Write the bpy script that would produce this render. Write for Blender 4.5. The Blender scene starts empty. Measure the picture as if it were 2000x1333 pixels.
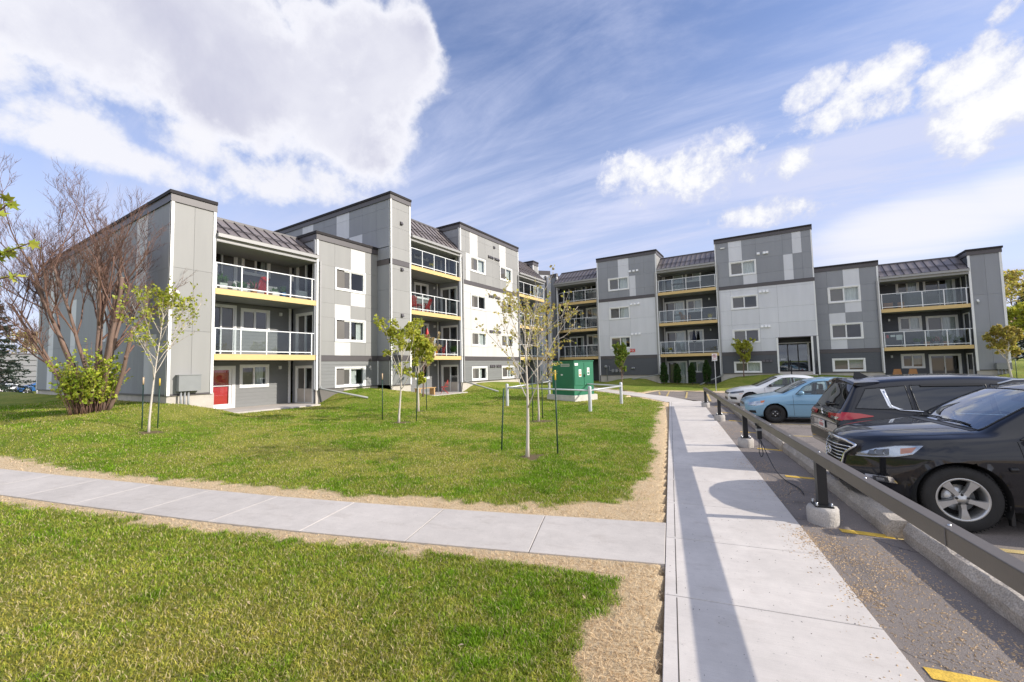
import bpy, bmesh, math, random
import numpy as np
from mathutils import Vector, Matrix
from mathutils.bvhtree import BVHTree
R_ = math.radians
rnd = random.Random(11)
SC = bpy.context.scene
COL = SC.collection
EYE = 1.95                     # camera height above the pavement
# frame of the pavement: n = across (to the right), d = along (away)
HSA = -0.19807687
DX, DY = math.sin(HSA), math.cos(HSA)
NX, NY = DY, -DX
def AS(a, s, z=0.0): return (NX*a+DX*s, NY*a+DY*s, z)
def toAS(x, y): return (x*NX+y*NY, x*DX+y*DY)

# ------------------------------------------------------------ mesh builder
class MB:
    def __init__(s): s.v=[]; s.f=[]; s.m=[]; s.sm=[]; s.mats=[]
    def mi(s, m):
        if m not in s.mats: s.mats.append(m)
        return s.mats.index(m)
    def add(s, vs, fs, m, smooth=False):
        b=len(s.v); s.v.extend(vs); k=s.mi(m)
        for f in fs: s.f.append([i+b for i in f]); s.m.append(k); s.sm.append(smooth)
    def box(s, a, b, m):
        x0,x1=sorted((a[0],b[0])); y0,y1=sorted((a[1],b[1])); z0,z1=sorted((a[2],b[2]))
        s.add([(x0,y0,z0),(x1,y0,z0),(x1,y1,z0),(x0,y1,z0),(x0,y0,z1),(x1,y0,z1),(x1,y1,z1),(x0,y1,z1)],
              [(0,3,2,1),(4,5,6,7),(0,1,5,4),(1,2,6,5),(2,3,7,6),(3,0,4,7)], m)
    def cbox(s, a, b, m, c=0.02):
        # box with bevelled edges (chamfer c)
        x0,x1=sorted((a[0],b[0])); y0,y1=sorted((a[1],b[1])); z0,z1=sorted((a[2],b[2]))
        c=min(c,(x1-x0)*.45,(y1-y0)*.45,(z1-z0)*.45)
        bm=bmesh.new(); bmesh.ops.create_cube(bm,size=1)
        for v in bm.verts: v.co=Vector(((x0+x1)/2+v.co.x*(x1-x0),(y0+y1)/2+v.co.y*(y1-y0),(z0+z1)/2+v.co.z*(z1-z0)))
        bmesh.ops.bevel(bm,geom=bm.edges[:],offset=c,segments=2,profile=.5,affect='EDGES')
        bm.verts.index_update()
        s.add([tuple(v.co) for v in bm.verts],[[v.index for v in f.verts] for f in bm.faces],m,False); bm.free()
    def quad(s, p, m): s.add(list(p),[tuple(range(len(p)))],m)
    def tube(s, pts, rads, m, n=8, caps=True, smooth=True):
        pts=[Vector(p) for p in pts]; N=len(pts)
        if not hasattr(rads,'__len__'): rads=[rads]*N
        vs=[]; fs=[]; prev=None
        for i,p in enumerate(pts):
            t=(pts[min(i+1,N-1)]-pts[max(i-1,0)])
            if t.length<1e-9: t=Vector((0,0,1))
            t.normalize()
            if prev is None:
                a=Vector((0,0,1)) if abs(t.z)<.9 else Vector((1,0,0)); e1=t.cross(a).normalized()
            else:
                e1=(prev-t*prev.dot(t))
                if e1.length<1e-6: e1=t.orthogonal()
                e1.normalize()
            prev=e1; e2=t.cross(e1)
            for k in range(n):
                an=2*math.pi*k/n; vs.append(tuple(p+(e1*math.cos(an)+e2*math.sin(an))*rads[i]))
        for i in range(N-1):
            for k in range(n):
                k2=(k+1)%n; fs.append((i*n+k,i*n+k2,(i+1)*n+k2,(i+1)*n+k))
        if caps:
            fs.append(tuple(reversed(range(n)))); fs.append(tuple((N-1)*n+k for k in range(n)))
        s.add(vs,fs,m,smooth)
    def lathe(s, prof, m, n=24, axis='z', c=(0,0,0), smooth=True, close=False):
        vs=[]; fs=[]; N=len(prof)
        for (r,h) in prof:
            for k in range(n):
                a=2*math.pi*k/n; x,y=r*math.cos(a),r*math.sin(a)
                p={'z':(x,y,h),'y':(x,h,y),'x':(h,x,y)}[axis]; vs.append((p[0]+c[0],p[1]+c[1],p[2]+c[2]))
        for i in range(N-1):
            for k in range(n):
                k2=(k+1)%n
                f=(i*n+k,i*n+k2,(i+1)*n+k2,(i+1)*n+k)
                fs.append(f if axis!='y' else tuple(reversed(f)))
        s.add(vs,fs,m,smooth)
    def prism(s, poly, z0, z1, m):
        n=len(poly)
        vs=[(p[0],p[1],z0) for p in poly]+[(p[0],p[1],z1) for p in poly]
        area=sum(poly[i][0]*poly[(i+1)%n][1]-poly[(i+1)%n][0]*poly[i][1] for i in range(n))
        fs=[tuple(reversed(range(n))),tuple(range(n,2*n))]+[(i,(i+1)%n,n+(i+1)%n,n+i) for i in range(n)]
        if area<0: fs=[tuple(reversed(f)) for f in fs]
        s.add(vs,fs,m)
    def mesh(s, name):
        me=bpy.data.meshes.new(name); me.from_pydata(s.v,[],s.f)
        for m in s.mats: me.materials.append(m)
        me.polygons.foreach_set('material_index',s.m); me.polygons.foreach_set('use_smooth',s.sm)
        me.update(); return me
    def build(s, name, parent=None, label=None):
        o=bpy.data.objects.new(name,s.mesh(name)); COL.objects.link(o)
        if parent is not None:
            o.parent=parent
            if parent.get('_w'): o.matrix_parent_inverse=Matrix.Translation(-Vector(parent['_w']))
            elif parent.parent is not None and parent.parent.get('_w'): pass
        if label: o['label']=label
        return o
def tag(o,label,cat,group=None,kind=None):
    o['label']=label; o['category']=cat
    if group: o['group']=group
    if kind: o['kind']=kind
    return o
def thing(name,label,cat,loc=(0,0,0),rotz=0.0,group=None,world=False):
    o=bpy.data.objects.new(name,None); COL.objects.link(o); o.empty_display_size=.2
    o.location=loc; o.rotation_euler=(0,0,rotz); tag(o,label,cat,group)
    if world: o['_w']=tuple(loc)      # children are given in world coordinates
    return o
def structure(o): o['kind']='structure'; return o
def copy_tree(o,parent=None):
    c=o.copy(); COL.objects.link(c)
    if parent is not None: c.parent=parent
    for ch in list(o.children): copy_tree(ch,c)
    return c

# ------------------------------------------------------------ materials
def nt(m): return m.node_tree.nodes, m.node_tree.links
def mat(name,col,rough=.6,metal=0.0,var=.05,isl=0.0,scale=6.0,bump=0.0,bscale=60.0,spec=.5,coat=0.0,stretch=None,speck=0.0,spscale=300.0,detail=4):
    m=bpy.data.materials.new(name); m.use_nodes=True; N,L=nt(m); b=N['Principled BSDF']
    b.inputs['Roughness'].default_value=rough; b.inputs['Metallic'].default_value=metal
    b.inputs['Specular IOR Level'].default_value=spec; b.inputs['Coat Weight'].default_value=coat
    if coat: b.inputs['Coat Roughness'].default_value=.03
    b.inputs['Base Color'].default_value=(*col,1)
    tc=N.new('ShaderNodeTexCoord'); src=tc.outputs['Object']
    if stretch:
        mp=N.new('ShaderNodeMapping'); mp.inputs['Scale'].default_value=stretch; L.new(src,mp.inputs[0]); src=mp.outputs[0]
    if var>0:
        no=N.new('ShaderNodeTexNoise'); no.inputs['Scale'].default_value=scale; no.inputs['Detail'].default_value=detail; L.new(src,no.inputs['Vector'])
        mr=N.new('ShaderNodeMapRange'); mr.inputs['From Min'].default_value=.25; mr.inputs['From Max'].default_value=.75
        mr.inputs['To Min'].default_value=1-var; mr.inputs['To Max'].default_value=1+var; L.new(no.outputs[0],mr.inputs[0])
        hs=N.new('ShaderNodeHueSaturation'); hs.inputs['Color'].default_value=(*col,1); L.new(mr.outputs[0],hs.inputs['Value'])
        out=hs.outputs[0]
        if isl>0:
            ge=N.new('ShaderNodeNewGeometry'); mi_=N.new('ShaderNodeMapRange'); mi_.inputs['To Min'].default_value=1-isl; mi_.inputs['To Max'].default_value=1+isl; L.new(ge.outputs['Random Per Island'],mi_.inputs[0])
            hi=N.new('ShaderNodeHueSaturation'); L.new(out,hi.inputs['Color']); L.new(mi_.outputs[0],hi.inputs['Value']); out=hi.outputs[0]
        if speck>0:
            n2=N.new('ShaderNodeTexNoise'); n2.inputs['Scale'].default_value=spscale; n2.inputs['Detail'].default_value=2; L.new(src,n2.inputs['Vector'])
            m2=N.new('ShaderNodeMapRange'); m2.inputs['From Min'].default_value=.35; m2.inputs['From Max'].default_value=.65
            m2.inputs['To Min'].default_value=1-speck; m2.inputs['To Max'].default_value=1+speck; L.new(n2.outputs[0],m2.inputs[0])
            h2=N.new('ShaderNodeHueSaturation'); L.new(out,h2.inputs['Color']); L.new(m2.outputs[0],h2.inputs['Value']); out=h2.outputs[0]
        L.new(out,b.inputs['Base Color'])
    if bump>0:
        n3=N.new('ShaderNodeTexNoise'); n3.inputs['Scale'].default_value=bscale; n3.inputs['Detail'].default_value=3; L.new(src,n3.inputs['Vector'])
        bp=N.new('ShaderNodeBump'); bp.inputs['Strength'].default_value=bump; bp.inputs['Distance'].default_value=.02
        L.new(n3.outputs[0],bp.inputs['Height']); L.new(bp.outputs[0],b.inputs['Normal'])
    return m
def glassmat(name,tint,refl=.06,rough=.0,trans=1.0,ior=1.5,body=(.02,.022,.025),bodymix=0.0):
    # thin pane: what lies behind shows through it, the sky mirrors in it by its Fresnel reflection
    m=bpy.data.materials.new(name); m.use_nodes=True; N,L=nt(m); N.remove(N['Principled BSDF'])
    tr=N.new('ShaderNodeBsdfTransparent'); tr.inputs[0].default_value=(*tint,1)
    gl=N.new('ShaderNodeBsdfGlossy'); gl.inputs['Roughness'].default_value=rough; gl.inputs[0].default_value=(.95,.97,1,1)
    lw=N.new('ShaderNodeLayerWeight'); lw.inputs[0].default_value=.5
    pw=N.new('ShaderNodeMath'); pw.operation='POWER'; pw.inputs[1].default_value=5.0; L.new(lw.outputs['Facing'],pw.inputs[0])
    ad=N.new('ShaderNodeMath'); ad.operation='MULTIPLY_ADD'; ad.use_clamp=True; ad.inputs[1].default_value=.92; ad.inputs[2].default_value=.04+refl; L.new(pw.outputs[0],ad.inputs[0])
    base=tr.outputs[0]
    if bodymix>0:
        df=N.new('ShaderNodeBsdfDiffuse'); df.inputs[0].default_value=(*body,1)
        mx=N.new('ShaderNodeMixShader'); mx.inputs[0].default_value=bodymix; L.new(base,mx.inputs[1]); L.new(df.outputs[0],mx.inputs[2]); base=mx.outputs[0]
    ms=N.new('ShaderNodeMixShader'); L.new(ad.outputs[0],ms.inputs[0]); L.new(base,ms.inputs[1]); L.new(gl.outputs[0],ms.inputs[2])
    L.new(ms.outputs[0],N['Material Output'].inputs[0]); return m
M={}
M['gmid']=mat('fibre_cement_grey_shaded',(.272,.282,.305),.62,isl=.035,var=.055,scale=1.6,stretch=(1.5,1.5,.22),detail=7,bump=.03,bscale=120)  # the one grey panel paint, with the blue of shade put into its colour
M['glight']=mat('fibre_cement_pale_shaded',(.64,.65,.68),.62,isl=.035,var=.055,scale=1.6,stretch=(1.5,1.5,.22),detail=7,bump=.03,bscale=120)  # pale panel paint for shaded walls, made bluer and lighter in the colour
M['glight_sun']=mat('fibre_cement_pale_sunlit',(.58,.57,.555),.6,isl=.035,var=.055,scale=1.6,stretch=(1.5,1.5,.22),detail=7,bump=.03,bscale=120)  # same pale paint on sunlit fronts, warmth of the sun put into the colour
M['gmid_sun']=mat('fibre_cement_grey_sunlit',(.285,.283,.275),.62,isl=.035,var=.055,scale=1.6,stretch=(1.5,1.5,.22),detail=7,bump=.03,bscale=120)  # sunlit copy of the grey panel paint, tinted warm instead of bluish
M['joint']=mat('panel_joint_shadow_gap',(.05,.05,.052),.8,var=0)
M['lap']=mat('lap_siding_grey',(.19,.195,.195),.6,isl=.035,var=.05,scale=3,bump=.06,bscale=30,stretch=(1,1,6))
M['lapd']=mat('lap_siding_charcoal',(.080,.086,.097),.6,isl=.035,var=.07,scale=3,bump=.06,bscale=30,stretch=(1,1,6))
M['trim']=mat('white_trim',(.80,.80,.79),.5,var=.02,scale=3)
M['vinyl']=mat('white_vinyl_frame',(.82,.82,.81),.35,var=.02,scale=4)
M['cap']=mat('dark_metal_flashing',(.085,.076,.080),.45,var=.06,scale=2,spec=.5)
M['capd']=mat('black_drip_edge',(.030,.027,.029),.7,var=.04,spec=.2)
M['mansard']=mat('brown_metal_roof',(.205,.178,.172),.42,metal=.0,isl=.03,var=.05,scale=2)
M['seam']=mat('roof_seam_metal',(.06,.052,.054),.35,metal=.4,var=.04)
M['gutter']=mat('grey_gutter',(.33,.325,.32),.4,var=.03)
M['soffit']=mat('grey_soffit',(.30,.30,.30),.7,var=.05,scale=5)
M['fascia']=mat('tan_painted_fascia',(.66,.47,.20),.6,var=.05,scale=4,stretch=(1,1,5))
M['deck']=mat('grey_deck_board',(.25,.235,.22),.75,var=.08,scale=5)
M['alu']=mat('white_aluminium_rail',(.78,.79,.80),.35,var=.02)
M['conc']=mat('foundation_concrete',(.50,.46,.415),.85,var=.12,scale=2.5,bump=.15,bscale=18,speck=.08,spscale=60)
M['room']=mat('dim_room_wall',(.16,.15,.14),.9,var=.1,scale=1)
M['curtain']=mat('pale_curtain_cloth',(.66,.68,.66),.9,var=.06,scale=5)
M['curtaing']=mat('green_curtain_cloth',(.30,.42,.36),.9,var=.08,scale=5)
M['blind']=mat('window_blind',(.55,.56,.55),.8,var=.04)
M['pane']=glassmat('window_glass',(.80,.84,.84),.04)
M['screen']=glassmat('screened_window_glass',(.45,.45,.44),.02,body=(.20,.19,.18),bodymix=.55)
M['railglass']=glassmat('balcony_glass',(.78,.82,.82),.0)
M['red']=mat('red_door_paint',(.62,.030,.030),.4,var=.1,scale=2)
M['blackm']=mat('black_metal',(.018,.018,.019),.4,var=.05)
M['greym']=mat('grey_painted_metal',(.30,.31,.32),.45,var=.05,scale=4)
M['utilgrey']=mat('grey_utility_box',(.24,.25,.255),.5,var=.05,scale=3)
M['galv']=mat('galvanised_pipe',(.56,.57,.58),.42,metal=.25,var=.1,scale=6,bump=.05)
M['lamp']=mat('white_lamp_cover',(.8,.8,.77),.4,var=.02)
M['woodraw']=mat('raw_wood',(.52,.33,.15),.7,var=.15,scale=4,stretch=(1,1,8))
M['wicker']=mat('orange_brown_chair_back',(.42,.20,.085),.7,var=.12,scale=9)
M['black']=mat('matt_black_plastic',(.02,.02,.021),.6,var=.05)
M['steel']=mat('bare_steel',(.55,.56,.57),.3,metal=.9,var=.06)
M['white']=mat('white_plastic',(.82,.82,.80),.5,var=.02)
M['redp']=mat('red_plastic',(.60,.035,.03),.45,var=.06)
M['orange']=mat('orange_cloth',(.75,.22,.02),.7,var=.08)
M['terra']=mat('flower_pot_clay',(.48,.26,.15),.8,var=.1)
M['blueb']=mat('blue_plastic',(.06,.18,.36),.5,var=.08)
M['teal']=mat('teal_plastic',(.03,.30,.30),.5,var=.08)
M['greycloth']=mat('grey_cover_cloth',(.19,.195,.205),.85,var=.1,scale=5)

# ------------------------------------------------------------ value noise (numpy)
_rng=np.random.RandomState(5); _T=_rng.rand(256,256)
def vnoise(x,y):
    x=np.asarray(x,float); y=np.asarray(y,float); xi=np.floor(x).astype(int); yi=np.floor(y).astype(int)
    fx=x-xi; fy=y-yi; fx=fx*fx*(3-2*fx); fy=fy*fy*(3-2*fy)
    a=_T[xi&255,yi&255]; b=_T[(xi+1)&255,yi&255]; c=_T[xi&255,(yi+1)&255]; d=_T[(xi+1)&255,(yi+1)&255]
    return (a*(1-fx)+b*fx)*(1-fy)+(c*(1-fx)+d*fx)*fy
def fbm(x,y,o=4):
    s=0;a=.5
    for k in range(o): s=s+a*vnoise(x*2**k+17*k,y*2**k+31*k); a*=.5
    return s/(1-.5**o)
def sstep(a,b,x):
    t=np.clip((np.asarray(x,float)-a)/(b-a),0,1); return t*t*(3-2*t)

# ------------------------------------------------------------ ground heights
LU=[-60,-20,0,4,6.43,7.0,7.9,8.5,12.3,12.9,13.45,14.05,15.0,16.3,17.8,18.5,22.3,23.0,23.5,24.3,26.1,29.8,31,33,45]
LH=[.8,.8,.8,.84,.82,.72,.48,.16,.16,.42,.68,.84,.90,.84,.60,.2,.16,.42,.64,.86,.85,.66,.25,.15,.15]
RU=[-20,-14.5,-13.9,-13.2,-12.2,-11.2,-9.8,-8.6,-8.0,-4.2,-3.8,-3.2,-2.5,-1.1,.3,2.9,6.3,7,10.9,11.2,11.6,12.1,12.6,14,30]
RH=[.15,.15,.16,.28,.52,.61,.56,.16,.06,.06,.28,.55,.72,.84,.90,.80,.66,.1,.1,.48,.56,.76,.82,.8,.6]
def _segdist(x,y,ax,ay,bx,by):
    dx,dy=bx-ax,by-ay; t=np.clip(((x-ax)*dx+(y-ay)*dy)/(dx*dx+dy*dy),0,1)
    return np.hypot(x-ax-t*dx,y-ay-t*dy)
# hard surfaces, centre lines and half widths
CROSS=[(-1.105,4.853),(-3.6,4.02),(-6.0,3.28),(-9.0,2.50),(-12.6,1.62),(-16.0,.85),(-20,.1),(-24,-.5)]
FARP=[(-4.05,22.2),(-5.6,24.6),(-8.0,27.2),(-10.6,29.9),(-13.2,32.6),(-15.4,35.2)]
def hard_dist(x,y):
    x=np.asarray(x,float); y=np.asarray(y,float)
    a=x*NX+y*NY; s=x*DX+y*DY
    # main walk + car park : a > -0.13 for s < 23.2
    d1=np.where(s<23.2,-.13-a,np.hypot(np.maximum(-.13-a,0),s-23.2))
    d=d1
    for P,w in ((CROSS,.56),(FARP,.72)):
        for (p,q) in zip(P[:-1],P[1:]): d=np.minimum(d,_segdist(x,y,p[0],p[1],q[0],q[1])-w)
    # far tongue of asphalt
    d2=np.maximum(np.maximum(-7.4+.10*(y-27)-x,24.6-y),y-30.6-.06*(x+5))
    d=np.minimum(d,np.where(x>-7.6,d2,9e9))
    # car park right of the line, up to y ~ 30.6
    d=np.minimum(d,np.where((x>-6.5)&(a>-.13),np.maximum(y-30.6-.06*(x+5),-9),9e9))
    return d
def ground(x,y):
    x=np.asarray(x,float); y=np.asarray(y,float)
    # left wing
    u=np.interp(y,LU,LH)
    dl=np.where(x>-19.3,np.where(y>6.43,x+19.0,np.hypot(x+19.3,np.minimum(y-6.43,0))),np.maximum(6.43-y,0))
    hl=np.where(y<6.43,.82,u)
    base=.21*sstep(-7,-17,x)*sstep(2.5,8,y)+.12*sstep(24,33,y)*sstep(-2,-9,x)
    gl=(hl-base)*np.exp(-(np.maximum(dl,0)/(2.4+2.8*sstep(6.3,2.5,y)))**2)
    ur=np.interp(x,RU,RH); dr=np.maximum(np.where(x>2.9,39.0,38.0)-y,0)
    gr=(ur-base)*np.exp(-(dr/3.3)**2)
    left=.70*sstep(-17,-34,x)*np.exp(-(np.maximum(6.4-y,0)/6.5)**2)
    far=1.25*sstep(11.5,17,x)*sstep(31,39,y)
    h=base+np.maximum(np.maximum(gl,gr),np.maximum(left*(dl>0),far))
    h=h-1.30*sstep(-46,-80,x)
    h=h+.03*(fbm(x*.35,y*.35,3)-.5)*sstep(.3,2.5,hard_dist(x,y))
    hd=hard_dist(x,y)
    h=h*sstep(-.02,1.6,hd)-.012*sstep(.30,.05,hd)-.20*sstep(-.04,-.16,hd)
    return h
def gz(x,y): return float(ground(np.array([x]),np.array([y]))[0])
# ============================================================ the apartment building
class Fr:
    """facade frame: u along the wall, o out of the wall, z up.  ax 'x': wall looks to +X/-X at X=c, u is world Y; ax 'y': looks to -Y/+Y at Y=c, u is world X"""
    def __init__(s,ax,c,sgn): s.ax,s.c,s.sgn=ax,c,sgn
    def P(s,u,o,z): return (s.c+s.sgn*o,u,z) if s.ax=='x' else (u,s.c+s.sgn*o,z)
    def box(s,mb,u0,u1,z0,z1,o0,o1,m): mb.box(s.P(u0,o0,z0),s.P(u1,o1,z1),m)
def clipped(u0,u1,z0,z1,ops):
    """rectangle minus openings -> list of rectangles"""
    rs=[(u0,u1,z0,z1)]
    for (a,b,c,d) in ops:
        out=[]
        for (p,q,r,t) in rs:
            if b<=p or a>=q or d<=r or c>=t: out.append((p,q,r,t)); continue
            if a>p: out.append((p,a,r,t))
            if b<q: out.append((b,q,r,t))
            x0,x1=max(a,p),min(b,q)
            if c>r: out.append((x0,x1,r,c))
            if d<t: out.append((x0,x1,d,t))
        rs=out
    return [r for r in rs if r[1]-r[0]>.004 and r[3]-r[2]>.004]
def panels(mb,fr,us,zs,colfn,ops,gap=.008,th=.10):
    for i in range(len(us)-1):
        for j in range(len(zs)-1):
            m=colfn(i,j)
            if m is None: continue
            for (a,b,c,d) in clipped(us[i],us[i+1],zs[j],zs[j+1],ops):
                fr.box(mb,a+(gap/2 if a==us[i] else 0),b-(gap/2 if b==us[i+1] else 0),c+(gap/2 if c==zs[j] else 0),d-(gap/2 if d==zs[j+1] else 0),-th,0,m)
    for (a,b,c,d) in clipped(us[0],us[-1],zs[0],zs[-1],ops): fr.box(mb,a+.002,b-.002,c+.002,d-.002,-th-.06,-th+.02,M['joint'])
def lap(mb,fr,u0,u1,z0,z1,ops,m,course=.165):
    n=max(1,round((z1-z0)/course)); h=(z1-z0)/n
    for k in range(n):
        a,b=z0+k*h,z0+(k+1)*h
        for (p,q,r,t) in clipped(u0,u1,a,b,ops):
            lo=.016*(b-r)/h; hi=.016*(b-t)/h
            P=fr.P; fs=[(0,1,2,3),(4,7,6,5),(0,4,5,1)]
            if (fr.ax=='x')!=(fr.sgn>0): fs=[tuple(reversed(f)) for f in fs]
            mb.add([P(p,lo,r),P(q,lo,r),P(q,hi,t),P(p,hi,t),P(p,-.12,r),P(q,-.12,r),P(q,-.12,t),P(p,-.12,t)],fs,m)
    for (a,b,c,d) in clipped(u0,u1,z0,z1,ops): fr.box(mb,a,b,c,d,-.16,-.02,M['joint'])
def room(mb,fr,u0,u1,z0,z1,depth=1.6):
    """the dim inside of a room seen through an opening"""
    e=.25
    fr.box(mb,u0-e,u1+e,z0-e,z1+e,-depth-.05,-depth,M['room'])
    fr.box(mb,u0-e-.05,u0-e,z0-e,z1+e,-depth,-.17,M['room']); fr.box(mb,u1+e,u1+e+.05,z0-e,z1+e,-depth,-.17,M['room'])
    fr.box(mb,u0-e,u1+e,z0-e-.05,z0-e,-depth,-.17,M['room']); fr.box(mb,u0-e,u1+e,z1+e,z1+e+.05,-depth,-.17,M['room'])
def cloth(mb,fr,u0,u1,z0,z1,o,m,waves=9,amp=.03):
    n=max(6,int(waves*6)); vs=[];fs=[]
    for i in range(n+1):
        u=u0+(u1-u0)*i/n; w=amp*math.sin(i/n*waves*2*math.pi)+amp*.4*math.sin(i*1.7)
        vs.append(fr.P(u,o+w,z0)); vs.append(fr.P(u,o+w*.7,z1))
    for i in range(n): fs.append((2*i,2*i+2,2*i+3,2*i+1))
    mb.add(vs,fs,m,True)
WRND=random.Random(3)
def window(root,fr,u0,u1,z0,z1,cur=None,wall=None,door=False,name='window',trimw=.085,screen_left=True,handle=True):
    """trim ring, sashes and two panes; u0..z1 is the outside of the trim"""
    f=MB(); t=trimw; zb=z0 if door else z0+t
    fr.box(f,u0,u1,z1-t,z1,-.02,.034,M['trim'])
    fr.box(f,u0,u0+t,z0,z1-t,-.02,.032,M['trim']); fr.box(f,u1-t,u1,z0,z1-t,-.02,.032,M['trim'])
    if not door: fr.box(f,u0+t,u1-t,z0,z0+t,-.02,.036,M['trim'])
    a,b,c,d=u0+t,u1-t,zb,z1-t; s=.05
    fr.box(f,a,b,d-s,d,-.12,-.005,M['vinyl']); fr.box(f,a,b,c,c+s,-.12,-.004,M['vinyl'])
    fr.box(f,a,a+s,c+s,d-s,-.12,-.006,M['vinyl']); fr.box(f,b-s,b,c+s,d-s,-.12,-.006,M['vinyl'])
    mid=(a+b)/2; fr.box(f,mid-.03,mid+.03,c+s,d-s,-.11,-.008,M['vinyl'])
    if not door: # inner sash of the sliding half
        lo,hi=(a+s,mid-.03) if screen_left else (mid+.03,b-s)
        fr.box(f,lo,lo+.022,c+s,d-s,-.09,-.03,M['vinyl']); fr.box(f,hi-.022,hi,c+s,d-s,-.09,-.03,M['vinyl'])
        fr.box(f,lo+.022,hi-.022,c+s,c+s+.022,-.09,-.03,M['vinyl']); fr.box(f,lo+.022,hi-.022,d-s-.022,d-s,-.09,-.03,M['vinyl'])
    o=f.build(name,root)
    for k,(lo,hi) in enumerate(((a+s,mid-.03),(mid+.03,b-s))):
        p=MB(); oo=-.062 if k==0 else -.045
        p.quad([fr.P(lo-.004,oo,c+s-.004),fr.P(hi+.004,oo,c+s-.004),fr.P(hi+.004,oo,d-s+.004),fr.P(lo-.004,oo,d-s+.004)],M['screen'] if (k==0)==screen_left else M['pane'])
        p.build('pane',o)
    if door and handle:
        h=MB(); fr.box(h,mid-.055,mid-.035,c+.95,c+1.15,-.008,.02,M['black']); h.build('handle',o)
    kind=cur if cur is not None else WRND.choice(['half','full','none','blind','edges','half'])
    cm=MB(); lo,hi=a+s,b-s; q=.19
    if kind=='half': cloth(cm,fr,mid+.05,hi,c+.02,d-.02,-q,M['curtain'],5)
    elif kind=='full': cloth(cm,fr,lo,hi,c+.02,d-.02,-q,M['curtain'],10)
    elif kind=='edges':
        cloth(cm,fr,lo,lo+.28*(hi-lo)/1.6,c+.02,d-.02,-q,M['curtain'],3); cloth(cm,fr,hi-.35*(hi-lo)/1.6,hi,c+.02,d-.02,-q,M['curtain'],3)
    elif kind=='green':
        cloth(cm,fr,mid+.15,mid+.50,c+.02,d-.02,-q,M['curtain'],3); cloth(cm,fr,mid+.06,mid+.16,c+.02,d-.02,-q-.03,M['curtaing'],2); cloth(cm,fr,lo,lo+.2,c+.02,d-.02,-q,M['curtain'],2)
    elif kind=='blind':
        nb=int((d-c)*.75/.05)
        for i in range(nb): fr.box(cm,mid+.04,hi,d-.05-i*.05-.036,d-.05-i*.05,-q-.012,-q,M['blind'])
    elif kind=='blue': cloth(cm,fr,lo,mid,c+.02,d-.02,-q,M['greycloth'],5); cloth(cm,fr,mid+.05,hi,c+.02,d-.02,-q,M['curtain'],4)
    if cm.v: cm.build('blind' if kind=='blind' else 'curtain',o)
    if wall is not None:
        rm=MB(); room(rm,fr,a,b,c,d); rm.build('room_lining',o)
    return o
def opening(u0,u1,z0,z1,t=.085,door=False): return (u0+t*.6,u1-t*.6,z0+(0 if door else t*.6),z1-t*.6)
def downspout(root,fr,u,z0,z1,o=.05,shoe=None):
    d=MB(); fr.box(d,u-.04,u+.04,z0,z1,o-.045,o+.035,M['gutter'])
    for z in (z0+.6,(z0+z1)/2,z1-.5): fr.box(d,u-.052,u+.052,z,z+.03,o-.05,o+.045,M['gutter'])
    return d.build('downspout',root)
def wall_light(root,fr,u,z):
    d=MB(); fr.box(d,u-.06,u+.06,z-.09,z+.09,.012,.035,M['lamp']); fr.box(d,u-.05,u+.05,z-.075,z+.07,.035,.11,M['lamp']); fr.box(d,u-.055,u+.055,z+.07,z+.085,.03,.12,M['greym'])
    return d.build('wall_light',root)
def vents(root,fr,us,z,m='greym'):
    for u in us:
        d=MB(); P=fr.P
        a=[P(u-.09,.015,z-.09),P(u+.09,.015,z-.09),P(u+.09,.015,z+.08),P(u-.09,.015,z+.08),P(u-.08,.12,z-.09),P(u+.08,.12,z-.09),P(u+.08,.05,z+.07),P(u-.08,.05,z+.07)]
        d.add(a,[(0,1,2,3),(4,5,6,7),(0,1,5,4),(1,2,6,5),(2,3,7,6),(3,0,4,7)],M[m])
        fr.box(d,u-.105,u+.105,z-.105,z+.095,.0,.015,M[m]); d.build('vent_hood',root)
def camera_dome(root,fr,u,z):
    d=MB(); fr.box(d,u-.05,u+.05,z-.02,z+.10,.0,.05,M['white']); c=fr.P(u,.10,z-.03)
    d.lathe([(.001,-.06),(.04,-.045),(.06,-.01),(.065,.03),(.04,.05),(.001,.055)],M['white'],12,'z',c)
    c2=fr.P(u,.10,z-.15); d.lathe([(.001,-.055),(.035,-.04),(.05,-.005),(.05,.03),(.001,.04)],M['greym'],12,'z',c2)
    return d.build('security_camera',root)
def parapet(mb,fr,u0,u1,z,h=.42,cap=.13,ov=.05,e0=0.,e1=0.,c0=0.,c1=0.):
    fr.box(mb,u0-e0,u1+e1,z-h,z-cap,-.25,ov,M['cap']); fr.box(mb,u0-e0-c0,u1+e1+c1,z-cap,z+.001,-.25,ov+.045,M['capd'])
def band(mb,fr,u0,u1,z0,z1): fr.box(mb,u0,u1,z0,z1,-.1,.028,M['cap']); fr.box(mb,u0,u1,z1,z1+.012,-.1,.036,M['capd'])
def corner(mb,fr,u,z0,z1,w=.10,o=.03): fr.box(mb,u,u+w,z0,z1,-.05,o,M['trim'])
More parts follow.
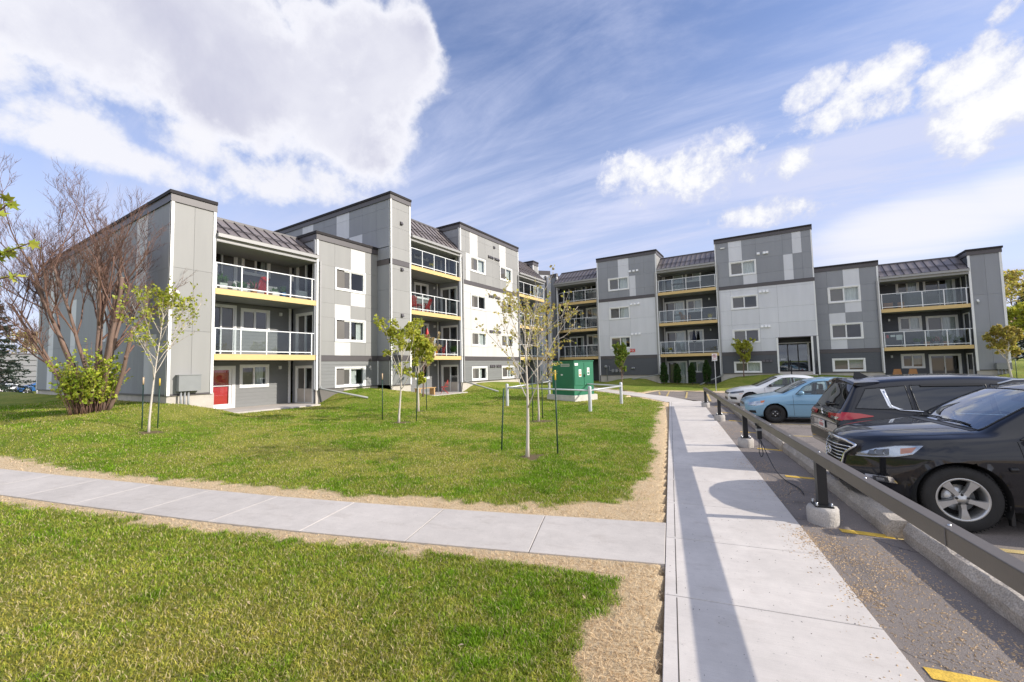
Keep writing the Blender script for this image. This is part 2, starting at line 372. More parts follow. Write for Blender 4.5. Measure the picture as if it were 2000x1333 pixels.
def mansard(root,fr,u0,u1,zt,ze,depth,hip=0,n=9,gut=.22):
    """sloped metal roof over a balcony bay: eave at o=0 and height ze, top at o=-depth and height zt"""
    mb=MB(); P=fr.P
    A,B,C,D=P(u0,.10,ze),P(u1,.10,ze),P(u1,-depth,zt),P(u0,-depth,zt)
    mb.quad([A,B,C,D],M['mansard'])
    mb.quad([P(u0,.09,ze-.03),P(u1,.09,ze-.03),P(u1,-depth,zt-.06),P(u0,-depth,zt-.06)],M['seam'])
    L=math.hypot(depth+.1,zt-ze); nu=(zt-ze)/L; no=(depth+.1)/L
    for k in range(n+1):
        u=u0+.02+(u1-u0-.04)*k/n
        def q(t,h): return (.10-(depth+.10)*t+nu*h, ze+(zt-ze)*t+no*h)
        (o1,z1),(o2,z2),(o3,z3),(o4,z4)=q(0.02,0),q(.97,0),q(.97,.045),q(0.02,.045); w=.014
        vs=[P(u-w,o1,z1),P(u-w,o2,z2),P(u-w,o3,z3),P(u-w,o4,z4),P(u+w,o1,z1),P(u+w,o2,z2),P(u+w,o3,z3),P(u+w,o4,z4)]
        mb.add(vs,[(0,1,2,3),(4,7,6,5),(0,4,5,1),(1,5,6,2),(2,6,7,3),(3,7,4,0)],M['seam'])
    # ridge flashing and snow bars
    fr.box(mb,u0,u1,zt-.06,zt+.05,-depth-.12,-depth+.10,M['cap'])
    for t in (.28,.36):
        o,z=.10-(depth+.1)*t+nu*.075,ze+(zt-ze)*t+no*.075
        mb.tube([P(u0+.03,o,z),P(u1-.03,o,z)],.014,M['seam'],6)
    r=mb.build('mansard_roof',root)
    g=MB(); fr.box(g,u0,u1,ze-.16,ze+.005,.06,.19,M['gutter']); fr.box(g,u0,u1,ze-.005,ze+.012,.05,.20,M['cap'])
    fr.box(g,u0,u1,ze-.30,ze-.162,.0,.045,M['gutter'])
    g.build('gutter',r)
    s=MB(); fr.box(s,u0,u1,ze-.34,ze-.30,-2.05,.05,M['soffit']); s.build('soffit',r)
    return r
def balcony(root,fr,u0,u1,zd,depth,posts,left=None,rail=1.08,fh=.255,o=0.0,skip=()):
    """deck slab with fascia; railing with glass between white posts"""
    d=MB(); fr.box(d,u0,u1,zd-.05,zd,-depth,o-.045,M['deck']); fr.box(d,u0,u1,zd-fh+.01,zd-.052,-depth,o-.047,M['soffit'])
    b=d.build('balcony',root)
    f=MB(); fr.box(f,u0+.005,u1-.005,zd-fh,zd-.012,o-.045,o,M['fascia']); f.build('fascia',b)
    r=MB(); oo=o-.06
    for u in posts: fr.box(r,u-.024,u+.024,zd-.02,zd+rail-.04,oo-.024,oo+.024,M['alu'])
    fr.box(r,u0+.01,u1-.01,zd+rail-.04,zd+rail,oo-.03,oo+.03,M['alu'])
    for a,c in zip(posts[:-1],posts[1:]): fr.box(r,a+.024,c-.024,zd+.09,zd+.135,oo-.018,oo+.018,M['alu'])
    if left is not None:      # return rail running back from the first post (o0 = where it ends)
        uu,o1=left; fr.box(r,uu-.024,uu+.024,zd+rail-.04,zd+rail,o1,oo,M['alu']); fr.box(r,uu-.018,uu+.018,zd+.09,zd+.135,o1,oo,M['alu'])
    r.build('railing',b)
    for a,c in zip(posts[:-1],posts[1:]):
        g=MB(); fr.box(g,a+.03,c-.03,zd+.135,zd+rail-.045,oo-.004,oo+.004,M['railglass']); g.build('glass_panel',b)
    return b
def bay_body(mb,fr,u0,u1,z0,z1,back,m='gmid'):
    """closed mass behind the cladding so no light leaks (no front face needed)"""
    fr.box(mb,u0+.02,u1-.02,z0,z1,-back,-1.95,M[m])

def pick(default,d): return lambda i,j:M[d.get((i,j),default)]
# ------------------------------------------------------------ LEFT WING
LW=thing('apartment_building','sunlit left wing of the grey apartment building with a red ground floor door','building',(-28,18,0.3),0,world=True)
D1,D2,D3=2.71,5.43,8.15
PAR3,PAR4=8.98,12.08
X1,X2=-19.28,-18.15
A1=Fr('x',X1,1); A2=Fr('x',X2,1); S1=Fr('y',6.43,-1); S2=Fr('y',16.22,-1)
w=MB()
# --- tower 1 front
us=[6.43,7.18,7.93]; panels(w,A1,us,[1.15,3.58,6.01,PAR3-.42],pick('gmid_sun',{}),[])
parapet(w,A1,6.376,7.95,PAR3,.42,c0=.045)
corner(w,A1,6.40,1.10,PAR3-.42,.10,.034); corner(w,A1,7.83,1.10,PAR3-.42,.10,.034)
w.box((X1-.04,6.43,-.3),(X1-2.0,7.93,1.15),M['conc']); w.box((X1+.012,6.42,1.09),(X1-.1,7.94,1.16),M['cap'])
# inner cheek of tower 1 (looks to +Y over the balcony)
w.box((X1-.10,7.80,-.2),(X1-2.05,7.90,PAR3-.45),M['gmid'])
# --- tower 1 long side
xs=[-19.30,-20.44,-21.67,-22.27,-22.87,-24.10,-25.30,-26.48,-27.66,-28.9,-30.1,-31.37,-32.27,-33.5,-34.6,-35.76,-36.87,-38.0,-39.25][::-1]
n=len(xs)-1
zz=[1.13,3.50,6.01,PAR3-.42]
def sidecol(i,j):
    x=(xs[i]+xs[i+1])/2
    if j>=1 and -22.87<x<-21.67: return M['glight']
    if j==1 and -27.66<x<-26.48: return M['glight']
    if j==2 and -28.9<x<-27.66: return M['glight']
    if j==0 and -21.67<x<-20.44: return M['glight']
    if -36.87<x<-35.76: return M['glight']
    if j<=1 and -32.27<x<-31.37: return M['glight']
    return M['gmid']
panels(w,S1,xs,zz,sidecol,[])
parapet(w,S1,-39.3,X1+.02,PAR3,.42)
w.box((-39.2,6.47,-.4),(X1-.05,8,1.13),M['conc']); w.box((-39.24,6.415,1.07),(X1,6.5,1.14),M['cap'])
corner(w,S1,-39.30,1.1,PAR3-.42,.12,.03); corner(w,S1,X1-.10,1.1,PAR3-.42,.13,.03)
w.box((-39.28,6.6,-.3),(-39.2,36,PAR3-.1),M['gmid'])
w.box((-39.25,6.6,PAR3-.55),(X1-2.0,16.3,PAR3-.42),M['joint'])      # roof of the low block
# --- balcony bay 1 : back wall and cheeks
XB=-21.31; B1=Fr('x',XB,1); RT1=Fr('y',12.43,-1)
ops=[]; b1=[]
for k,z in enumerate((0,D1,D2)):
    zf=z if k else .30
    b1.append(('door',8.42,9.68,zf,(z-D1+5.06) if k else 2.24)); b1.append(('window',9.86,11.21,z-D1+3.89 if k else 1.19,z-D1+4.98 if k else 2.29))
ops=[opening(a[1],a[2],a[3],a[4],door=a[0]=='door') for a in b1]
for k,(za,zb) in enumerate(((.3,D1-.27),(D1,D2-.27),(D2,7.45))): lap(w,B1,7.9,12.3,za,zb,ops,M['lapd' if 0 else 'lap'])
ro=[(X1-1.72,X1-.20,zf,zt) for zf,zt in ((.3,2.20),(D1+.02,D1+2.18),(D2+.02,D2+2.18))]
sl=[('door',-21.05,-19.50,z+.02 if z else .30,(z-D1+4.90) if z else 2.20) for z in (0,D1,D2)]
lap(w,RT1,XB,X1-.1,.3,PAR3-.42,[opening(a[1],a[2],a[3],a[4],door=True) for a in sl],M['gmid'],.6)
w.box((X1-.02,12.33,1.0),(X1-.13,12.435,PAR3-.42),M['gmid'])
parapet(w,RT1,X1-2.4,X1+.02,PAR3,.42)
B1.box(w,12.18,12.30,.3,7.45,-.02,.03,M['trim'])
# --- bay 1
bw=[('window',13.46,15.39,6.14,7.33),('window',13.46,15.39,3.42,4.65),('window',13.46,15.39,1.02,2.10)]
ops=[opening(*a[1:]) for a in bw]
us=[12.45,13.45,14.42,15.38,16.22]
panels(w,A1,us,[2.69,3.42,4.65,5.39,6.14,7.33,PAR3-.42],pick('gmid_sun',{(2,5):'glight_sun',(2,3):'glight_sun',(1,2):'glight_sun',(1,0):'glight_sun'}),ops)
lap(w,A1,12.45,16.22,1.03,2.40,ops,M['lap']); band(w,A1,12.40,16.22,2.40,2.68)
parapet(w,A1,12.376,16.22,PAR3,.42,c0=.045); corner(w,A1,12.41,.95,PAR3-.42,.10,.034)
w.box((X1-.05,12.45,-.3),(X1-2,16.3,1.03),M['conc']); w.box((X1+.012,12.44,.98),(X1-.1,16.22,1.035),M['cap'])
# --- tower 2 front and exposed side
panels(w,A2,[16.22,17.75],[1.03,2.40],pick('lap',{}),[]); panels(w,A2,[16.22,17.75],[2.69,3.7,4.85,5.14,6.46,7.66,7.90],pick('gmid_sun',{}),[])
panels(w,A2,[16.22,17.75],[8.20,8.91,10.10,11.21,PAR4-.40],pick('gmid_sun',{}),[])
band(w,A2,16.19,17.75,2.40,2.68); band(w,A2,16.19,17.75,7.91,8.20)
parapet(w,A2,16.166,17.78,PAR4,.40,c0=.045); corner(w,A2,16.19,1.0,PAR4-.40,.10,.034); corner(w,A2,17.65,1.0,PAR4-.40,.10,.034)
w.box((X2-.05,16.24,-.3),(X2-2,17.75,1.03),M['conc']); w.box((X2+.012,16.21,.98),(X2-.1,17.76,1.035),M['cap'])
xs2=[-18.17,-19.36,-20.61,-21.84,-22.46,-23.10,-24.36,-25.58,-26.18,-26.82,-28.05,-29.3,-30.5,-31.75,-33.0,-34.2,-35.5,-36.7,-38.0,-39.2][::-1]
def side2(i,j):
    x=(xs2[i]+xs2[i+1])/2
    if -23.10<x<-21.84 and j>=1: return M['glight']
    if -26.82<x<-25.58 and j==2: return M['glight']
    if -21.84<x<-20.61 and j==0: return M['glight']
    if -30.5<x<-29.3: return M['glight']
    return M['gmid']
panels(w,S2,xs2,[8.9,10.06,11.20,PAR4-.40],side2,[])
panels(w,S2,[X1-.05,-18.17],[1.03,2.40],pick('lap',{}),[]); panels(w,S2,[X1-.05,-18.17],[2.69,4.85,6.46,7.91],pick('gmid',{}),[]); panels(w,S2,[X1-.05,-18.17],[8.2,8.95],pick('gmid',{}),[])
band(w,S2,X1,X2+.03,2.40,2.68); band(w,S2,X1,X2+.03,7.91,8.20)
w.box((X1,16.24,-.3),(X2-.04,16.5,1.03),M['conc'])
parapet(w,S2,-39.3,X2+.02,PAR4,.40); corner(w,S2,X2-.09,1.0,PAR4-.40,.12,.03)
w.box((X1+.03,16.18,1.05),(X1+.08,16.23,2.40),M['trim'])
w.box((-39.2,16.5,8.4),(X2-2.6,36.2,PAR4-.5),M['joint'])
w.box((X2-.10,17.62,-.2),(X2-2.05,17.72,PAR4-.45),M['gmid'])
# --- balcony bay 2
XC=-20.15; B2=Fr('x',XC,1); RT2=Fr('y',22.45,-1)
b2=[('window',20.02,21.37,k*2.72+1.20,k*2.72+2.28) for k in (0,1,2,3)]
ops=[opening(*a[1:]) for a in b2]
for za,zb in ((.25,D1-.27),(D1,D2-.27),(D2,D3-.27),(D3,10.2)): lap(w,B2,17.7,22.35,za,zb,ops,M['lap'])
sl2=[('door',-19.98,-18.42,z+.02 if z else .25,(z-D1+4.88) if z else 2.13) for z in (0,D1,D2,D3)]
lap(w,RT2,XC,X2-.1,.25,PAR4-.40,[opening(a[1],a[2],a[3],a[4],door=True) for a in sl2],M['gmid'],.6)
w.box((X2-.02,22.34,.9),(X2-.13,22.455,PAR4-.40),M['gmid'])
parapet(w,RT2,X2-2.15,X2+.02,PAR4,.40); B2.box(w,22.22,22.34,.25,10.2,-.02,.03,M['trim'])
# --- bay 2
bw2=[]
for k,(za,zb) in enumerate(((.96,1.97),(3.42,4.50),(6.11,7.22),(8.83,9.98))):
    bw2.append(('window',23.56,25.44,za,zb)); bw2.append(('window',27.40,29.22,za,zb))
ops=[opening(*a[1:]) for a in bw2]
us=[22.47,23.07,23.55,24.50,25.46,26.42,27.38,28.32,29.26,30.24]
zs=[8.08,8.83,9.98,10.08,11.22,PAR4-.40]
panels(w,A2,us,zs,pick('gmid_sun',{(1,0):'glight_sun',(1,1):'glight_sun',(1,2):'glight_sun',(2,3):'glight_sun',(2,4):'glight_sun',(2,2):'glight_sun',(6,4):'glight_sun',(6,3):'glight_sun',(6,2):'glight_sun',(7,0):'glight_sun'}),ops)
panels(w,A2,[22.47,23.55,25.46,27.50,30.24],[2.69,3.42,4.62,6.10,7.24,7.80],pick('glight_sun',{}),ops)
lap(w,A2,22.47,30.24,.94,2.40,ops,M['lap']); band(w,A2,22.42,30.26,2.40,2.68); band(w,A2,22.47,30.26,7.80,8.07)
parapet(w,A2,22.396,30.28,PAR4,.40,c0=.045); corner(w,A2,22.43,.9,PAR4-.40,.10,.034); corner(w,A2,30.17,.9,PAR4-.40,.09,.034)
w.box((X2-.05,22.47,-.3),(X2-2,30.2,.94),M['conc']); w.box((X2+.012,22.46,.89),(X2-.1,30.25,.945),M['cap'])
w.box((X2-.1,30.14,-.2),(X2-2.05,30.22,PAR4-.45),M['gmid'])
# --- balcony bay 3 and the set back tower by the inner corner
XD=-20.2; B3=Fr('x',XD,1); A3=Fr('x',-19.30,1); S3=Fr('y',34.95,-1)
b3=[('window',33.0,34.2,k*2.72+1.20,k*2.72+2.28) for k in range(4)]+[('door',30.6,32.4,max(.2,k*2.72+.01),k*2.72+2.15) for k in range(4)]
ops=[opening(a[1],a[2],a[3],a[4],door=a[0]=='door') for a in b3]
for za,zb in ((.2,D1-.27),(D1,D2-.27),(D2,D3-.27),(D3,10.2)): lap(w,B3,30.2,34.95,za,zb,ops,M['lap'])
panels(w,S3,[-20.6,-19.32],[.3,2.4,4.8,7.2,9.6,PAR4-.40],pick('gmid',{}),[]); panels(w,A3,[34.95,35.95],[.3,2.4,4.8,7.2,9.6,PAR4-.40],pick('gmid_sun',{}),[])
parapet(w,S3,-20.65,-19.28,PAR4,.40); parapet(w,A3,34.896,35.98,PAR4,.40,c0=.045); corner(w,A3,34.93,.3,PAR4-.4,.08,.03); corner(w,A3,35.88,.3,PAR4-.4,.08,.03)
w.box((-20.7,34.97,0),(-19.5,35.93,PAR4-.4),M['gmid'])
w.build('wall',LW)
# masses (block the light through the building)
ms=MB()
ms.box((-39.0,8.1,.0),(XB-1.75,16.2,PAR3-.56),M['room']); ms.box((-39.0,16.3,.0),(XC-1.75,36.0,PAR4-.52),M['room'])
ms.build('inner_floor_mass',LW)
rc=MB()
for (n_,u0,u1,z0,z1),cu in zip(b1,['none','green','edges','none','none','edges']):
    if n_=='door':
        k=0 if z0<1 else 1
        o=window(LW,B1,u0,u1,z0,z1,'none',rc,door=True,name='patio_door',screen_left=False) if k else None
        if not k:      # the red entrance door behind a glazed storm door
            f=MB(); t=.085
            B1.box(f,u0,u1,z1-t,z1,-.02,.034,M['trim']); B1.box(f,u0,u0+t,z0,z1-t,-.02,.032,M['trim']); B1.box(f,u1-t-.06,u1,z0,z1-t,-.02,.032,M['trim'])
            B1.box(f,u0+t,u1-t-.06,z0,z0+.06,-.06,.03,M['trim'])
            dr=f.build('door',LW,'red entrance door behind a glazed white storm door')
            l=MB(); B1.box(l,u0+t,u1-.15,z0+.06,z1-t,-.10,-.07,M['red'])
            for (pa,pb) in ((.2,.75),(1.0,1.75)): B1.box(l,u0+.28,u1-.32,z0+pa,z0+pb,-.07,-.058,M['red'])
            l.build('door_leaf',dr)
            s_=MB(); a,b,c,d=u0+t,u1-.15,z0+.06,z1-t
            B1.box(s_,a,a+.11,c,d,-.03,.0,M['vinyl']); B1.box(s_,b-.11,b,c,d,-.03,.0,M['vinyl']); B1.box(s_,a+.11,b-.11,d-.11,d,-.03,.0,M['vinyl']); B1.box(s_,a+.11,b-.11,c,c+.14,-.03,.0,M['vinyl']); B1.box(s_,a+.11,b-.11,c+.95,c+.985,-.03,-.004,M['vinyl'])
            s_.build('storm_door',dr)
            g=MB(); g.quad([B1.P(a+.11,-.017,c+.14),B1.P(b-.11,-.017,c+.14),B1.P(b-.11,-.017,d-.11),B1.P(a+.11,-.017,d-.11)],M['pane']); g.build('pane',dr)
            h=MB(); B1.box(h,a+.03,a+.06,c+.85,c+1.0,.0,.05,M['steel']); h.build('handle',dr)
    else: window(LW,B1,u0,u1,z0,z1,cu,rc)
for a in sl: window(LW,RT1,*a[1:],'edges' if a[3]>1 else 'none',rc,door=True,name='patio_door')
for a,cu in zip(bw,('none','edges','green')): window(LW,A1,*a[1:],cu,rc)
for a,cu in zip(b2,('none','edges','none','half')): window(LW,B2,*a[1:],cu,rc)
for a in sl2: window(LW,RT2,*a[1:],'edges' if a[3]>3 else 'none',rc,door=True,name='patio_door')
for a,cu in zip(bw2,('green','edges','half','green','none','green','half','half')): window(LW,A2,*a[1:],cu,rc)
for a in b3: window(LW,B3,*a[1:],None,rc,door=a[0]=='door',name='window' if a[0]=='window' else 'patio_door')
for zd in (D1,D2): balcony(LW,A1,7.95,12.40,zd,2.03,[7.99,8.97,10.05,11.12,12.21])
for zd in (D1,D2,D3): balcony(LW,A2,17.77,22.42,zd,2.0,[17.82,18.79,19.85,20.95,22.07])
for zd in (D1,D2,D3): balcony(LW,A2,30.28,34.9,zd,2.0,[30.33,31.2,32.4,33.7,34.85],left=(34.85,-.9))
mansard(LW,A1,7.95,12.42,PAR3-.12,7.70,1.65,n=10); mansard(LW,A2,17.77,22.44,11.75,9.95,1.75,n=10); mansard(LW,A2,30.28,34.95,11.75,9.95,1.75,n=10)
for (fr,u,zs_) in ((B1,11.74,(2.13,4.84,7.52)),(B2,21.90,(2.14,4.85,7.57,10.26)),(B3,34.5,(4.85,7.57,10.26))):
    for z in zs_: wall_light(LW,fr,u,z)
downspout(LW,A1,12.58,1.05,7.45,.08); downspout(LW,A2,22.62,.95,9.65,.08); downspout(LW,A2,30.12,.95,9.65,.08)
vents(LW,A2,[17.02],10.45,'cap'); vents(LW,A2,[17.05],7.72,'cap'); vents(LW,A2,[17.05],5.02,'cap')
for z in (10.38,7.33,4.62,1.98): vents(LW,A2,[25.92,26.15,26.40,26.78,27.0,27.22],z,'cap')
vents(LW,A2,[26.65],11.26,'cap'); vents(LW,A3,[35.5],9.2,'cap')
camera_dome(LW,A1,6.65,5.03)
ub=MB(); A1.box(ub,6.70,7.42,1.26,1.86,.03,.27,M['utilgrey']); A1.box(ub,6.68,7.44,1.86,1.885,.0,.29,M['utilgrey'])
e=ub.build('electrical_box',LW)
for u in (6.82,6.94,7.06):
    c=MB(); c.tube([A1.P(u,.14,.45),A1.P(u,.14,1.26)],.035,M['greym'],8); c.build('conduit',e)
# ------------------------------------------------------------ RIGHT WING
RW=thing('apartment_building','shaded right wing of the grey apartment building with the recessed glass entrance','building',(0,40,0.4),0,world=True)
Y1,Y2=38.05,39.10
F1=Fr('y',Y1,-1); F2=Fr('y',Y2,-1)
w=MB(); ro=MB()
# --- bay R1
r1=[('window',-12.94,-10.97,za,zb) for za,zb in ((3.34,4.47),(6.07,7.25),(8.78,9.99))]
ops=[opening(*a[1:]) for a in r1]
panels(w,F1,[-14.0,-12.96,-11.95,-10.95,-10.37,-9.6,-8.5],[8.10,8.78,9.99,11.05,PAR4-.38],pick('gmid',{(2,2):'glight',(2,3):'glight',(3,1):'glight',(3,0):'glight'}),ops)
panels(w,F1,[-14.0,-12.96,-10.95,-8.5],[2.69,4.62,6.05,7.82],pick('glight',{}),ops)
lap(w,F1,-14.0,-8.5,.94,2.40,[],M['lapd']); band(w,F1,-14.02,-8.47,2.40,2.68); band(w,F1,-14.02,-8.47,7.82,8.09)
parapet(w,F1,-14.05,-8.446,PAR4,.38,c1=.045); corner(w,F1,-14.02,.9,PAR4-.38,.09,.034); corner(w,F1,-8.57,.9,PAR4-.38,.10,.034)
w.box((-14.0,Y1+.05,-.3),(-8.5,Y1+2,.94),M['conc']); w.box((-14.0,Y1-.012,.89),(-8.49,Y1+.1,.945),M['cap'])
E1=Fr('x',-8.5,1); panels(w,E1,[Y1+.02,Y1+1.4,Y1+2.9],[8.1,9.2,10.6,PAR4-.38],pick('gmid_sun',{}),[]); parapet(w,E1,Y1-.02,Y1+2.95,PAR4,.38); corner(w,E1,Y1-.02,.9,PAR4-.38,.10,.03)
w.box((-8.6,Y1+.1,0.05),(-8.51,Y1+2.0,8.1),M['lap'])
w.box((-13.95,Y1+.1,0),(-13.85,Y1+2.6,PAR4-.5),M['gmid'])
# --- balcony bay R1 (left of bay R1), with its chamfered end
YB=40.05; G=Fr('y',YB,-1)
g1=[]
for k in range(1,4): g1+= [('door',-17.95,-16.35,k*2.72,k*2.72+2.13),('window',-16.05,-14.75,k*2.72+1.1,k*2.72+2.25)]
ops=[opening(a[1],a[2],a[3],a[4],door=a[0]=='door') for a in g1]
for za,zb in ((0,D1-.27),(D1,D2-.27),(D2,D3-.27),(D3,10.4)): lap(w,G,-19.0,-13.9,za,zb,ops,M['lapd'])
# --- balcony bay R2
g2=[]
for k in range(4): g2+= [('door',-8.33,-6.60,k*2.72+.05,k*2.72+2.08),('window',-6.45,-5.12,k*2.72+.98 if k else 1.03,k*2.72+2.12)]
ops=[opening(a[1],a[2],a[3],a[4],door=a[0]=='door') for a in g2]
for za,zb in ((0,D1-.27),(D1,D2-.27),(D2,D3-.27),(D3,10.4)): lap(w,G,-8.5,-3.75,za,zb,ops,M['lapd'])
G.box(w,-8.46,-8.36,.0,10.2,-.02,.05,M['trim'])
# --- main block with the entrance
m1=[('window',-2.75,-.83,za,zb) for za,zb in ((1.02,1.92),(3.38,4.50),(6.10,7.22),(8.84,10.02))]
ENT=(.30,2.46,1.05,3.68)
ops=[opening(*a[1:]) for a in m1]+[ENT]
panels(w,F1,[-3.73,-2.74,-1.78,-.81,.98,1.59,2.18,2.83],[8.07,8.84,10.06,11.21,PAR4-.38],pick('gmid',{(1,2):'glight',(1,3):'glight',(2,0):'glight',(5,2):'glight',(5,3):'glight',(4,0):'glight',(4,1):'glight'}),ops)
panels(w,F1,[-3.73,-2.75,-.81,.45,2.83],[2.69,3.68,4.86,6.05,7.61,7.80],pick('glight',{}),ops)
lap(w,F1,-3.73,.22,1.0,2.40,ops,M['lapd']); band(w,F1,-3.75,.20,2.40,2.68); band(w,F1,-3.75,2.85,7.80,8.06)
F1.box(w,2.53,2.73,1.0,3.655,-.1,.006,M['lapd']); F1.box(w,.22,.34,1.0,3.70,-.05,.04,M['trim']); F1.box(w,2.40,2.52,.85,3.70,-.05,.04,M['trim']); F1.box(w,2.74,2.85,.85,3.70,-.05,.04,M['trim'])
F1.box(w,.2,2.86,3.66,3.72,-1.7,.02,M['cap'])
w.box((.24,Y1+.02,.9),(.30,Y1+1.75,3.7),M['lapd']); w.box((2.46,Y1+.02,.9),(2.52,Y1+1.75,3.7),M['lapd'])
w.box((.25,Y1-.02,.80),(2.5,Y1+1.8,1.06),M['conc']); 
F1.box(w,.30,2.46,3.30,3.66,-1.75,-1.65,M['blackm'])
parapet(w,F1,-3.78,2.88,PAR4,.38); corner(w,F1,-3.76,.9,PAR4-.38,.08,.034); corner(w,F1,2.76,3.7,PAR4-.38,.08,.02)
w.box((-3.73,Y1+.05,-.3),(.24,Y1+2,1.0),M['conc']); w.box((-3.74,Y1-.012,.95),(.23,Y1+.1,1.005),M['cap'])
w.box((-3.65,Y1+.12,0),(-3.72,Y1+2.05,PAR4-.5),M['gmid']); w.box((2.75,Y1+.12,.0),(2.82,Y1+2.4,PAR4-.4),M['gmid'])
# --- bay R3 and right balcony bay
r3=[('window',3.66,5.58,za,zb) for za,zb in ((1.03,2.0),(3.40,4.60),(6.12,7.33))]
ops=[opening(*a[1:]) for a in r3]
panels(w,F2,[2.85,3.66,4.63,5.58,6.62],[2.69,3.40,4.60,5.37,6.12,7.33,PAR3-.40],pick('gmid',{(2,5):'glight',(2,3):'glight',(1,2):'glight',(1,0):'glight'}),ops)
for a,b,c,d in ((4.63,5.58,5.40,6.12),): pass
lap(w,F2,2.85,6.62,1.0,2.40,ops,M['lapd']); band(w,F2,2.85,6.65,2.40,2.68); parapet(w,F2,2.83,6.67,PAR3,.40)
corner(w,F2,6.53,.9,PAR3-.40,.10,.034)
w.box((2.86,Y2+.05,-.3),(6.62,Y2+2,1.0),M['conc']); w.box((2.86,Y2-.012,.95),(6.63,Y2+.1,1.005),M['cap'])
w.box((6.5,Y2+.12,0),(6.6,Y2+2.05,PAR3-.5),M['gmid'])
YD=41.1; Gd=Fr('y',YD,-1)
g3=[]
for k in range(3): g3+= [('window',7.88,9.15,k*2.72+1.17,k*2.72+2.22),('door',9.36,11.0,max(.1,k*2.72+.02),k*2.72+2.15)]
ops=[opening(a[1],a[2],a[3],a[4],door=a[0]=='door') for a in g3]
for za,zb in ((0,D1-.27),(D1,D2-.27),(D2,7.6)): lap(w,Gd,6.6,11.15,za,zb,ops,M['lapd'])
# end tower with its return (looks to -X)
EW=Fr('x',11.15,-1)
panels(w,F2,[11.15,11.91,12.65],[1.07,3.50,5.94,PAR3-.40],pick('gmid',{}),[]); parapet(w,F2,11.096,12.704,PAR3,.40,c0=.045,c1=.045); corner(w,F2,11.13,1.0,PAR3-.4,.11,.034); corner(w,F2,12.56,1.0,PAR3-.4,.11,.034)
dd=[('door',39.55,40.62,max(.1,k*2.72+.02),k*2.72+2.17) for k in range(3)]
lap(w,EW,Y2+.1,YD,.1,PAR3-.42,[(a[1],a[2],a[3],a[4]) for a in dd],M['lapd'],.6); parapet(w,EW,Y2-.02,Y2+2.0,PAR3,.40)
w.box((11.16,Y2+.05,-.3),(12.62,Y2+12,1.07),M['conc']); w.box((11.15,Y2-.012,1.02),(12.66,Y2+.1,1.075),M['cap'])
w.box((12.55,Y2+.1,1.07),(12.65,54,PAR3-.3),M['gmid']); parapet(w,Fr('x',12.65,1),Y2-.02,54,PAR3,.40); corner(w,Fr('x',12.65,1),Y2-.02,1.05,PAR3-.4,.11,.03)
w.box((11.2,Y2+2.0,.1),(11.28,54,PAR3-.42),M['gmid'])
w.build('wall',RW)
# inner corner: two slanted walls of the stairwell
c_=MB(); P0,P1,P2,P3=(-20.6,37.95),(-19.52,39.06),(-18.62,38.75),(-18.9,40.2)
def slant(p,q,z0,z1,m,off=0):
    dx,dy=q[0]-p[0],q[1]-p[1]; L=math.hypot(dx,dy); nx,ny=dy/L*off,-dx/L*off
    tx,ty=-dy/L*.2,dx/L*.2
    c_.prism([(p[0]+nx,p[1]+ny),(q[0]+nx,q[1]+ny),(q[0]+tx,q[1]+ty),(p[0]+tx,p[1]+ty)],z0,z1,m)
for (z0,z1) in ((0.2,2.4),(2.69,5.2),(5.208,7.8),(8.07,9.6),(9.608,11.4)): slant((-20.9,37.6),P1,z0,z1 if z1<11 else 11.45,M['glight'])
slant((-20.9,37.6),P1,11.45,11.85,M['cap'],.05); slant((-20.9,37.6),P1,7.8,8.07,M['cap'],.03); slant((-20.9,37.6),P1,2.4,2.68,M['cap'],.03)
for (z0,z1) in ((0.2,2.4),(2.69,5.2),(5.208,7.8),(8.07,9.6),(9.608,11.05)): slant(P1,P2,z0,z1,M['gmid'])
slant(P1,P2,11.05,11.43,M['cap'],.05); slant(P1,P2,7.8,8.07,M['cap'],.03); slant(P1,P2,2.4,2.68,M['cap'],.03)
c_.prism([(-19.58,38.98),(-19.46,38.98),(-19.46,39.1),(-19.58,39.1)],.2,11.4,M['trim']); c_.prism([(-18.68,38.68),(-18.56,38.68),(-18.56,38.8),(-18.68,38.8)],.2,11.05,M['trim'])
slant(P2,P3,.1,11.3,M['lapd'])
c_.build('corner_wall',RW)
ms=MB()
ms.box((-20.5,YB+1.75,0),(2.8,52,PAR4-.52),M['room']); ms.box((2.8,YD+1.75,0),(11.2,52,PAR3-.5),M['room']); ms.box((-19.4,39.4,0),(-19.0,42,11.2),M['gmid']); ms.box((-13.9,Y1+2.0,0),(-8.6,42,PAR4-.5),M['room']); ms.box((-3.65,Y1+2.4,0),(2.75,42,PAR4-.5),M['room']); ms.box((2.85,Y2+2.0,0),(6.55,43,PAR3-.5),M['room']); ms.box((-22,38.6,0),(-19.8,46,11.3),M['room'])
ms.build('inner_floor_mass',RW)
rc=MB()
for a,cu in zip(r1,('green','half','half')): window(RW,F1,*a[1:],cu,rc)
for a in g1: window(RW,G,*a[1:],None,rc,door=a[0]=='door',name='window' if a[0]=='window' else 'patio_door')
for a,cu in zip(g2,('blue','half','half','edges','blue','half','full','half')): window(RW,G,*a[1:],cu,rc,door=a[0]=='door',name='window' if a[0]=='window' else 'patio_door')
for a,cu in zip(m1,('half','none','none','full')): window(RW,F1,*a[1:],cu,rc)
for a,cu in zip(r3,('blind','none','full')): window(RW,F2,*a[1:],cu,rc)
for a,cu in zip(g3,('blind','none','half','blue','half','edges')): window(RW,Gd,*a[1:],cu,rc,door=a[0]=='door',name='window' if a[0]=='window' else 'patio_door')
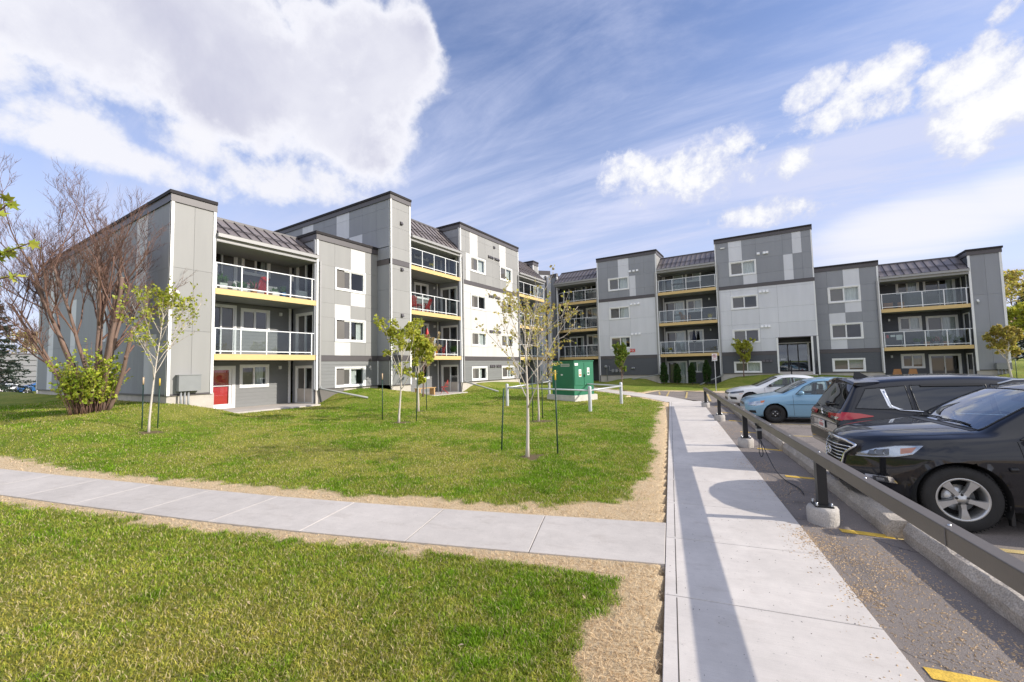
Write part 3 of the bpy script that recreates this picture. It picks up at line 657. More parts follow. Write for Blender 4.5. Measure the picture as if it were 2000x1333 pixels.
for a in dd: 
    f=MB(); EW.box(f,a[1],a[1]+.08,a[3],a[4],-.02,.03,M['trim']); EW.box(f,a[2]-.08,a[2],a[3],a[4],-.02,.03,M['trim']); EW.box(f,a[1]+.08,a[2]-.08,a[4]-.08,a[4],-.02,.032,M['trim'])
    o=f.build('side_door',RW); l=MB(); EW.box(l,a[1]+.08,a[2]-.08,a[3],a[4]-.08,-.10,-.06,M['lapd']); EW.box(l,a[1]+.16,a[1]+.22,a[3]+.95,a[3]+1.02,-.06,-.01,M['steel']); l.build('door_leaf',o)
# entrance door, framed in black
en=Fr('y',Y1+1.62,-1); f=MB()
F=M['blackm']
for u in (.32,.95,1.62,2.36): en.box(f,u-.04,u+.04,1.06,3.24,-.05,.03,F)
for z in (1.06,3.16): en.box(f,.36,2.32,z,z+.10,-.05,.026,F)
en.box(f,.30,2.46,3.26,3.33,-.05,.05,M['trim']); en.box(f,2.22,2.34,1.06,3.26,.05,.10,M['trim'])
o=f.build('entrance_door',RW,'black framed glass entrance door set back under the upper floors')
for a,b in ((.36,.91),(.99,1.58),(1.66,2.32)):
    p=MB(); en.box(p,a,b,1.16,3.16,-.012,-.006,M['pane']); p.build('pane',o)
h=MB(); en.box(h,.45,.80,2.02,2.06,.03,.07,M['steel']); h.build('push_bar',o)
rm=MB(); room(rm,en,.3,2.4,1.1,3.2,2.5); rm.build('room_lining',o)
for i,(u,z) in enumerate(((1.05,0),(2.62,0))):   # step rails
    h=MB(); h.tube([(u,Y1-1.5,.45),(u,Y1-1.5,1.35),(u,Y1-.2,1.95),(u,Y1-.2,.9)],.022,M['blackm'],8); h.build('handrail',RW)
st=MB()
for i in range(4): st.box((.1,Y1-1.7+i*.42,.0),(2.7,Y1-.02,.42+i*.155),M['conc'])
st.build('entrance_steps',RW)
# balconies
for zd in (D1,D2,D3): balcony(RW,F1,-8.45,-3.78,zd,2.0,[-8.38,-7.22,-6.09,-4.97,-3.84])
for zd in (D1,D2): balcony(RW,F2,6.65,11.12,zd,2.0,[6.72,7.77,8.84,9.91,10.97])
for zd in (D1,D2,D3): # chamfered left end
    b=balcony(RW,F1,-17.7,-14.05,zd,2.0,[-17.62,-16.5,-15.3,-14.12])
    e=MB(); e.prism([(-17.7,Y1+.03),(-18.55,Y1+.65),(-18.55,Y1+2.0),(-17.7,Y1+2.0)],zd-.05,zd,M['deck']); e.prism([(-17.7,Y1),(-18.58,Y1+.64),(-18.55,Y1+.70),(-17.7,Y1+.06)],zd-.255,zd-.012,M['fascia'])
    e.prism([(-17.66,Y1+.03),(-18.54,Y1+.66),(-18.50,Y1+.71),(-17.64,Y1+.09)],zd+1.04,zd+1.08,M['alu']); e.prism([(-17.66,Y1+.04),(-18.54,Y1+.67),(-18.51,Y1+.70),(-17.64,Y1+.07)],zd+.09,zd+.135,M['alu'])
    e.box((-18.56,Y1+.66,zd-.02),(-18.51,Y1+.71,zd+1.06),M['alu']); e.build('balcony_end',b)
mansard(RW,F1,-8.46,-3.77,11.60,10.22,1.9,n=12); mansard(RW,F2,6.65,11.15,PAR3-.1,7.72,1.7,n=10); mansard(RW,F1,-18.6,-14.03,11.60,10.22,1.9,n=12)
for u,zs_ in ((-4.56,(2.05,4.75,7.46,10.12)),(-14.35,(4.8,7.5,10.2))):
    for z in zs_: wall_light(RW,G,u,z)
for z in (2.05,4.76,7.46): wall_light(RW,Gd,7.38,z)
for z in (10.42,7.37,4.63): vents(RW,F1,[-10.85,-10.5,-10.18],z,'white'); vents(RW,F1,[-.66,-.40,-.20] if z<10 else [-.65,-.24,-.07],z,'white')
vents(RW,F1,[-.69,-.45,-.2],1.93,'cap')
d=MB(); F1.box(d,-3.30,-3.0,11.22,11.30,0,.10,M['lamp']); d.build('wall_light',RW)
camera_dome(RW,F2,11.44,5.54)
downspout(RW,F1,-8.63,.95,10.0,.08); downspout(RW,F1,-3.62,.95,10.0,.08); downspout(RW,F2,6.50,1.0,7.5,.08); downspout(RW,F1,-14.06,.2,10.0,.10)
ub=MB(); F2.box(ub,11.95,12.62,1.08,1.50,.03,.27,M['utilgrey']); e=ub.build('electrical_box',RW)
for u in (12.05,12.2,12.35,12.5):
    c=MB(); c.tube([F2.P(u,.14,.55),F2.P(u,.14,1.08)],.035,M['greym'],8); c.build('conduit',e)
# gas meters and fire department connection
gm=MB(); gm.tube([F1.P(-13.3,.1,.4),F1.P(-13.3,.1,1.75),F1.P(-13.05,.1,1.75),F1.P(-13.05,.1,1.35),F1.P(-12.3,.1,1.30),F1.P(-11.9,.1,1.30)],.028,M['greym'],8)
gm.lathe([(.001,-.08),(.12,-.08),(.13,0),(.12,.08),(.001,.08)],M['greym'],14,'y',F1.P(-13.4,.14,1.72))
for u in (-12.7,-12.35,-12.0): F1.box(gm,u-.11,u+.11,1.18,1.46,.05,.25,M['utilgrey'])
gm.build('gas_meter',RW)
hz=MB()
for u in (-10.95,-10.78): hz.lathe([(.001,0),(.07,0),(.07,.10),(.05,.14),(.001,.15)],M['steel'],12,'y',F1.P(u,.15,1.52))
hz.build('hose_connection',RW)
sg=MB(); F1.box(sg,-11.10,-10.64,2.98,3.28,.005,.022,M['redp']); sgo=sg.build('sign_panel',RW,'red sign with white letters below the lowest window')
def seg_letters(mb,fr,u,z,h,txt,m,o=.0235,k=1.0):
    S={'F':[((0,0),(0,1)),((0,1),(.6,1)),((0,.52),(.5,.52))],'D':[((0,0),(0,1)),((0,1),(.45,.95)),((.45,.95),(.62,.5)),((.62,.5),(.45,.05)),((.45,.05),(0,0))],
       'C':[((.62,.88),(.3,1)),((.3,1),(0,.7)),((0,.7),(0,.3)),((0,.3),(.3,0)),((.3,0),(.62,.12))],'.':[((.0,.0),(.0,.12))]}
    for ch in txt:
        for (a,b) in S.get(ch,[]):
            mb.tube([fr.P(u+a[0]*h,o,z+a[1]*h),fr.P(u+b[0]*h,o,z+b[1]*h)],h*.09,m,6)
        u+=h*.85*k
lt=MB(); seg_letters(lt,F1,-11.05,3.05,.155,'FDC',M['white']); lt.build('lettering',sgo)
# ============================================================ camera, sky, sun
cam=bpy.data.cameras.new('camera'); co=bpy.data.objects.new('camera',cam); COL.objects.link(co)
cam.sensor_width=36; cam.sensor_fit='HORIZONTAL'; cam.lens=36*815.455/2000; cam.clip_end=3000; cam.clip_start=.05
rt=Vector((0.84692134,0.53129324,-0.02125405)); up=Vector((0.0497693,-0.03941234,0.99798281)); fw=Vector((-0.52938384,0.84627074,0.05982124))
mx=Matrix((rt,up,-fw)).transposed().to_4x4(); mx.translation=(0,0,EYE); co.matrix_world=mx; SC.camera=co
SUN_EL,SUN_AZ=27.3,70.0       # azimuth from +Y towards +X
wd=bpy.data.worlds.new('World'); SC.world=wd; wd.use_nodes=True; N,L=wd.node_tree.nodes,wd.node_tree.links
for n in list(N): N.remove(n)
def nd(t,**k):
    n=N.new(t)
    for a,b in k.items(): setattr(n,a,b)
    return n
def mth(op,a,b=None,c=None,clamp=False):
    n=nd('ShaderNodeMath',operation=op,use_clamp=clamp)
    for i,x in enumerate((a,b,c)):
        if x is None: continue
        if isinstance(x,(int,float)): n.inputs[i].default_value=x
        else: L.new(x,n.inputs[i])
    return n.outputs[0]
def vdot(v,c):
    n=nd('ShaderNodeVectorMath',operation='DOT_PRODUCT'); L.new(v,n.inputs[0]); n.inputs[1].default_value=c; return n.outputs['Value']
def ramp01(x,a,b,sm=True):
    n=nd('ShaderNodeMapRange'); n.interpolation_type='SMOOTHSTEP' if sm else 'LINEAR'; n.inputs['From Min'].default_value=a; n.inputs['From Max'].default_value=b; L.new(x,n.inputs[0]); return n.outputs[0]
def noise(v,scale,detail,rough=.55,dist=0.0,st=None,rot=None):
    if st:
        mp=nd('ShaderNodeMapping'); mp.inputs['Scale'].default_value=st
        if rot: mp.inputs['Rotation'].default_value=rot
        L.new(v,mp.inputs[0]); v=mp.outputs[0]
    n=nd('ShaderNodeTexNoise'); n.inputs['Scale'].default_value=scale; n.inputs['Detail'].default_value=detail; n.inputs['Roughness'].default_value=rough; n.inputs['Distortion'].default_value=dist
    L.new(v,n.inputs['Vector']); return n.outputs[0]
def mixc(f,a,b):
    n=nd('ShaderNodeMix',data_type='RGBA')
    if isinstance(f,(int,float)): n.inputs[0].default_value=f
    else: L.new(f,n.inputs[0])
    for i,x in ((6,a),(7,b)):
        if isinstance(x,tuple): n.inputs[i].default_value=(*x,1)
        else: L.new(x,n.inputs[i])
    return n.outputs[2]
tc=nd('ShaderNodeTexCoord'); D=tc.outputs['Generated']
sky=nd('ShaderNodeTexSky',sky_type='NISHITA',sun_disc=False,sun_elevation=R_(SUN_EL),sun_rotation=R_(SUN_AZ),altitude=600,air_density=1.25,dust_density=.6,ozone_density=3.0)
SOFT=[((-0.769,0.349,0.536),(1.26,2.39,0.25),(3.74,-0.43,5.64),1.0),((-0.638,0.493,0.592),(4.23,4.32,0.96),(3.7,-2.87,6.38),1.0),
((-0.849,0.179,0.496),(1.63,3.95,1.36),(6.51,-0.9,11.46),0.9),((-0.569,0.545,0.616),(9.34,12.09,-2.06),(7.43,-1.32,8.03),1.0),
((-0.728,0.49,0.48),(3.43,5.5,-0.42),(6.21,-0.68,10.11),0.9),((-0.905,0.155,0.395),(2.3,11.71,0.67),(14.1,2.26,31.39),0.8),
((-0.904,0.226,0.361),(1.74,5.95,0.64),(12.47,-0.04,31.24),0.9),((-0.807,0.454,0.377),(3.72,5.66,1.14),(7.07,-4.24,20.23),1.0),
((-0.853,0.33,0.405),(3.83,11.26,-1.1),(12.42,2.06,24.49),0.8),((0.221,0.95,0.221),(5.95,-1.44,0.25),(-2.31,-3.25,16.25),0.9),
((-0.80,0.20,0.60),(1.9,3.0,.6),(4.5,-.4,6.5),.8),((0.316,0.918,0.24),(11.04,-3.96,0.63),(-3.12,-3.66,18.11),0.8),((-0.892,0.126,0.434),(3.11,11.59,3.02),(12.41,-0.02,25.55),0.6)]
CRISP=[((-0.23,0.891,0.391),(12.91,5.65,-5.29),(8.29,-5.96,18.46),1.0),((-0.088,0.918,0.386),(11.94,1.72,-1.37),(0.05,-6.89,16.41),1.0),
((-0.005,0.957,0.289),(12.01,0.97,-3.04),(3.65,-10.59,35.08),1.0),((0.048,0.927,0.372),(26.92,-0.16,-3.06),(-3.8,-16.64,41.98),0.75),
((0.157,0.879,0.451),(18.26,-1.82,-2.81),(-5.4,-12.62,26.49),1.0),((0.131,0.899,0.418),(12.73,0.16,-4.35),(-0.04,-15.48,33.34),1.0),
((0.082,0.881,0.467),(24.52,-1.42,-1.66),(-8.51,-18.61,36.61),0.8),((0.27,0.867,0.419),(17.49,-4.34,-2.26),(-6.34,-9.94,24.62),1.0),
((0.273,0.893,0.357),(20.63,-4.84,-3.68),(-3.52,-7.2,20.7),1.0),((0.31,0.873,0.376),(30.27,-4.65,-14.13),(-1.21,-7.01,17.26),1.0),
((0.196,0.864,0.463),(37.55,-3.86,-8.65),(-12.53,-31.92,64.88),0.6),((0.299,0.828,0.475),(57.64,-17.49,-5.75),(-22.42,-28.31,63.46),0.6)]
def blobs(lst):
    acc=None
    for c,e1,e2,st in lst:
        u=vdot(D,e1); v=vdot(D,e2)
        # vectors are tangent at c: subtract nothing (u, v are 0 at c); the third term keeps the far side of the sky clear
        r2=mth('ADD',mth('MULTIPLY',u,u),mth('MULTIPLY',v,v)); f=mth('MULTIPLY',mth('SUBTRACT',1.0,vdot(D,c)),4.0)
        m=mth('MULTIPLY_ADD',mth('SUBTRACT',mth('SUBTRACT',1.0,r2),f),st,0.0)
        acc=m if acc is None else mth('MAXIMUM',acc,m)
    return acc
sep=nd('ShaderNodeSeparateXYZ'); L.new(D,sep.inputs[0]); dz=sep.outputs[2]
den=mth('ADD',mth('MAXIMUM',dz,0.0),.16)
cl=nd('ShaderNodeCombineXYZ'); L.new(mth('DIVIDE',sep.outputs[0],den),cl.inputs[0]); L.new(mth('DIVIDE',sep.outputs[1],den),cl.inputs[1]); LAY=cl.outputs[0]
# the large grey-white cloud at the upper left
BIG,STR,HZ=SOFT[:5]+SOFT[10:11],SOFT[5:9]+SOFT[12:],[SOFT[9],SOFT[11]]
nA=noise(D,3.0,10,.56,.25); nA2=noise(D,9,9,.64,.15); nA3=noise(D,26,6,.62,.1)
mA=mth('ADD',mth('MAXIMUM',blobs(BIG),-1.0),mth('ADD',mth('MULTIPLY',mth('SUBTRACT',nA,.5),2.3),mth('ADD',mth('MULTIPLY',mth('SUBTRACT',nA2,.5),1.3),mth('MULTIPLY',mth('SUBTRACT',nA3,.5),.5))))
A=mth('MULTIPLY',ramp01(mA,-.10,.42),.96)
# broken white streets below it, and the thin bright haze low on the right
mS=mth('ADD',mth('MAXIMUM',blobs(STR),-1.5),mth('ADD',mth('MULTIPLY',mth('SUBTRACT',nA2,.5),4.2),mth('MULTIPLY',mth('SUBTRACT',nA3,.5),1.6)))
S_C=mth('MULTIPLY',ramp01(mS,-.45,.90),.94)
mH=mth('ADD',mth('MAXIMUM',blobs(HZ),-1.0),mth('MULTIPLY',mth('SUBTRACT',noise(LAY,1.3,8,.6,.7,st=(.5,1.6,1),rot=(0,0,R_(-20))),.5),2.0))
H_C=mth('MULTIPLY',ramp01(mH,-.35,.95),.88)
nB=noise(D,12,10,.62,.30); nB2=noise(D,34,8,.66,.1)
mB=mth('ADD',mth('MAXIMUM',blobs(CRISP),-2.2),mth('ADD',mth('MULTIPLY',mth('SUBTRACT',nB,.5),5.2),mth('MULTIPLY',mth('SUBTRACT',nB2,.5),3.0)))
B=mth('MULTIPLY',ramp01(mB,-.62,.45),.97)
# unseen cloud field added behind the viewer to brighten fill light and reflections
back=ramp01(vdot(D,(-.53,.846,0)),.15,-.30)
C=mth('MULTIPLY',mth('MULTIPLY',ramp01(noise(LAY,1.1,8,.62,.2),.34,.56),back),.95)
# thin high streaks that fan out over the sky
s1=noise(LAY,1.0,9,.62,.9,st=(.42,1.9,1),rot=(0,0,R_(-20))); s2=noise(LAY,.55,5,.5,.4,st=(.6,1.2,1),rot=(0,0,R_(-20))); s3=noise(LAY,2.6,8,.66,1.2,st=(.5,1.7,1),rot=(0,0,R_(-26)))
Z=mth('MULTIPLY',ramp01(mth('ADD',mth('MULTIPLY',s1,.75),mth('MULTIPLY',s3,.25)),.40,.66),ramp01(s2,.30,.60))
hor=mth('MULTIPLY',ramp01(dz,.70,.05),.72)
veil=mth('ADD',mth('MULTIPLY',Z,.85),hor,clamp=True)
shA=ramp01(noise(D,3.2,7,.55,.3),.34,.66)
grey=mth('MULTIPLY',ramp01(mA,.30,.85),mth('ADD',mth('MULTIPLY',shA,.72),.28))
colA=mixc(grey,(.70,.70,.745),(.45,.455,.555))
colB=mixc(ramp01(mth('ADD',mth('MULTIPLY',mB,.45),mth('MULTIPLY',nB2,.6)),.25,.95),(.52,.55,.68),(.745,.745,.75))
bgS=nd('ShaderNodeBackground'); bgS.inputs[1].default_value=.125
tint=nd('ShaderNodeMix',data_type='RGBA',blend_type='MULTIPLY'); tint.inputs[0].default_value=1; L.new(sky.outputs[0],tint.inputs[6]); tint.inputs[7].default_value=(1.15,1.03,1.16,1); L.new(tint.outputs[2],bgS.inputs[0])
def over(base,colr,fac,strength=1.0):
    b=nd('ShaderNodeBackground'); b.inputs[1].default_value=strength
    if isinstance(colr,tuple): b.inputs[0].default_value=(*colr,1)
    else: L.new(colr,b.inputs[0])
    m=nd('ShaderNodeMixShader'); L.new(fac,m.inputs[0]); L.new(base,m.inputs[1]); L.new(b.outputs[0],m.inputs[2]); return m.outputs[0]
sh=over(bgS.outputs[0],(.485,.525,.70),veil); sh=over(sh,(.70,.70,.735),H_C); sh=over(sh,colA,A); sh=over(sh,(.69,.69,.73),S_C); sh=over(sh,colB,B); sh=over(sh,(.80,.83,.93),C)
ow=nd('ShaderNodeOutputWorld'); L.new(sh,ow.inputs[0])
sl=bpy.data.lights.new('sun','SUN'); sl.energy=3.9; sl.angle=R_(.55); sl.color=(1,.93,.83)
so=bpy.data.objects.new('sun',sl); COL.objects.link(so)
sd=Vector((math.sin(R_(SUN_AZ))*math.cos(R_(SUN_EL)),math.cos(R_(SUN_AZ))*math.cos(R_(SUN_EL)),math.sin(R_(SUN_EL))))
so.rotation_euler=sd.to_track_quat('Z','Y').to_euler(); so.location=sd*60
SC.view_settings.view_transform='Standard'; SC.view_settings.look='None'; SC.view_settings.exposure=.45; SC.view_settings.gamma=1
SC.cycles.max_bounces=8; SC.cycles.transparent_max_bounces=16; SC.cycles.use_denoising=True
SC.cycles.sample_clamp_indirect=6; SC.cycles.caustics_reflective=False; SC.cycles.caustics_refractive=False

# ============================================================ ground
def axis(segs):
    out=[]
    for a,b,st in segs:
        n=max(1,int(round(abs(b-a)/st))); out+= [a+(b-a)*i/n for i in range(n)]
    out.append(segs[-1][1]); return np.array(out)
gx=axis([(-900,-120,80),(-120,-60,6),(-60,-40,1.2),(-40,-20,.4),(-20,-9,.2),(-9,.4,.085),(.4,16,.4),(16,40,1.5),(40,120,8),(120,900,80)])
gy=axis([(-900,-120,80),(-120,-20,8),(-20,-3,.9),(-3,.5,.2),(.5,8,.085),(8,22,.16),(22,42,.25),(42,60,1.5),(60,120,8),(120,900,80)])
GX,GY=np.meshgrid(gx,gy,indexing='ij'); GZ=ground(GX,GY)
nx,ny=len(gx),len(gy)
vs=np.stack([GX,GY,GZ],-1).reshape(-1,3)
ii=np.arange((nx-1)*ny).reshape(nx-1,ny)[:,:-1].ravel(); fs=np.stack([ii,ii+ny,ii+ny+1,ii+1],-1)
me=bpy.data.meshes.new('ground'); me.vertices.add(len(vs)); me.vertices.foreach_set('co',vs.ravel().astype(np.float32))
me.loops.add(fs.size); me.loops.foreach_set('vertex_index',fs.ravel().astype(np.int32)); me.polygons.add(len(fs)); me.polygons.foreach_set('loop_start',np.arange(0,fs.size,4,dtype=np.int32)); me.polygons.foreach_set('loop_total',np.full(len(fs),4,np.int32))
me.update(calc_edges=True); me.polygons.foreach_set('use_smooth',np.ones(len(fs),bool))
def dryness(x,y):
    hd=hard_dist(x,y); a=np.asarray(x)*NX+np.asarray(y)*NY; s=np.asarray(x)*DX+np.asarray(y)*DY
    w=.36+.24*(fbm(x*1.3,y*1.3,3)-.5)*2
    # wider at the corners of the crossing, narrow on the near side of the cross walk
    near=(s<4.0)&(x<-1.0); w=np.where(near,w*.62,w)
    corner=np.exp(-((a+.35)**2+(s-3.1)**2)/.45); w=w+.45*corner
    corner2=np.exp(-((a+.6)**2+(s-5.9)**2)/.35); w=w+.30*corner2
    w=w+.25*np.exp(-((x+15)**2+(y-3.0)**2)/4.0)
    w=np.where(s>12,w*.95,w)
    w=w*np.where((y>24)&(x>-13),.9,1)
    n=(fbm(x*5,y*5,3)-.5)*.34+(fbm(x*17,y*17,2)-.5)*.16
    d=sstep(.10,-.10,hd-w+n)
    return np.where(hd>6,0,d)
DRY=dryness(vs[:,0],vs[:,1])
TREES_AT=[(-15.56,4.78,.30),(-11.13,10.28,.36),(-12.84,12.94,.30),(-4.59,7.86,.34),(-7.12,13.03,.40),(-9.38,29.91,.4),(11.9,36.8,.4)]
def earth(x,y):
    e=np.zeros_like(np.asarray(x,float))
    for (tx,ty,r) in TREES_AT:
        d=np.hypot(x-tx-.08,y-ty)+.5*(fbm(np.asarray(x)*3.3,np.asarray(y)*3.3,3)-.5); e=np.maximum(e,sstep(r,r*.55,d))
    return e
def lush(x,y):
    """patches: 1 = strong green, 0 = thin yellowish turf"""
    v=fbm(x*.55+3,y*.55+9,4); v2=fbm(x*1.7+40,y*1.7+2,3)
    v3=fbm(x*4.1+7,y*4.1+5,3); l=sstep(.36,.66,.52*v+.26*v2+.24*v3)
    hd=hard_dist(x,y); l=np.maximum(l,.55*sstep(2.2,.7,hd))
    for (tx,ty,r) in TREES_AT: l=np.maximum(l,.9*np.exp(-(np.hypot(x-tx,y-ty)/(r*1.9))**2))
    return l
LUSH=lush(vs[:,0],vs[:,1]); ERT=earth(vs[:,0],vs[:,1])
for nm,arr in (('dry',DRY),('lush',LUSH),('earth',ERT)):
    at=me.attributes.new(nm,'FLOAT','POINT'); at.data.foreach_set('value',arr.astype(np.float32))
gm_=bpy.data.materials.new('lawn_ground'); gm_.use_nodes=True; N,L=nt(gm_); bs=N['Principled BSDF']; bs.inputs['Roughness'].default_value=.9; bs.inputs['Specular IOR Level'].default_value=.15
tc=N.new('ShaderNodeTexCoord'); O=tc.outputs['Object']
def nz(s,d=5,r=.6):
    n=N.new('ShaderNodeTexNoise'); n.inputs['Scale'].default_value=s; n.inputs['Detail'].default_value=d; n.inputs['Roughness'].default_value=r; L.new(O,n.inputs['Vector']); return n.outputs[0]
def mp_(x,a,b):
    n=N.new('ShaderNodeMapRange'); n.inputs['From Min'].default_value=a; n.inputs['From Max'].default_value=b; L.new(x,n.inputs[0]); return n.outputs[0]
def mc(f,a,b):
    n=N.new('ShaderNodeMix'); n.data_type='RGBA'
    L.new(f,n.inputs[0])
    for i,x in ((6,a),(7,b)):
        if isinstance(x,tuple): n.inputs[i].default_value=(*x,1)
        else: L.new(x,n.inputs[i])
    return n.outputs[2]
def att(k):
    n=N.new('ShaderNodeAttribute'); n.attribute_name=k; return n.outputs['Fac']
gA=mc(mp_(nz(26,4),.35,.68),(.080,.150,.010),(.195,.31,.020)); gB=mc(mp_(nz(32,4),.35,.66),(.22,.265,.03),(.40,.38,.085))
turf=mc(att('lush'),gB,gA); turf=mc(mp_(nz(190,2),.42,.66),turf,mc(mp_(nz(60,2),.4,.6),(.04,.075,.008),(.40,.37,.10)))
straw=mc(mp_(nz(70,4,.7),.3,.7),(.50,.37,.22),(.92,.73,.48))
c1=mc(att('dry'),turf,straw); c2=mc(att('earth'),c1,mc(mp_(nz(50),.3,.7),(.10,.075,.045),(.26,.19,.11)))
L.new(c2,bs.inputs['Base Color'])
bp=N.new('ShaderNodeBump'); bp.inputs['Strength'].default_value=.9; bp.inputs['Distance'].default_value=.03; L.new(nz(120,4,.7),bp.inputs['Height']); L.new(bp.outputs[0],bs.inputs['Normal'])
me.materials.append(gm_); go=bpy.data.objects.new('ground',me); COL.objects.link(go); structure(go)

# ---------------- grass blades: one mesh of many small leaves
def grass_points(n,seed):
    r=np.random.RandomState(seed)
    th=R_(-32)+np.radians(r.uniform(-58,40,n)); d=1.5*np.exp(r.uniform(0,1,n)**.95*math.log(30/1.5))
    x=np.sin(th)*d; y=np.cos(th)*d
    hd=hard_dist(x,y)
    ok=(hd>.03)&~((x<-18.1)&(y>16.2))&~((x<-19.25)&(y>6.4))&~(y>37.9)
    ok&=~((x<-19.2)&(y>6.4)&(y<12.6))
    return x[ok],y[ok],d[ok],r
def blades(name,n,seed,dry):
    x,y,d,r=grass_points(n,seed); D_=dryness(x,y); Lh=lush(x,y); E=earth(x,y)
    k=r.uniform(0,1,len(x))
    keep=((D_>k) if dry else (D_<k*.9))&(E<k)
    keep&=(r.uniform(0,1,len(x))<(.55 if dry else .45+.55*Lh))
    x,y,d,Lh=x[keep],y[keep],d[keep],Lh[keep]; m=len(x)
    z=ground(x,y); an=r.uniform(0,2*np.pi,m); sc=1+d/9
    if dry: h=r.uniform(.006,.022,m)*sc**.4; lean=r.uniform(.02,.065,m); w=.0021*sc*r.uniform(.6,1.4,m)
    else: tuft=fbm(x*9,y*9,3); h=(r.uniform(.008,.030,m)+.030*Lh*r.uniform(.1,1,m)*sstep(.3,.7,tuft))*sc**.3; lean=r.uniform(.006,.045,m); w=.0019*sc*r.uniform(.6,1.5,m)
    la=r.uniform(0,2*np.pi,m); lx,ly=np.cos(la)*lean,np.sin(la)*lean; wx,wy=np.cos(an)*w,np.sin(an)*w
    P=np.zeros((m,5,3),np.float32)
    P[:,0]=np.stack([x-wx,y-wy,z-.004],-1); P[:,1]=np.stack([x+wx,y+wy,z-.004],-1)
    P[:,2]=np.stack([x-wx*.8+lx*.35,y-wy*.8+ly*.35,z+h*.6],-1); P[:,3]=np.stack([x+wx*.8+lx*.35,y+wy*.8+ly*.35,z+h*.6],-1); P[:,4]=np.stack([x+lx,y+ly,z+h],-1)
    me=bpy.data.meshes.new(name); me.vertices.add(m*5); me.vertices.foreach_set('co',P.ravel())
    b=np.arange(m,dtype=np.int32)[:,None]*5; li=np.concatenate([b+np.array([[0,1,3,2]]),b+np.array([[2,3,4]])],1).astype(np.int32)
    me.loops.add(m*7); me.loops.foreach_set('vertex_index',li.ravel()); me.polygons.add(m*2)
    me.polygons.foreach_set('loop_start',np.stack([np.arange(m)*7,np.arange(m)*7+4],-1).ravel().astype(np.int32)); me.polygons.foreach_set('loop_total',np.tile([4,3],m).astype(np.int32))
    me.update(calc_edges=True)
    g=r.uniform(0,1,m)
    if dry: col=np.stack([.94-.40*g,.75-.36*g,.49-.27*g],-1)
    else:
        t=np.clip(.10+Lh*.9+(tuft-.5)*.9+r.normal(0,.20,m),0,1)[:,None]
        a=np.array([[.53,.47,.085]]); bb=np.array([[.205,.375,.014]]); col=a*(1-t)+bb*t; col=col*(.45+.85*g[:,None])*(.72+.5*fbm(x*3,y*3,3))[:,None]
        st=r.uniform(0,1,m)<(.22-.16*Lh); col[st]=np.array([.66,.54,.30])
    at=me.attributes.new('tint','FLOAT_COLOR','POINT'); c4=np.ones((m,5,4),np.float32); c4[:,:,:3]=col[:,None,:]; at.data.foreach_set('color',c4.ravel())
    mt=bpy.data.materials.new(name); mt.use_nodes=True; N,L=nt(mt); b_=N['Principled BSDF']; b_.inputs['Roughness'].default_value=.55; b_.inputs['Specular IOR Level'].default_value=.25
    an_=N.new('ShaderNodeAttribute'); an_.attribute_name='tint'; L.new(an_.outputs['Color'],b_.inputs['Base Color'])
    tl=N.new('ShaderNodeBsdfTranslucent'); L.new(an_.outputs['Color'],tl.inputs[0]); ms=N.new('ShaderNodeMixShader'); ms.inputs[0].default_value=.35; L.new(b_.outputs[0],ms.inputs[1]); L.new(tl.outputs[0],ms.inputs[2]); L.new(ms.outputs[0],N['Material Output'].inputs[0])
    me.materials.append(mt); o=bpy.data.objects.new(name,me); COL.objects.link(o); return o
o=blades('grass',1300000,1,False); tag(o,'short patchy green and yellowish lawn grass on both sides of the pale crossing walk','grass',kind='stuff')
o=blades('dry_grass',500000,2,True); tag(o,'strip of dead straw coloured grass along the edges of the concrete walks','dry grass',kind='stuff')

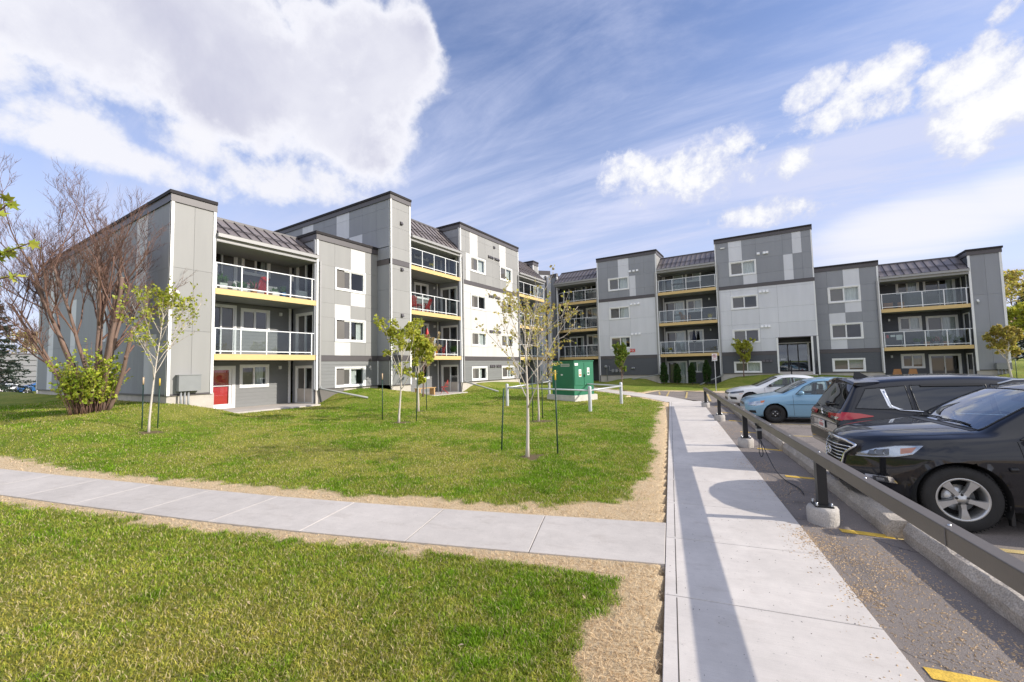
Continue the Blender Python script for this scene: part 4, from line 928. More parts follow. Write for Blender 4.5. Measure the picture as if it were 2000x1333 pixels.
# ---------------- concrete walks: slabs with grooves between them
def concmat(name,col):
    m=bpy.data.materials.new(name); m.use_nodes=True; N,L=nt(m); bs=N['Principled BSDF']; bs.inputs['Roughness'].default_value=.88; bs.inputs['Specular IOR Level'].default_value=.25
    tc=N.new('ShaderNodeTexCoord'); O=tc.outputs['Object']; rot=N.new('ShaderNodeMapping'); rot.vector_type='TEXTURE'; rot.inputs['Rotation'].default_value=(0,0,-HSA); L.new(O,rot.inputs[0])
    def nz(v,s,d=4,r=.6,st=None):
        if st: q=N.new('ShaderNodeMapping'); q.inputs['Scale'].default_value=st; L.new(v,q.inputs[0]); v=q.outputs[0]
        n=N.new('ShaderNodeTexNoise'); n.inputs['Scale'].default_value=s; n.inputs['Detail'].default_value=d; n.inputs['Roughness'].default_value=r; L.new(v,n.inputs['Vector']); return n.outputs[0]
    def rg(x,a,b,c,d):
        n=N.new('ShaderNodeMapRange'); n.inputs['From Min'].default_value=a; n.inputs['From Max'].default_value=b; n.inputs['To Min'].default_value=c; n.inputs['To Max'].default_value=d; L.new(x,n.inputs[0]); return n.outputs[0]
    def mu(a,b):
        n=N.new('ShaderNodeMath'); n.operation='MULTIPLY'; L.new(a,n.inputs[0]); L.new(b,n.inputs[1]); return n.outputs[0]
    broom=nz(rot.outputs[0],1.0,3,.6,(2.5,150,1)); ge=N.new('ShaderNodeNewGeometry')
    v=mu(rg(nz(O,.9,6,.65),.3,.7,.88,1.08),rg(nz(O,6,6,.7),.3,.7,.93,1.05)); v=mu(v,rg(broom,.3,.7,.945,1.045)); v=mu(v,rg(nz(O,240,2,.5),.35,.65,.93,1.06)); v=mu(v,rg(ge.outputs['Random Per Island'],0,1,.955,1.03))
    v=mu(v,rg(nz(O,34,2,.5),.68,.74,1.0,.72))      # small dark pits and specks
    st=rg(nz(rot.outputs[0],1.6,6,.7,(1,2.4,1)),.56,.72,0,1)
    h=N.new('ShaderNodeHueSaturation'); h.inputs['Color'].default_value=(*col,1); L.new(v,h.inputs['Value'])
    mx=N.new('ShaderNodeMix'); mx.data_type='RGBA'; k=N.new('ShaderNodeMath'); k.operation='MULTIPLY'; k.inputs[1].default_value=.48; L.new(st,k.inputs[0]); L.new(k.outputs[0],mx.inputs[0]); L.new(h.outputs[0],mx.inputs[6]); mx.inputs[7].default_value=(col[0]*.66,col[1]*.62,col[2]*.58,1)
    L.new(mx.outputs[2],bs.inputs['Base Color'])
    bp=N.new('ShaderNodeBump'); bp.inputs['Strength'].default_value=.35; bp.inputs['Distance'].default_value=.004; L.new(broom,bp.inputs['Height']); L.new(bp.outputs[0],bs.inputs['Normal']); return m
M['walk']=concmat('walk_concrete',(.64,.59,.54)); M['walk2']=concmat('walk_concrete_worn',(.55,.505,.46)); M['groove']=mat('walk_joint',(.075,.062,.05),.9,var=.3,scale=20)
def slab(mb,poly,z,m,th=.10,c=.004):
    """flat slab with a small bevelled rim"""
    n=len(poly); cx=sum(p[0] for p in poly)/n; cy=sum(p[1] for p in poly)/n
    def ins(k):
        out=[]
        for i in range(n):
            p0,p1,p2=Vector(poly[i-1]),Vector(poly[i]),Vector(poly[(i+1)%n]); e1=(p1-p0).normalized(); e2=(p2-p1).normalized()
            n1=Vector((-e1.y,e1.x)); n2=Vector((-e2.y,e2.x)); b=(n1+n2); b=b/max(.3,b.dot(n1)) if b.length>1e-6 else n1
            out.append(p1+b*k)
        return out
    area=sum(poly[i][0]*poly[(i+1)%n][1]-poly[(i+1)%n][0]*poly[i][1] for i in range(n))
    if area<0: poly=poly[::-1]
    a=ins(.0045); b=ins(.0045+c)
    vs=[(p.x,p.y,z-th) for p in a]+[(p.x,p.y,z-c*.8) for p in a]+[(p.x,p.y,z) for p in b]
    f=[tuple(range(2*n,3*n))]
    for i in range(n):
        j=(i+1)%n; f+= [(i,j,n+j,n+i),(n+i,n+j,2*n+j,2*n+i)]
    mb.add(vs,f,m)
wk=MB(); s=-4.6; prev=None; i=0
js=[-4.6,-3.1,-1.6,-.1,1.4,2.62,3.86,5.10,6.34,7.6,8.85,10.1,11.35,12.6,13.9,15.1,16.4,17.7,19,20.3,21.6,23.0]
for a,b in zip(js[:-1],js[1:]):
    slab(wk,[AS(-.13,a)[:2],AS(1.36,a)[:2],AS(1.36,b)[:2],AS(-.13,b)[:2]],0.0,M['walk'])
    for q in (-.03,):   # tooled line along the left edge
        p=[AS(q-.004,a+.03,.0008),AS(q+.004,a+.03,.0008),AS(q+.004,b-.03,.0008),AS(q-.004,b-.03,.0008)]; wk.quad(p,M['groove'])
wk.prism([AS(-.12,-4.6)[:2],AS(1.35,-4.6)[:2],AS(1.35,23)[:2],AS(-.12,23)[:2]],-.09,-.008,M['groove'])
structure(wk.build('sidewalk'))
def strip_path(name,P,hw,step,z=0.0,m='walk2',off=0.0):
    pts=[Vector(p) for p in P]; L_=[0]
    for a,b in zip(pts[:-1],pts[1:]): L_.append(L_[-1]+(b-a).length)
    def at(t):
        t=min(max(t,0),L_[-1])
        for i in range(len(pts)-1):
            if t<=L_[i+1]+1e-9:
                u=(t-L_[i])/(L_[i+1]-L_[i]); p=pts[i].lerp(pts[i+1],u); break
        return p
    def tg(t):
        e=.6; v=at(t+e)-at(t-e); return v.normalized()
    mb=MB(); n=int(L_[-1]/step)
    for k in range(n):
        t0,t1=k*step,(k+1)*step; q=[]
        p0,p1=at(t0),at(t1); n0=tg(t0); n1=tg(t1); n0=Vector((-n0.y,n0.x)); n1=Vector((-n1.y,n1.x))
        if k==0 and off: # first slab follows the edge of the main walk
            e=Vector((DX,DY)); q0,q1=p0+e*hw*1.02,p0-e*hw*1.02
            # left/right consistent with n0
            if (q0-p0).dot(n0)<0: q0,q1=q1,q0
        else: q0,q1=p0+n0*hw,p0-n0*hw
        slab(mb,[tuple(q0),tuple(q1),tuple(p1-n1*hw),tuple(p1+n1*hw)],z,M[m])
        mb.prism([tuple(q0*.5+q1*.5+(q0-q1)*.49),tuple(q0*.5+q1*.5-(q0-q1)*.49),tuple(p1-n1*hw*.98),tuple(p1+n1*hw*.98)],z-.09,z-.007,M['groove'])
    return structure(mb.build(name))
strip_path('crossing_path',CROSS,.55,1.42,.002,'walk2',1.0)
strip_path('far_path',FARP,.72,1.5,.004,'walk')
# ---------------- car park
M['asph']=mat('asphalt',(.225,.193,.172),.9,var=.16,scale=.8,bump=.45,bscale=160,speck=.34,spscale=230,detail=7)
def add_cracks(m):
    N,L=nt(m); b=N['Principled BSDF']; src=b.inputs['Base Color'].links[0].from_socket; tc=N.new('ShaderNodeTexCoord')
    wn=N.new('ShaderNodeTexNoise'); wn.inputs['Scale'].default_value=1.4; wn.inputs['Detail'].default_value=6; L.new(tc.outputs['Object'],wn.inputs['Vector'])
    va=N.new('ShaderNodeVectorMath'); va.operation='MULTIPLY_ADD'; L.new(wn.outputs['Color'],va.inputs[0]); va.inputs[1].default_value=(.9,.9,0); L.new(tc.outputs['Object'],va.inputs[2])
    vo=N.new('ShaderNodeTexVoronoi'); vo.feature='DISTANCE_TO_EDGE'; vo.inputs['Scale'].default_value=.42; L.new(va.outputs[0],vo.inputs['Vector'])
    r=N.new('ShaderNodeMapRange'); r.inputs['From Min'].default_value=.0015; r.inputs['From Max'].default_value=.005; r.inputs['To Min'].default_value=.45; r.inputs['To Max'].default_value=1; L.new(vo.outputs['Distance'],r.inputs[0])
    o=N.new('ShaderNodeTexNoise'); o.inputs['Scale'].default_value=1.1; o.inputs['Detail'].default_value=5; L.new(tc.outputs['Object'],o.inputs['Vector'])
    r2=N.new('ShaderNodeMapRange'); r2.inputs['From Min'].default_value=.60; r2.inputs['From Max'].default_value=.70; r2.inputs['To Min'].default_value=1; r2.inputs['To Max'].default_value=.72; L.new(o.outputs[0],r2.inputs[0])
    mu=N.new('ShaderNodeMath'); mu.operation='MULTIPLY'; L.new(r.outputs[0],mu.inputs[0]); L.new(r2.outputs[0],mu.inputs[1])
    h=N.new('ShaderNodeHueSaturation'); L.new(src,h.inputs['Color']); L.new(mu.outputs[0],h.inputs['Value']); L.new(h.outputs[0],b.inputs['Base Color'])
add_cracks(M['asph'])
def asz(x,y):
    a,s=toAS(x,y); return -.018-.045*float(sstep(1.5,3.0,a))-.04*float(sstep(7,17,s))*float(sstep(1.5,3.0,a))
pk=MB()
AA=[1.362,1.7,2.0,2.3,2.6,3.0,4,6,10,20,40]; SS=list(np.arange(-9,7,2.0))+list(np.arange(7,22.9,1.5))+[22.9]
vs_=[];fs_=[]
for a in AA:
    for s in SS: x,y,_=AS(a,s); vs_.append((x,y,asz(x,y)))
n_=len(SS)
for i in range(len(AA)-1):
    for j in range(n_-1): fs_.append((i*n_+j,(i+1)*n_+j,(i+1)*n_+j+1,i*n_+j+1))
pk.add(vs_,fs_,M['asph'])
# the far end: a strip between the last row and the lawn edge
far_=[(-7.42,28.2),(-7.2,30.5),(-5,30.6),(-2.6,30.7),(4,31.0),(12.6,31.3),(24,31.6),(38,32.0)]
row=[AS(a,22.9)[:2] for a in AA]; pts=[(-3.4,23.2),(-6.1,26.3)]
F2_=[(x,y,asz(x,y)) for x,y in [row[0],(-3.4,23.2),(-6.1,26.3)]+far_[:4]+[row[3]]]
pk.add(F2_,[tuple(range(len(F2_)))][:1] and [tuple(reversed(range(len(F2_))))],M['asph'])
F3_=[(x,y,asz(x,y)) for x,y in [row[3]]+far_[3:]+[row[-1]]+row[-2:3:-1]]
pk.add(F3_,[tuple(reversed(range(len(F3_))))],M['asph'])
pk.add([(x,y,z-.28) for x,y,z in [(*r_,0) for r_ in row[:1]]]+[],[],M['asph'])
structure(pk.build('parking_lot'))
M['yellow']=mat('worn_yellow_paint',(.68,.44,.06),.7,var=.25,scale=9,speck=.25,spscale=120)
M['yellowp']=mat('faded_yellow_paint',(.50,.38,.16),.8,var=.3,scale=9,speck=.3,spscale=120)
yl=MB()
def paint(p,q,w,m,n=12):
    p,q=Vector(p),Vector(q); d=(q-p).normalized(); nn=Vector((-d.y,d.x))*w/2
    for k in range(n):
        a,b=p.lerp(q,k/n),p.lerp(q,(k+1)/n); c=[a+nn,a-nn,b-nn,b+nn]; yl.add([(v.x,v.y,asz(v.x,v.y)+.0055) for v in c],[(0,1,2,3)],m)
for k,s in enumerate((3.45,5.93,8.40,10.85,13.30,15.75,18.2,20.65)):
    paint(AS(1.42 if k==0 else 1.75,s)[:2],AS(2.24,s)[:2],.11,M['yellow']); paint(AS(2.26,s)[:2],AS(7.2,s)[:2],.10,M['yellowp'],24)
for (p,q) in (((-6.75,29.6),(-6.1,26.9)),((-6.2,30.1),(-5.42,25.6)),((-5.0,29.8),(-4.2,24.6)),((-3.6,28.4),(-2.8,23.1))): paint(p,q,.10,M['yellowp'])
structure(yl.build('parking_line'))
# patio slabs under the balconies
for (c,x0,x1,y0,y1,z) in (('l',-21.3,-18.75,7.95,12.35,.30),('l',-20.15,-17.6,17.8,22.4,.27),('r',-8.45,-3.8,36.9,40.05,.05),('r',6.65,11.1,38.3,41.1,.1)):
    p=MB(); p.cbox((x0,y0,-.2),(x1,y1,z),M['walk2'],.02); structure(p.build('patio'))
# gravel and bark swept to the walk edge
rs=np.random.RandomState(9); gv=MB()
cl_=[(1.42,5.35,.16,260),(1.75,5.05,.22,420),(1.35,5.6,.10,120),(1.75,3.9,.3,300),(2.05,3.7,.25,260),(1.9,3.2,.35,260),(2.1,5.2,.25,160),(1.45,9.2,.2,150),(1.5,13.5,.4,200),(1.44,4.4,.08,160),(1.6,7.6,.25,120)]
for (a,s,r,n) in cl_:
    for k in range(n*3):
        aa=a+rs.normal()*r; ss=s+rs.normal()*r*1.6
        if aa>2.18 or aa<1.05: continue
        h=rs.uniform(.002,.007); x,y,_=AS(aa,ss); z=asz(x,y) if aa>1.37 else 0.0; q=rs.uniform(0,6.28); l,w_=h*rs.uniform(1,2.6),h*rs.uniform(.6,1)
        c,s_=math.cos(q),math.sin(q); pts=[(x+c*l,y+s_*l,z),(x-s_*w_,y+c*w_,z),(x-c*l,y-s_*l,z),(x+s_*w_,y-c*w_,z),(x,y,z+h)]
        gv.add(pts,[(0,1,4),(1,2,4),(2,3,4),(3,0,4)],M['chip'] if 'chip' in M else M.setdefault('chip',mat('bark_and_gravel',(.52,.37,.22),.9,var=.5,scale=60)))
for k in range(420):
    aa=rs.uniform(-.1,1.33); ss=rs.uniform(2.2,14); h=rs.uniform(.0015,.004); x,y,_=AS(aa,ss); l=h*rs.uniform(1,3); q=rs.uniform(0,6.28); c,s_=math.cos(q),math.sin(q)
    gv.add([(x+c*l,y+s_*l,.0005),(x-s_*h,y+c*h,.0005),(x-c*l,y-s_*l,.0005),(x+s_*h,y-c*h,.0005),(x,y,h)],[(0,1,4),(1,2,4),(2,3,4),(3,0,4)],M['bark_d'] if 'bark_d' in M else M.setdefault('bark_d',mat('dark_debris',(.10,.075,.05),.9,var=.4,scale=60)))
o=gv.build('gravel'); tag(o,'loose tan gravel and bark chips scattered along the walk edge by the rail','gravel',kind='stuff')

# a few dead leaves and twigs lying in the turf
rl=np.random.RandomState(21); fl_=MB(); M['dead']=mat('dead_leaf',(.58,.44,.27),.8,var=.35,scale=30)
for k in range(170):
    th=R_(-32)+math.radians(rl.uniform(-54,34)); d=2.0*math.exp(rl.uniform(0,1)*2.2); x,y=math.sin(th)*d,math.cos(th)*d
    if float(hard_dist(np.array([x]),np.array([y]))[0])<.25 or x<-18 or y>36: continue
    z=gz(x,y)+rl.uniform(.008,.025); q=rl.uniform(0,6.28); l,w_=rl.uniform(.012,.032),rl.uniform(.004,.014); c,s_=math.cos(q),math.sin(q); t=rl.uniform(-.012,.012)
    fl_.add([(x+c*l,y+s_*l,z+t),(x-s_*w_,y+c*w_,z+.006),(x-c*l,y-s_*l,z-t),(x+s_*w_,y-c*w_,z+.004)],[(0,1,2),(0,2,3)],M['dead'])
o=fl_.build('dead_leaves'); tag(o,'scattered pale dead leaves and twigs lying on the lawn turf','dead leaves',kind='stuff')
# ============================================================ cars
def carpaint(name,col,metal=.0,rough=.45): 
    m=mat(name,col,rough,metal=metal,var=.02,scale=3,spec=.15,coat=1.0); return m
M['p_black']=carpaint('black_car_paint',(.006,.0065,.010)); M['p_blue']=carpaint('light_blue_car_paint',(.24,.42,.56),.15,.3); M['p_white']=carpaint('white_car_paint',(.74,.74,.73)); M['p_navy']=carpaint('black_blue_car_paint',(.007,.008,.014))
M['cglass']=glassmat('car_window_glass',(.55,.64,.64),.03); M['cglassd']=glassmat('tinted_car_glass',(.07,.075,.08),.05); M['cwind']=glassmat('windscreen_glass',(.70,.82,.84),.20)
M['tyre']=mat('tyre_rubber',(.022,.021,.020),.85,var=.15,scale=12,bump=.2,bscale=80); M['alloy']=mat('alloy_wheel',(.52,.52,.51),.35,metal=.75,var=.05)
M['chrome']=mat('chrome',(.75,.76,.78),.10,metal=1.0,var=0); M['cblack']=mat('black_car_trim',(.014,.014,.015),.45,var=.05); M['cunder']=mat('wheel_well_black',(.010,.010,.010),.9,var=.05)
M['tail']=mat('tail_lamp_red',(.50,.012,.014),.12,var=.05,coat=1.0); M['amber']=mat('amber_reflector',(.62,.16,.03),.2,var=.05,coat=1.0); M['lens']=glassmat('clear_lamp_lens',(.85,.88,.9),.05); M['lampin']=mat('lamp_reflector',(.55,.56,.58),.18,metal=.8,var=.1,scale=12); M['lampdk']=mat('lamp_housing',(.06,.06,.065),.3,var=.1)
M['seat']=mat('car_seat_cloth',(.16,.16,.165),.8,var=.1); M['dash']=mat('dashboard_plastic',(.12,.125,.13),.6,var=.05); M['plate']=mat('licence_plate',(.75,.74,.72),.4,var=.05); M['plink']=mat('licence_plate_red',(.5,.03,.04),.4,var=.05); M['bwall']=mat('beige_car_cabin',(.20,.19,.17),.8,var=.05)
def pchip(pts):
    X=np.array([p[0] for p in pts],float); Y=np.array([p[1] for p in pts],float); h=np.diff(X); dl=np.diff(Y)/h; n=len(X); d=np.zeros(n)
    for i in range(1,n-1):
        if dl[i-1]*dl[i]>0:
            w1,w2=2*h[i]+h[i-1],h[i]+2*h[i-1]; d[i]=(w1+w2)/(w1/dl[i-1]+w2/dl[i])
    d[0]=dl[0]; d[-1]=dl[-1]
    def f(x):
        x=min(max(x,X[0]),X[-1]); i=min(max(int(np.searchsorted(X,x)-1),0),n-2); t=(x-X[i])/h[i]
        return (2*t**3-3*t*t+1)*Y[i]+(t**3-2*t*t+t)*h[i]*d[i]+(-2*t**3+3*t*t)*Y[i+1]+(t**3-t*t)*h[i]*d[i+1]
    return f
def lin(pts):
    X=[p[0] for p in pts];Y=[p[1] for p in pts]; return lambda x: float(np.interp(x,X,Y))
def inpoly(x,y,P):
    c=False; n=len(P)
    for i in range(n):
        x1,y1=P[i];x2,y2=P[i-1]
        if (y1>y)!=(y2>y) and x<(x2-x1)*(y-y1)/(y2-y1)+x1: c=not c
    return c
def shrink(P,k):
    cx=sum(p[0] for p in P)/len(P); cy=sum(p[1] for p in P)/len(P); out=[]
    for x,y in P:
        d=math.hypot(x-cx,y-cy); out.append((cx+(x-cx)*(d-k)/d,cy+(y-cy)*(d-k)/d))
    return out
class Car:
    def __init__(s,name,label,cat,C,paint,group='cars parked in the car park'):
        s.C=C; s.paint=paint; s.root=thing(name,label,cat,(0,0,0),0,group)
        L_=C['L']; f={k:pchip(C[k]) for k in ('zs','zb','zt','zr','ws','wm','wb','wr')}; s.f=f
        xs=list(np.linspace(0,.30,13))+list(np.linspace(.33,L_-.30,int((L_-.6)/.03)))+list(np.linspace(L_-.27,L_,12))
        rows=[]
        for x in xs:
            zs,zb,zt,zr,ws,wm,wb,wr=[f[k](x) for k in ('zs','zb','zt','zr','ws','wm','wb','wr')]
            H=zb-zs; cr=C.get('crease',.0)
            c=[(ws*.80,zs),(ws*.97,zs+.012),(ws,zs+.06),(wm-.012,zs+H*.36),(wm,zs+H*.58),(wm-.012,zs+H*.80),(wb,zb),((wb+wr)/2+.018*min(1,(zr-zb)/.25),(zb+zr)/2+.01),(wr,zr),(wr*.62,zr+(zt-zr)*.72),(wr*.28,zr+(zt-zr)*.95),(0,zt)]
            ns=[1,1,4,4,4,5,6,6,4,4,3]; pts=[]
            for i in range(len(c)-1):
                p0=c[max(i-1,0)];p1=c[i];p2=c[i+1];p3=c[i+2] if i+2<len(c) else (-c[i][0],c[i][1])
                for k in range(ns[i]):
                    t=k/ns[i]; q=[]
                    for a in (0,1):
                        m1=(p2[a]-p0[a])*.5*C.get('ten',.8); m2=(p3[a]-p1[a])*.5*C.get('ten',.8)
                        q.append((2*t**3-3*t*t+1)*p1[a]+(t**3-2*t*t+t)*m1+(-2*t**3+3*t*t)*p2[a]+(t**3-t*t)*m2)
                    pts.append((max(q[0],0),q[1]))
            pts.append(c[-1]); rows.append(pts)
        m=len(rows[0]); V=[]; F=[]
        for x,r in zip(xs,rows):
            for (y,z) in r: V.append([x,y,z])
            for (y,z) in r[-2::-1]: V.append([x,-y,z])
        w=2*m-1
        for i in range(len(xs)-1):
            for j in range(w-1): F.append((i*w+j,(i+1)*w+j,(i+1)*w+j+1,i*w+j+1))
        F.append(tuple(range(w))); b=(len(xs)-1)*w; F.append(tuple(reversed([b+j for j in range(w)])))
        for i in range(len(xs)-1): F.append((i*w+w-1,(i+1)*w+w-1,(i+1)*w,i*w))      # floor
        s.V,s.F=V,F; s.bvh=BVHTree.FromPolygons([tuple(v) for v in V],F); s.wrow=w
        # cut the arches and the window openings
        keep=[]; fl=len(F)-(len(xs)-1)
        for k,fc in enumerate(F):
            if len(fc)>4: keep.append(fc); continue
            cx=sum(V[i][0] for i in fc)/4; cy=sum(V[i][1] for i in fc)/4; cz=sum(V[i][2] for i in fc)/4; dead=False
            for (ax,az,ar) in C['arch']:
                if math.hypot(cx-ax,cz-az)<ar and (abs(cy)>.38): dead=True
            if k<fl:
                for kind,P in C['holes']:
                    if kind=='side' and abs(cy)>.42 and inpoly(cx,cz,P): dead=True
                    if kind=='top' and cz>f['zb'](cx)+.02 and inpoly(cx,cy,P): dead=True
            if not dead: keep.append(fc)
        for v in V:
            for (ax,az,ar) in C['arch']:
                d=math.hypot(v[0]-ax,v[2]-az)
                if abs(v[1])>.45 and abs(d-ar)<.032 and v[2]<az+ar: 
                    v[0]=ax+(v[0]-ax)*ar/d; v[2]=az+(v[2]-az)*ar/d
        mb=MB(); mb.add([tuple(v) for v in V],keep,paint,True); s.body=mb.build('body',s.root)
        for p in s.body.data.polygons:
            if len(p.vertices)>4: p.use_smooth=False
        # wheel wells
        wl=MB()
        for (ax,az,ar) in C['arch']:
            for sg in (-1,1):
                yo=sg*(f['wm'](ax)-.02); yi=sg*.48; n=22
                vs=[];fs=[]
                for i in range(n+1):
                    a=R_(-25)+R_(230)*i/n; vs+= [(ax+ar*math.cos(a),yo,az+ar*math.sin(a)),(ax+ar*math.cos(a),yi,az+ar*math.sin(a))]
                for i in range(n): fs.append((2*i,2*i+2,2*i+3,2*i+1))
                wl.add(vs,fs,M['cunder'],True)
                wl.add([(ax+ar*1.05*math.cos(R_(360*i/20)),yi,az+ar*1.05*math.sin(R_(360*i/20))) for i in range(20)],[tuple(range(20))],M['cunder'])
        wl.box((C['arch'][0][0]-.5,-f['wm'](1.5)+.25,f['zs'](1.5)-.03),(C['arch'][1][0]+.5,f['wm'](1.5)-.25,f['zs'](1.5)+.02),M['cunder'])
        wl.build('wheel_well',s.root)
    def hit(s,kind,p,sg=1):
        if kind=='side': o,d=Vector((p[0],sg*3,p[1])),Vector((0,-sg,0))
        elif kind=='top': o,d=Vector((p[0],p[1],4)),Vector((0,0,-1))
        elif kind=='front': o,d=Vector((-3,p[0],p[1])),Vector((1,0,0))
        else: o,d=Vector((s.C['L']+3,p[0],p[1])),Vector((-1,0,0))
        h=s.bvh.ray_cast(o,d)
        if h[0] is None: return None
        n=h[1]
        if n.dot(d)>0: n=-n
        return h[0],n
    def patch(s,mb,kind,bot,top,m,off=.004,nu=14,nv=6,sg=1,smooth=True,crown=0.0):
        def pl(P,t):
            X=[0]
            for a,b in zip(P[:-1],P[1:]): X.append(X[-1]+math.hypot(b[0]-a[0],b[1]-a[1]))
            t*=X[-1]
            for i in range(len(P)-1):
                if t<=X[i+1]+1e-9:
                    u=(t-X[i])/max(1e-9,X[i+1]-X[i]); return (P[i][0]+(P[i+1][0]-P[i][0])*u,P[i][1]+(P[i+1][1]-P[i][1])*u)
            return P[-1]
        vs=[];last=None
        for j in range(nv+1):
            for i in range(nu+1):
                a,b=pl(bot,i/nu),pl(top,i/nu); t=j/nv; p=(a[0]+(b[0]-a[0])*t,a[1]+(b[1]-a[1])*t)
                h=s.hit(kind,p,sg)
                if h is None: h=last or (Vector((0,0,0)),Vector((0,0,1)))
                last=h; c=crown*math.sin(math.pi*i/nu)*math.sin(math.pi*min(max(t,.0),1))
                vs.append(tuple(h[0]+h[1]*(off+c)))
        fs=[]
        for j in range(nv):
            for i in range(nu):
                q=j*(nu+1)+i; fs.append((q,q+1,q+nu+2,q+nu+1))
        mb.add(vs,fs,m,smooth)
    def line(s,mb,kind,P,width,m,off=.004,sg=1,n=40,thick=0.0):
        X=[0]
        for a,b in zip(P[:-1],P[1:]): X.append(X[-1]+math.hypot(b[0]-a[0],b[1]-a[1]))
        pts=[]
        for k in range(n+1):
            t=X[-1]*k/n; i=min(int(np.searchsorted(X,t,side='right')-1),len(P)-2); u=(t-X[i])/max(1e-9,X[i+1]-X[i])
            h=s.hit(kind,(P[i][0]+(P[i+1][0]-P[i][0])*u,P[i][1]+(P[i+1][1]-P[i][1])*u),sg)
            if h: pts.append(h[0]+h[1]*off)
        if len(pts)>1: mb.tube(pts,width/2,m,6)
    def window(s,kind,bot,top,m='cglass',sg=1,name='window',off=.003,trim=None):
        mb=MB(); s.patch(mb,kind,bot,top,M[m],off,16,6,sg); o=mb.build(name,s.root)
        fr=MB(); P=list(bot)+list(reversed(top))+[bot[0]]
        s.line(fr,kind,P,.016,M['cblack'],off+.001,sg,80)
        if trim: s.line(fr,kind,trim,.02,M['chrome'],off+.006,sg,50)
        fr.build('frame',o); return o
    def wheels(s,R,W,style,hub='alloy',track=None):
        C=s.C; proto=None
        for (ax,az,ar) in C['arch']:
            for sg in (-1,1):
                if proto is None:
                    w=MB(); rr=R*C.get('rimk',.655)
                    w.lathe([(rr,-W*.46),(rr+.02,-W*.5),(R-.035,-W*.5),(R-.008,-W*.40),(R,-W*.25),(R,W*.25),(R-.008,W*.40),(R-.035,W*.5),(rr+.02,W*.5),(rr,W*.46),(rr-.01,0),(rr,-W*.46)],M['tyre'],56,'y')
                    for k in range(60):   # tread blocks
                        a=2*math.pi*k/60; c,sn=math.cos(a),math.sin(a)
                        for yy in (-W*.36,-W*.12,W*.12,W*.36):
                            e=.011; cc=[]
                            for (dr,da) in ((-.004,-e),(-.004,e),(.0015,e),(.0015,-e)):
                                r_=R+dr; cc.append((r_*math.cos(a+da),r_*math.sin(a+da)))
                            vs=[(p[0],yy-W*.09,p[1]) for p in cc]+[(p[0],yy+W*.09,p[1]) for p in cc]
                            w.add(vs,[(0,1,2,3),(7,6,5,4),(0,4,5,1),(1,5,6,2),(2,6,7,3),(3,7,4,0)],M['tyre'])
                    t=w.build('wheel',s.root); r=MB(); yo=-W*.40   # outer face looks to -y
                    if style=='steel':
                        mm=M['cblack']; r.lathe([(rr,-W*.46),(rr-.012,-W*.47),(rr-.02,-W*.36),(rr*.80,-W*.22),(rr*.55,-W*.30),(rr*.42,-W*.36),(rr*.2,-W*.36),(.001,-W*.34)],mm,48,'y')
                        for k in range(8):
                            a=2*math.pi*k/8; r.lathe([(.001,0),(.017,.0),(.02,.006)],M['alloy'] if k%2 else M['cunder'],10,'y',(rr*(.70 if not k%2 else .34)*math.cos(a),-W*(.31 if not k%2 else .385),rr*(.70 if not k%2 else .34)*math.sin(a)))
                    else:
                        mm=M[hub]; r.lathe([(rr,-W*.46),(rr-.010,-W*.475),(rr-.022,-W*.45),(rr-.03,-W*.30),(rr-.045,W*.3)],mm,56,'y')
                        r.lathe([(rr-.045,W*.1),(.001,W*.12)],M['cunder'],32,'y'); r.lathe([(rr*.62,-W*.02),(rr*.62,-W*.08),(.02,-W*.08)],M['steel'],32,'y')
                        ns=5 if style=='five' else 10
                        for k in range(ns):
                            a=2*math.pi*k/ns+math.pi/2; c,sn=math.cos(a),math.sin(a)
                            w0,w1=(.036,.060) if style=='five' else (.020,.030)
                            prof=[(rr*.12,w0*.9,-W*.43),(rr*.45,w0*.78,-W*.43),(rr*.75,w1*.74,-W*.45),(rr-.014,w1,-W*.455)]
                            vs=[]; fs=[]
                            for (q,hw,y) in prof:
                                for (u,dy) in ((-hw,.030),(-hw*.8,0),(hw*.8,0),(hw,.030),(hw*.7,.07),(-hw*.7,.07)): vs.append((c*q-sn*u,y+dy,sn*q+c*u))
                            for i in range(3):
                                for j in range(6): fs.append((i*6+j,i*6+(j+1)%6,(i+1)*6+(j+1)%6,(i+1)*6+j))
                            r.add(vs,fs,mm,False)
                        r.lathe([(rr*.30,-W*.33),(rr*.27,-W*.425),(rr*.15,-W*.44),(rr*.14,-W*.46),(.001,-W*.465)],mm,28,'y')
                        for k in range(5):
                            a=2*math.pi*k/5+math.pi/2+math.pi/5; r.lathe([(.015,-W*.40),(.014,-W*.447),(.009,-W*.452),(.001,-W*.45)],M['blackm'],10,'y',(rr*.225*math.cos(a),0,rr*.225*math.sin(a)))
                    r.build('rim',t); proto=t
                else: t=copy_tree(proto,s.root)
                tr=s.f['wm'](ax)-W*.5-C.get('inset',.025)
                t.location=(ax,sg*tr,R); t.rotation_euler=(0,R_(rnd.uniform(0,72)),0 if sg<0 else math.pi)
    def cabin(s,x0,x1,x2,floor=.45,mat_='seat',wheel_x=None,zd=.95):
        i=MB(); w=s.f['wb'](x1)-.13
        i.cbox((x0,-w,floor),(x0+.42,w,zd),M['dash'],.06); i.box((x0,-w-.02,floor-.03),(x2+.3,w+.02,floor),M['cunder'])
        for (sx,ys) in ((x1,(-.36,.36)),(x2,(-.36,.36))):
            for y in ys:
                i.cbox((sx,y-.25,floor),(sx+.5,y+.25,floor+.22),M[mat_],.06); i.cbox((sx+.42,y-.24,floor+.15),(sx+.56,y+.24,zd+.22),M[mat_],.06); i.cbox((sx+.46,y-.12,zd+.20),(sx+.55,y+.12,zd+.40),M[mat_],.04)
        r=i.build('seat',s.root)
        sw=MB(); cx=x0+.55
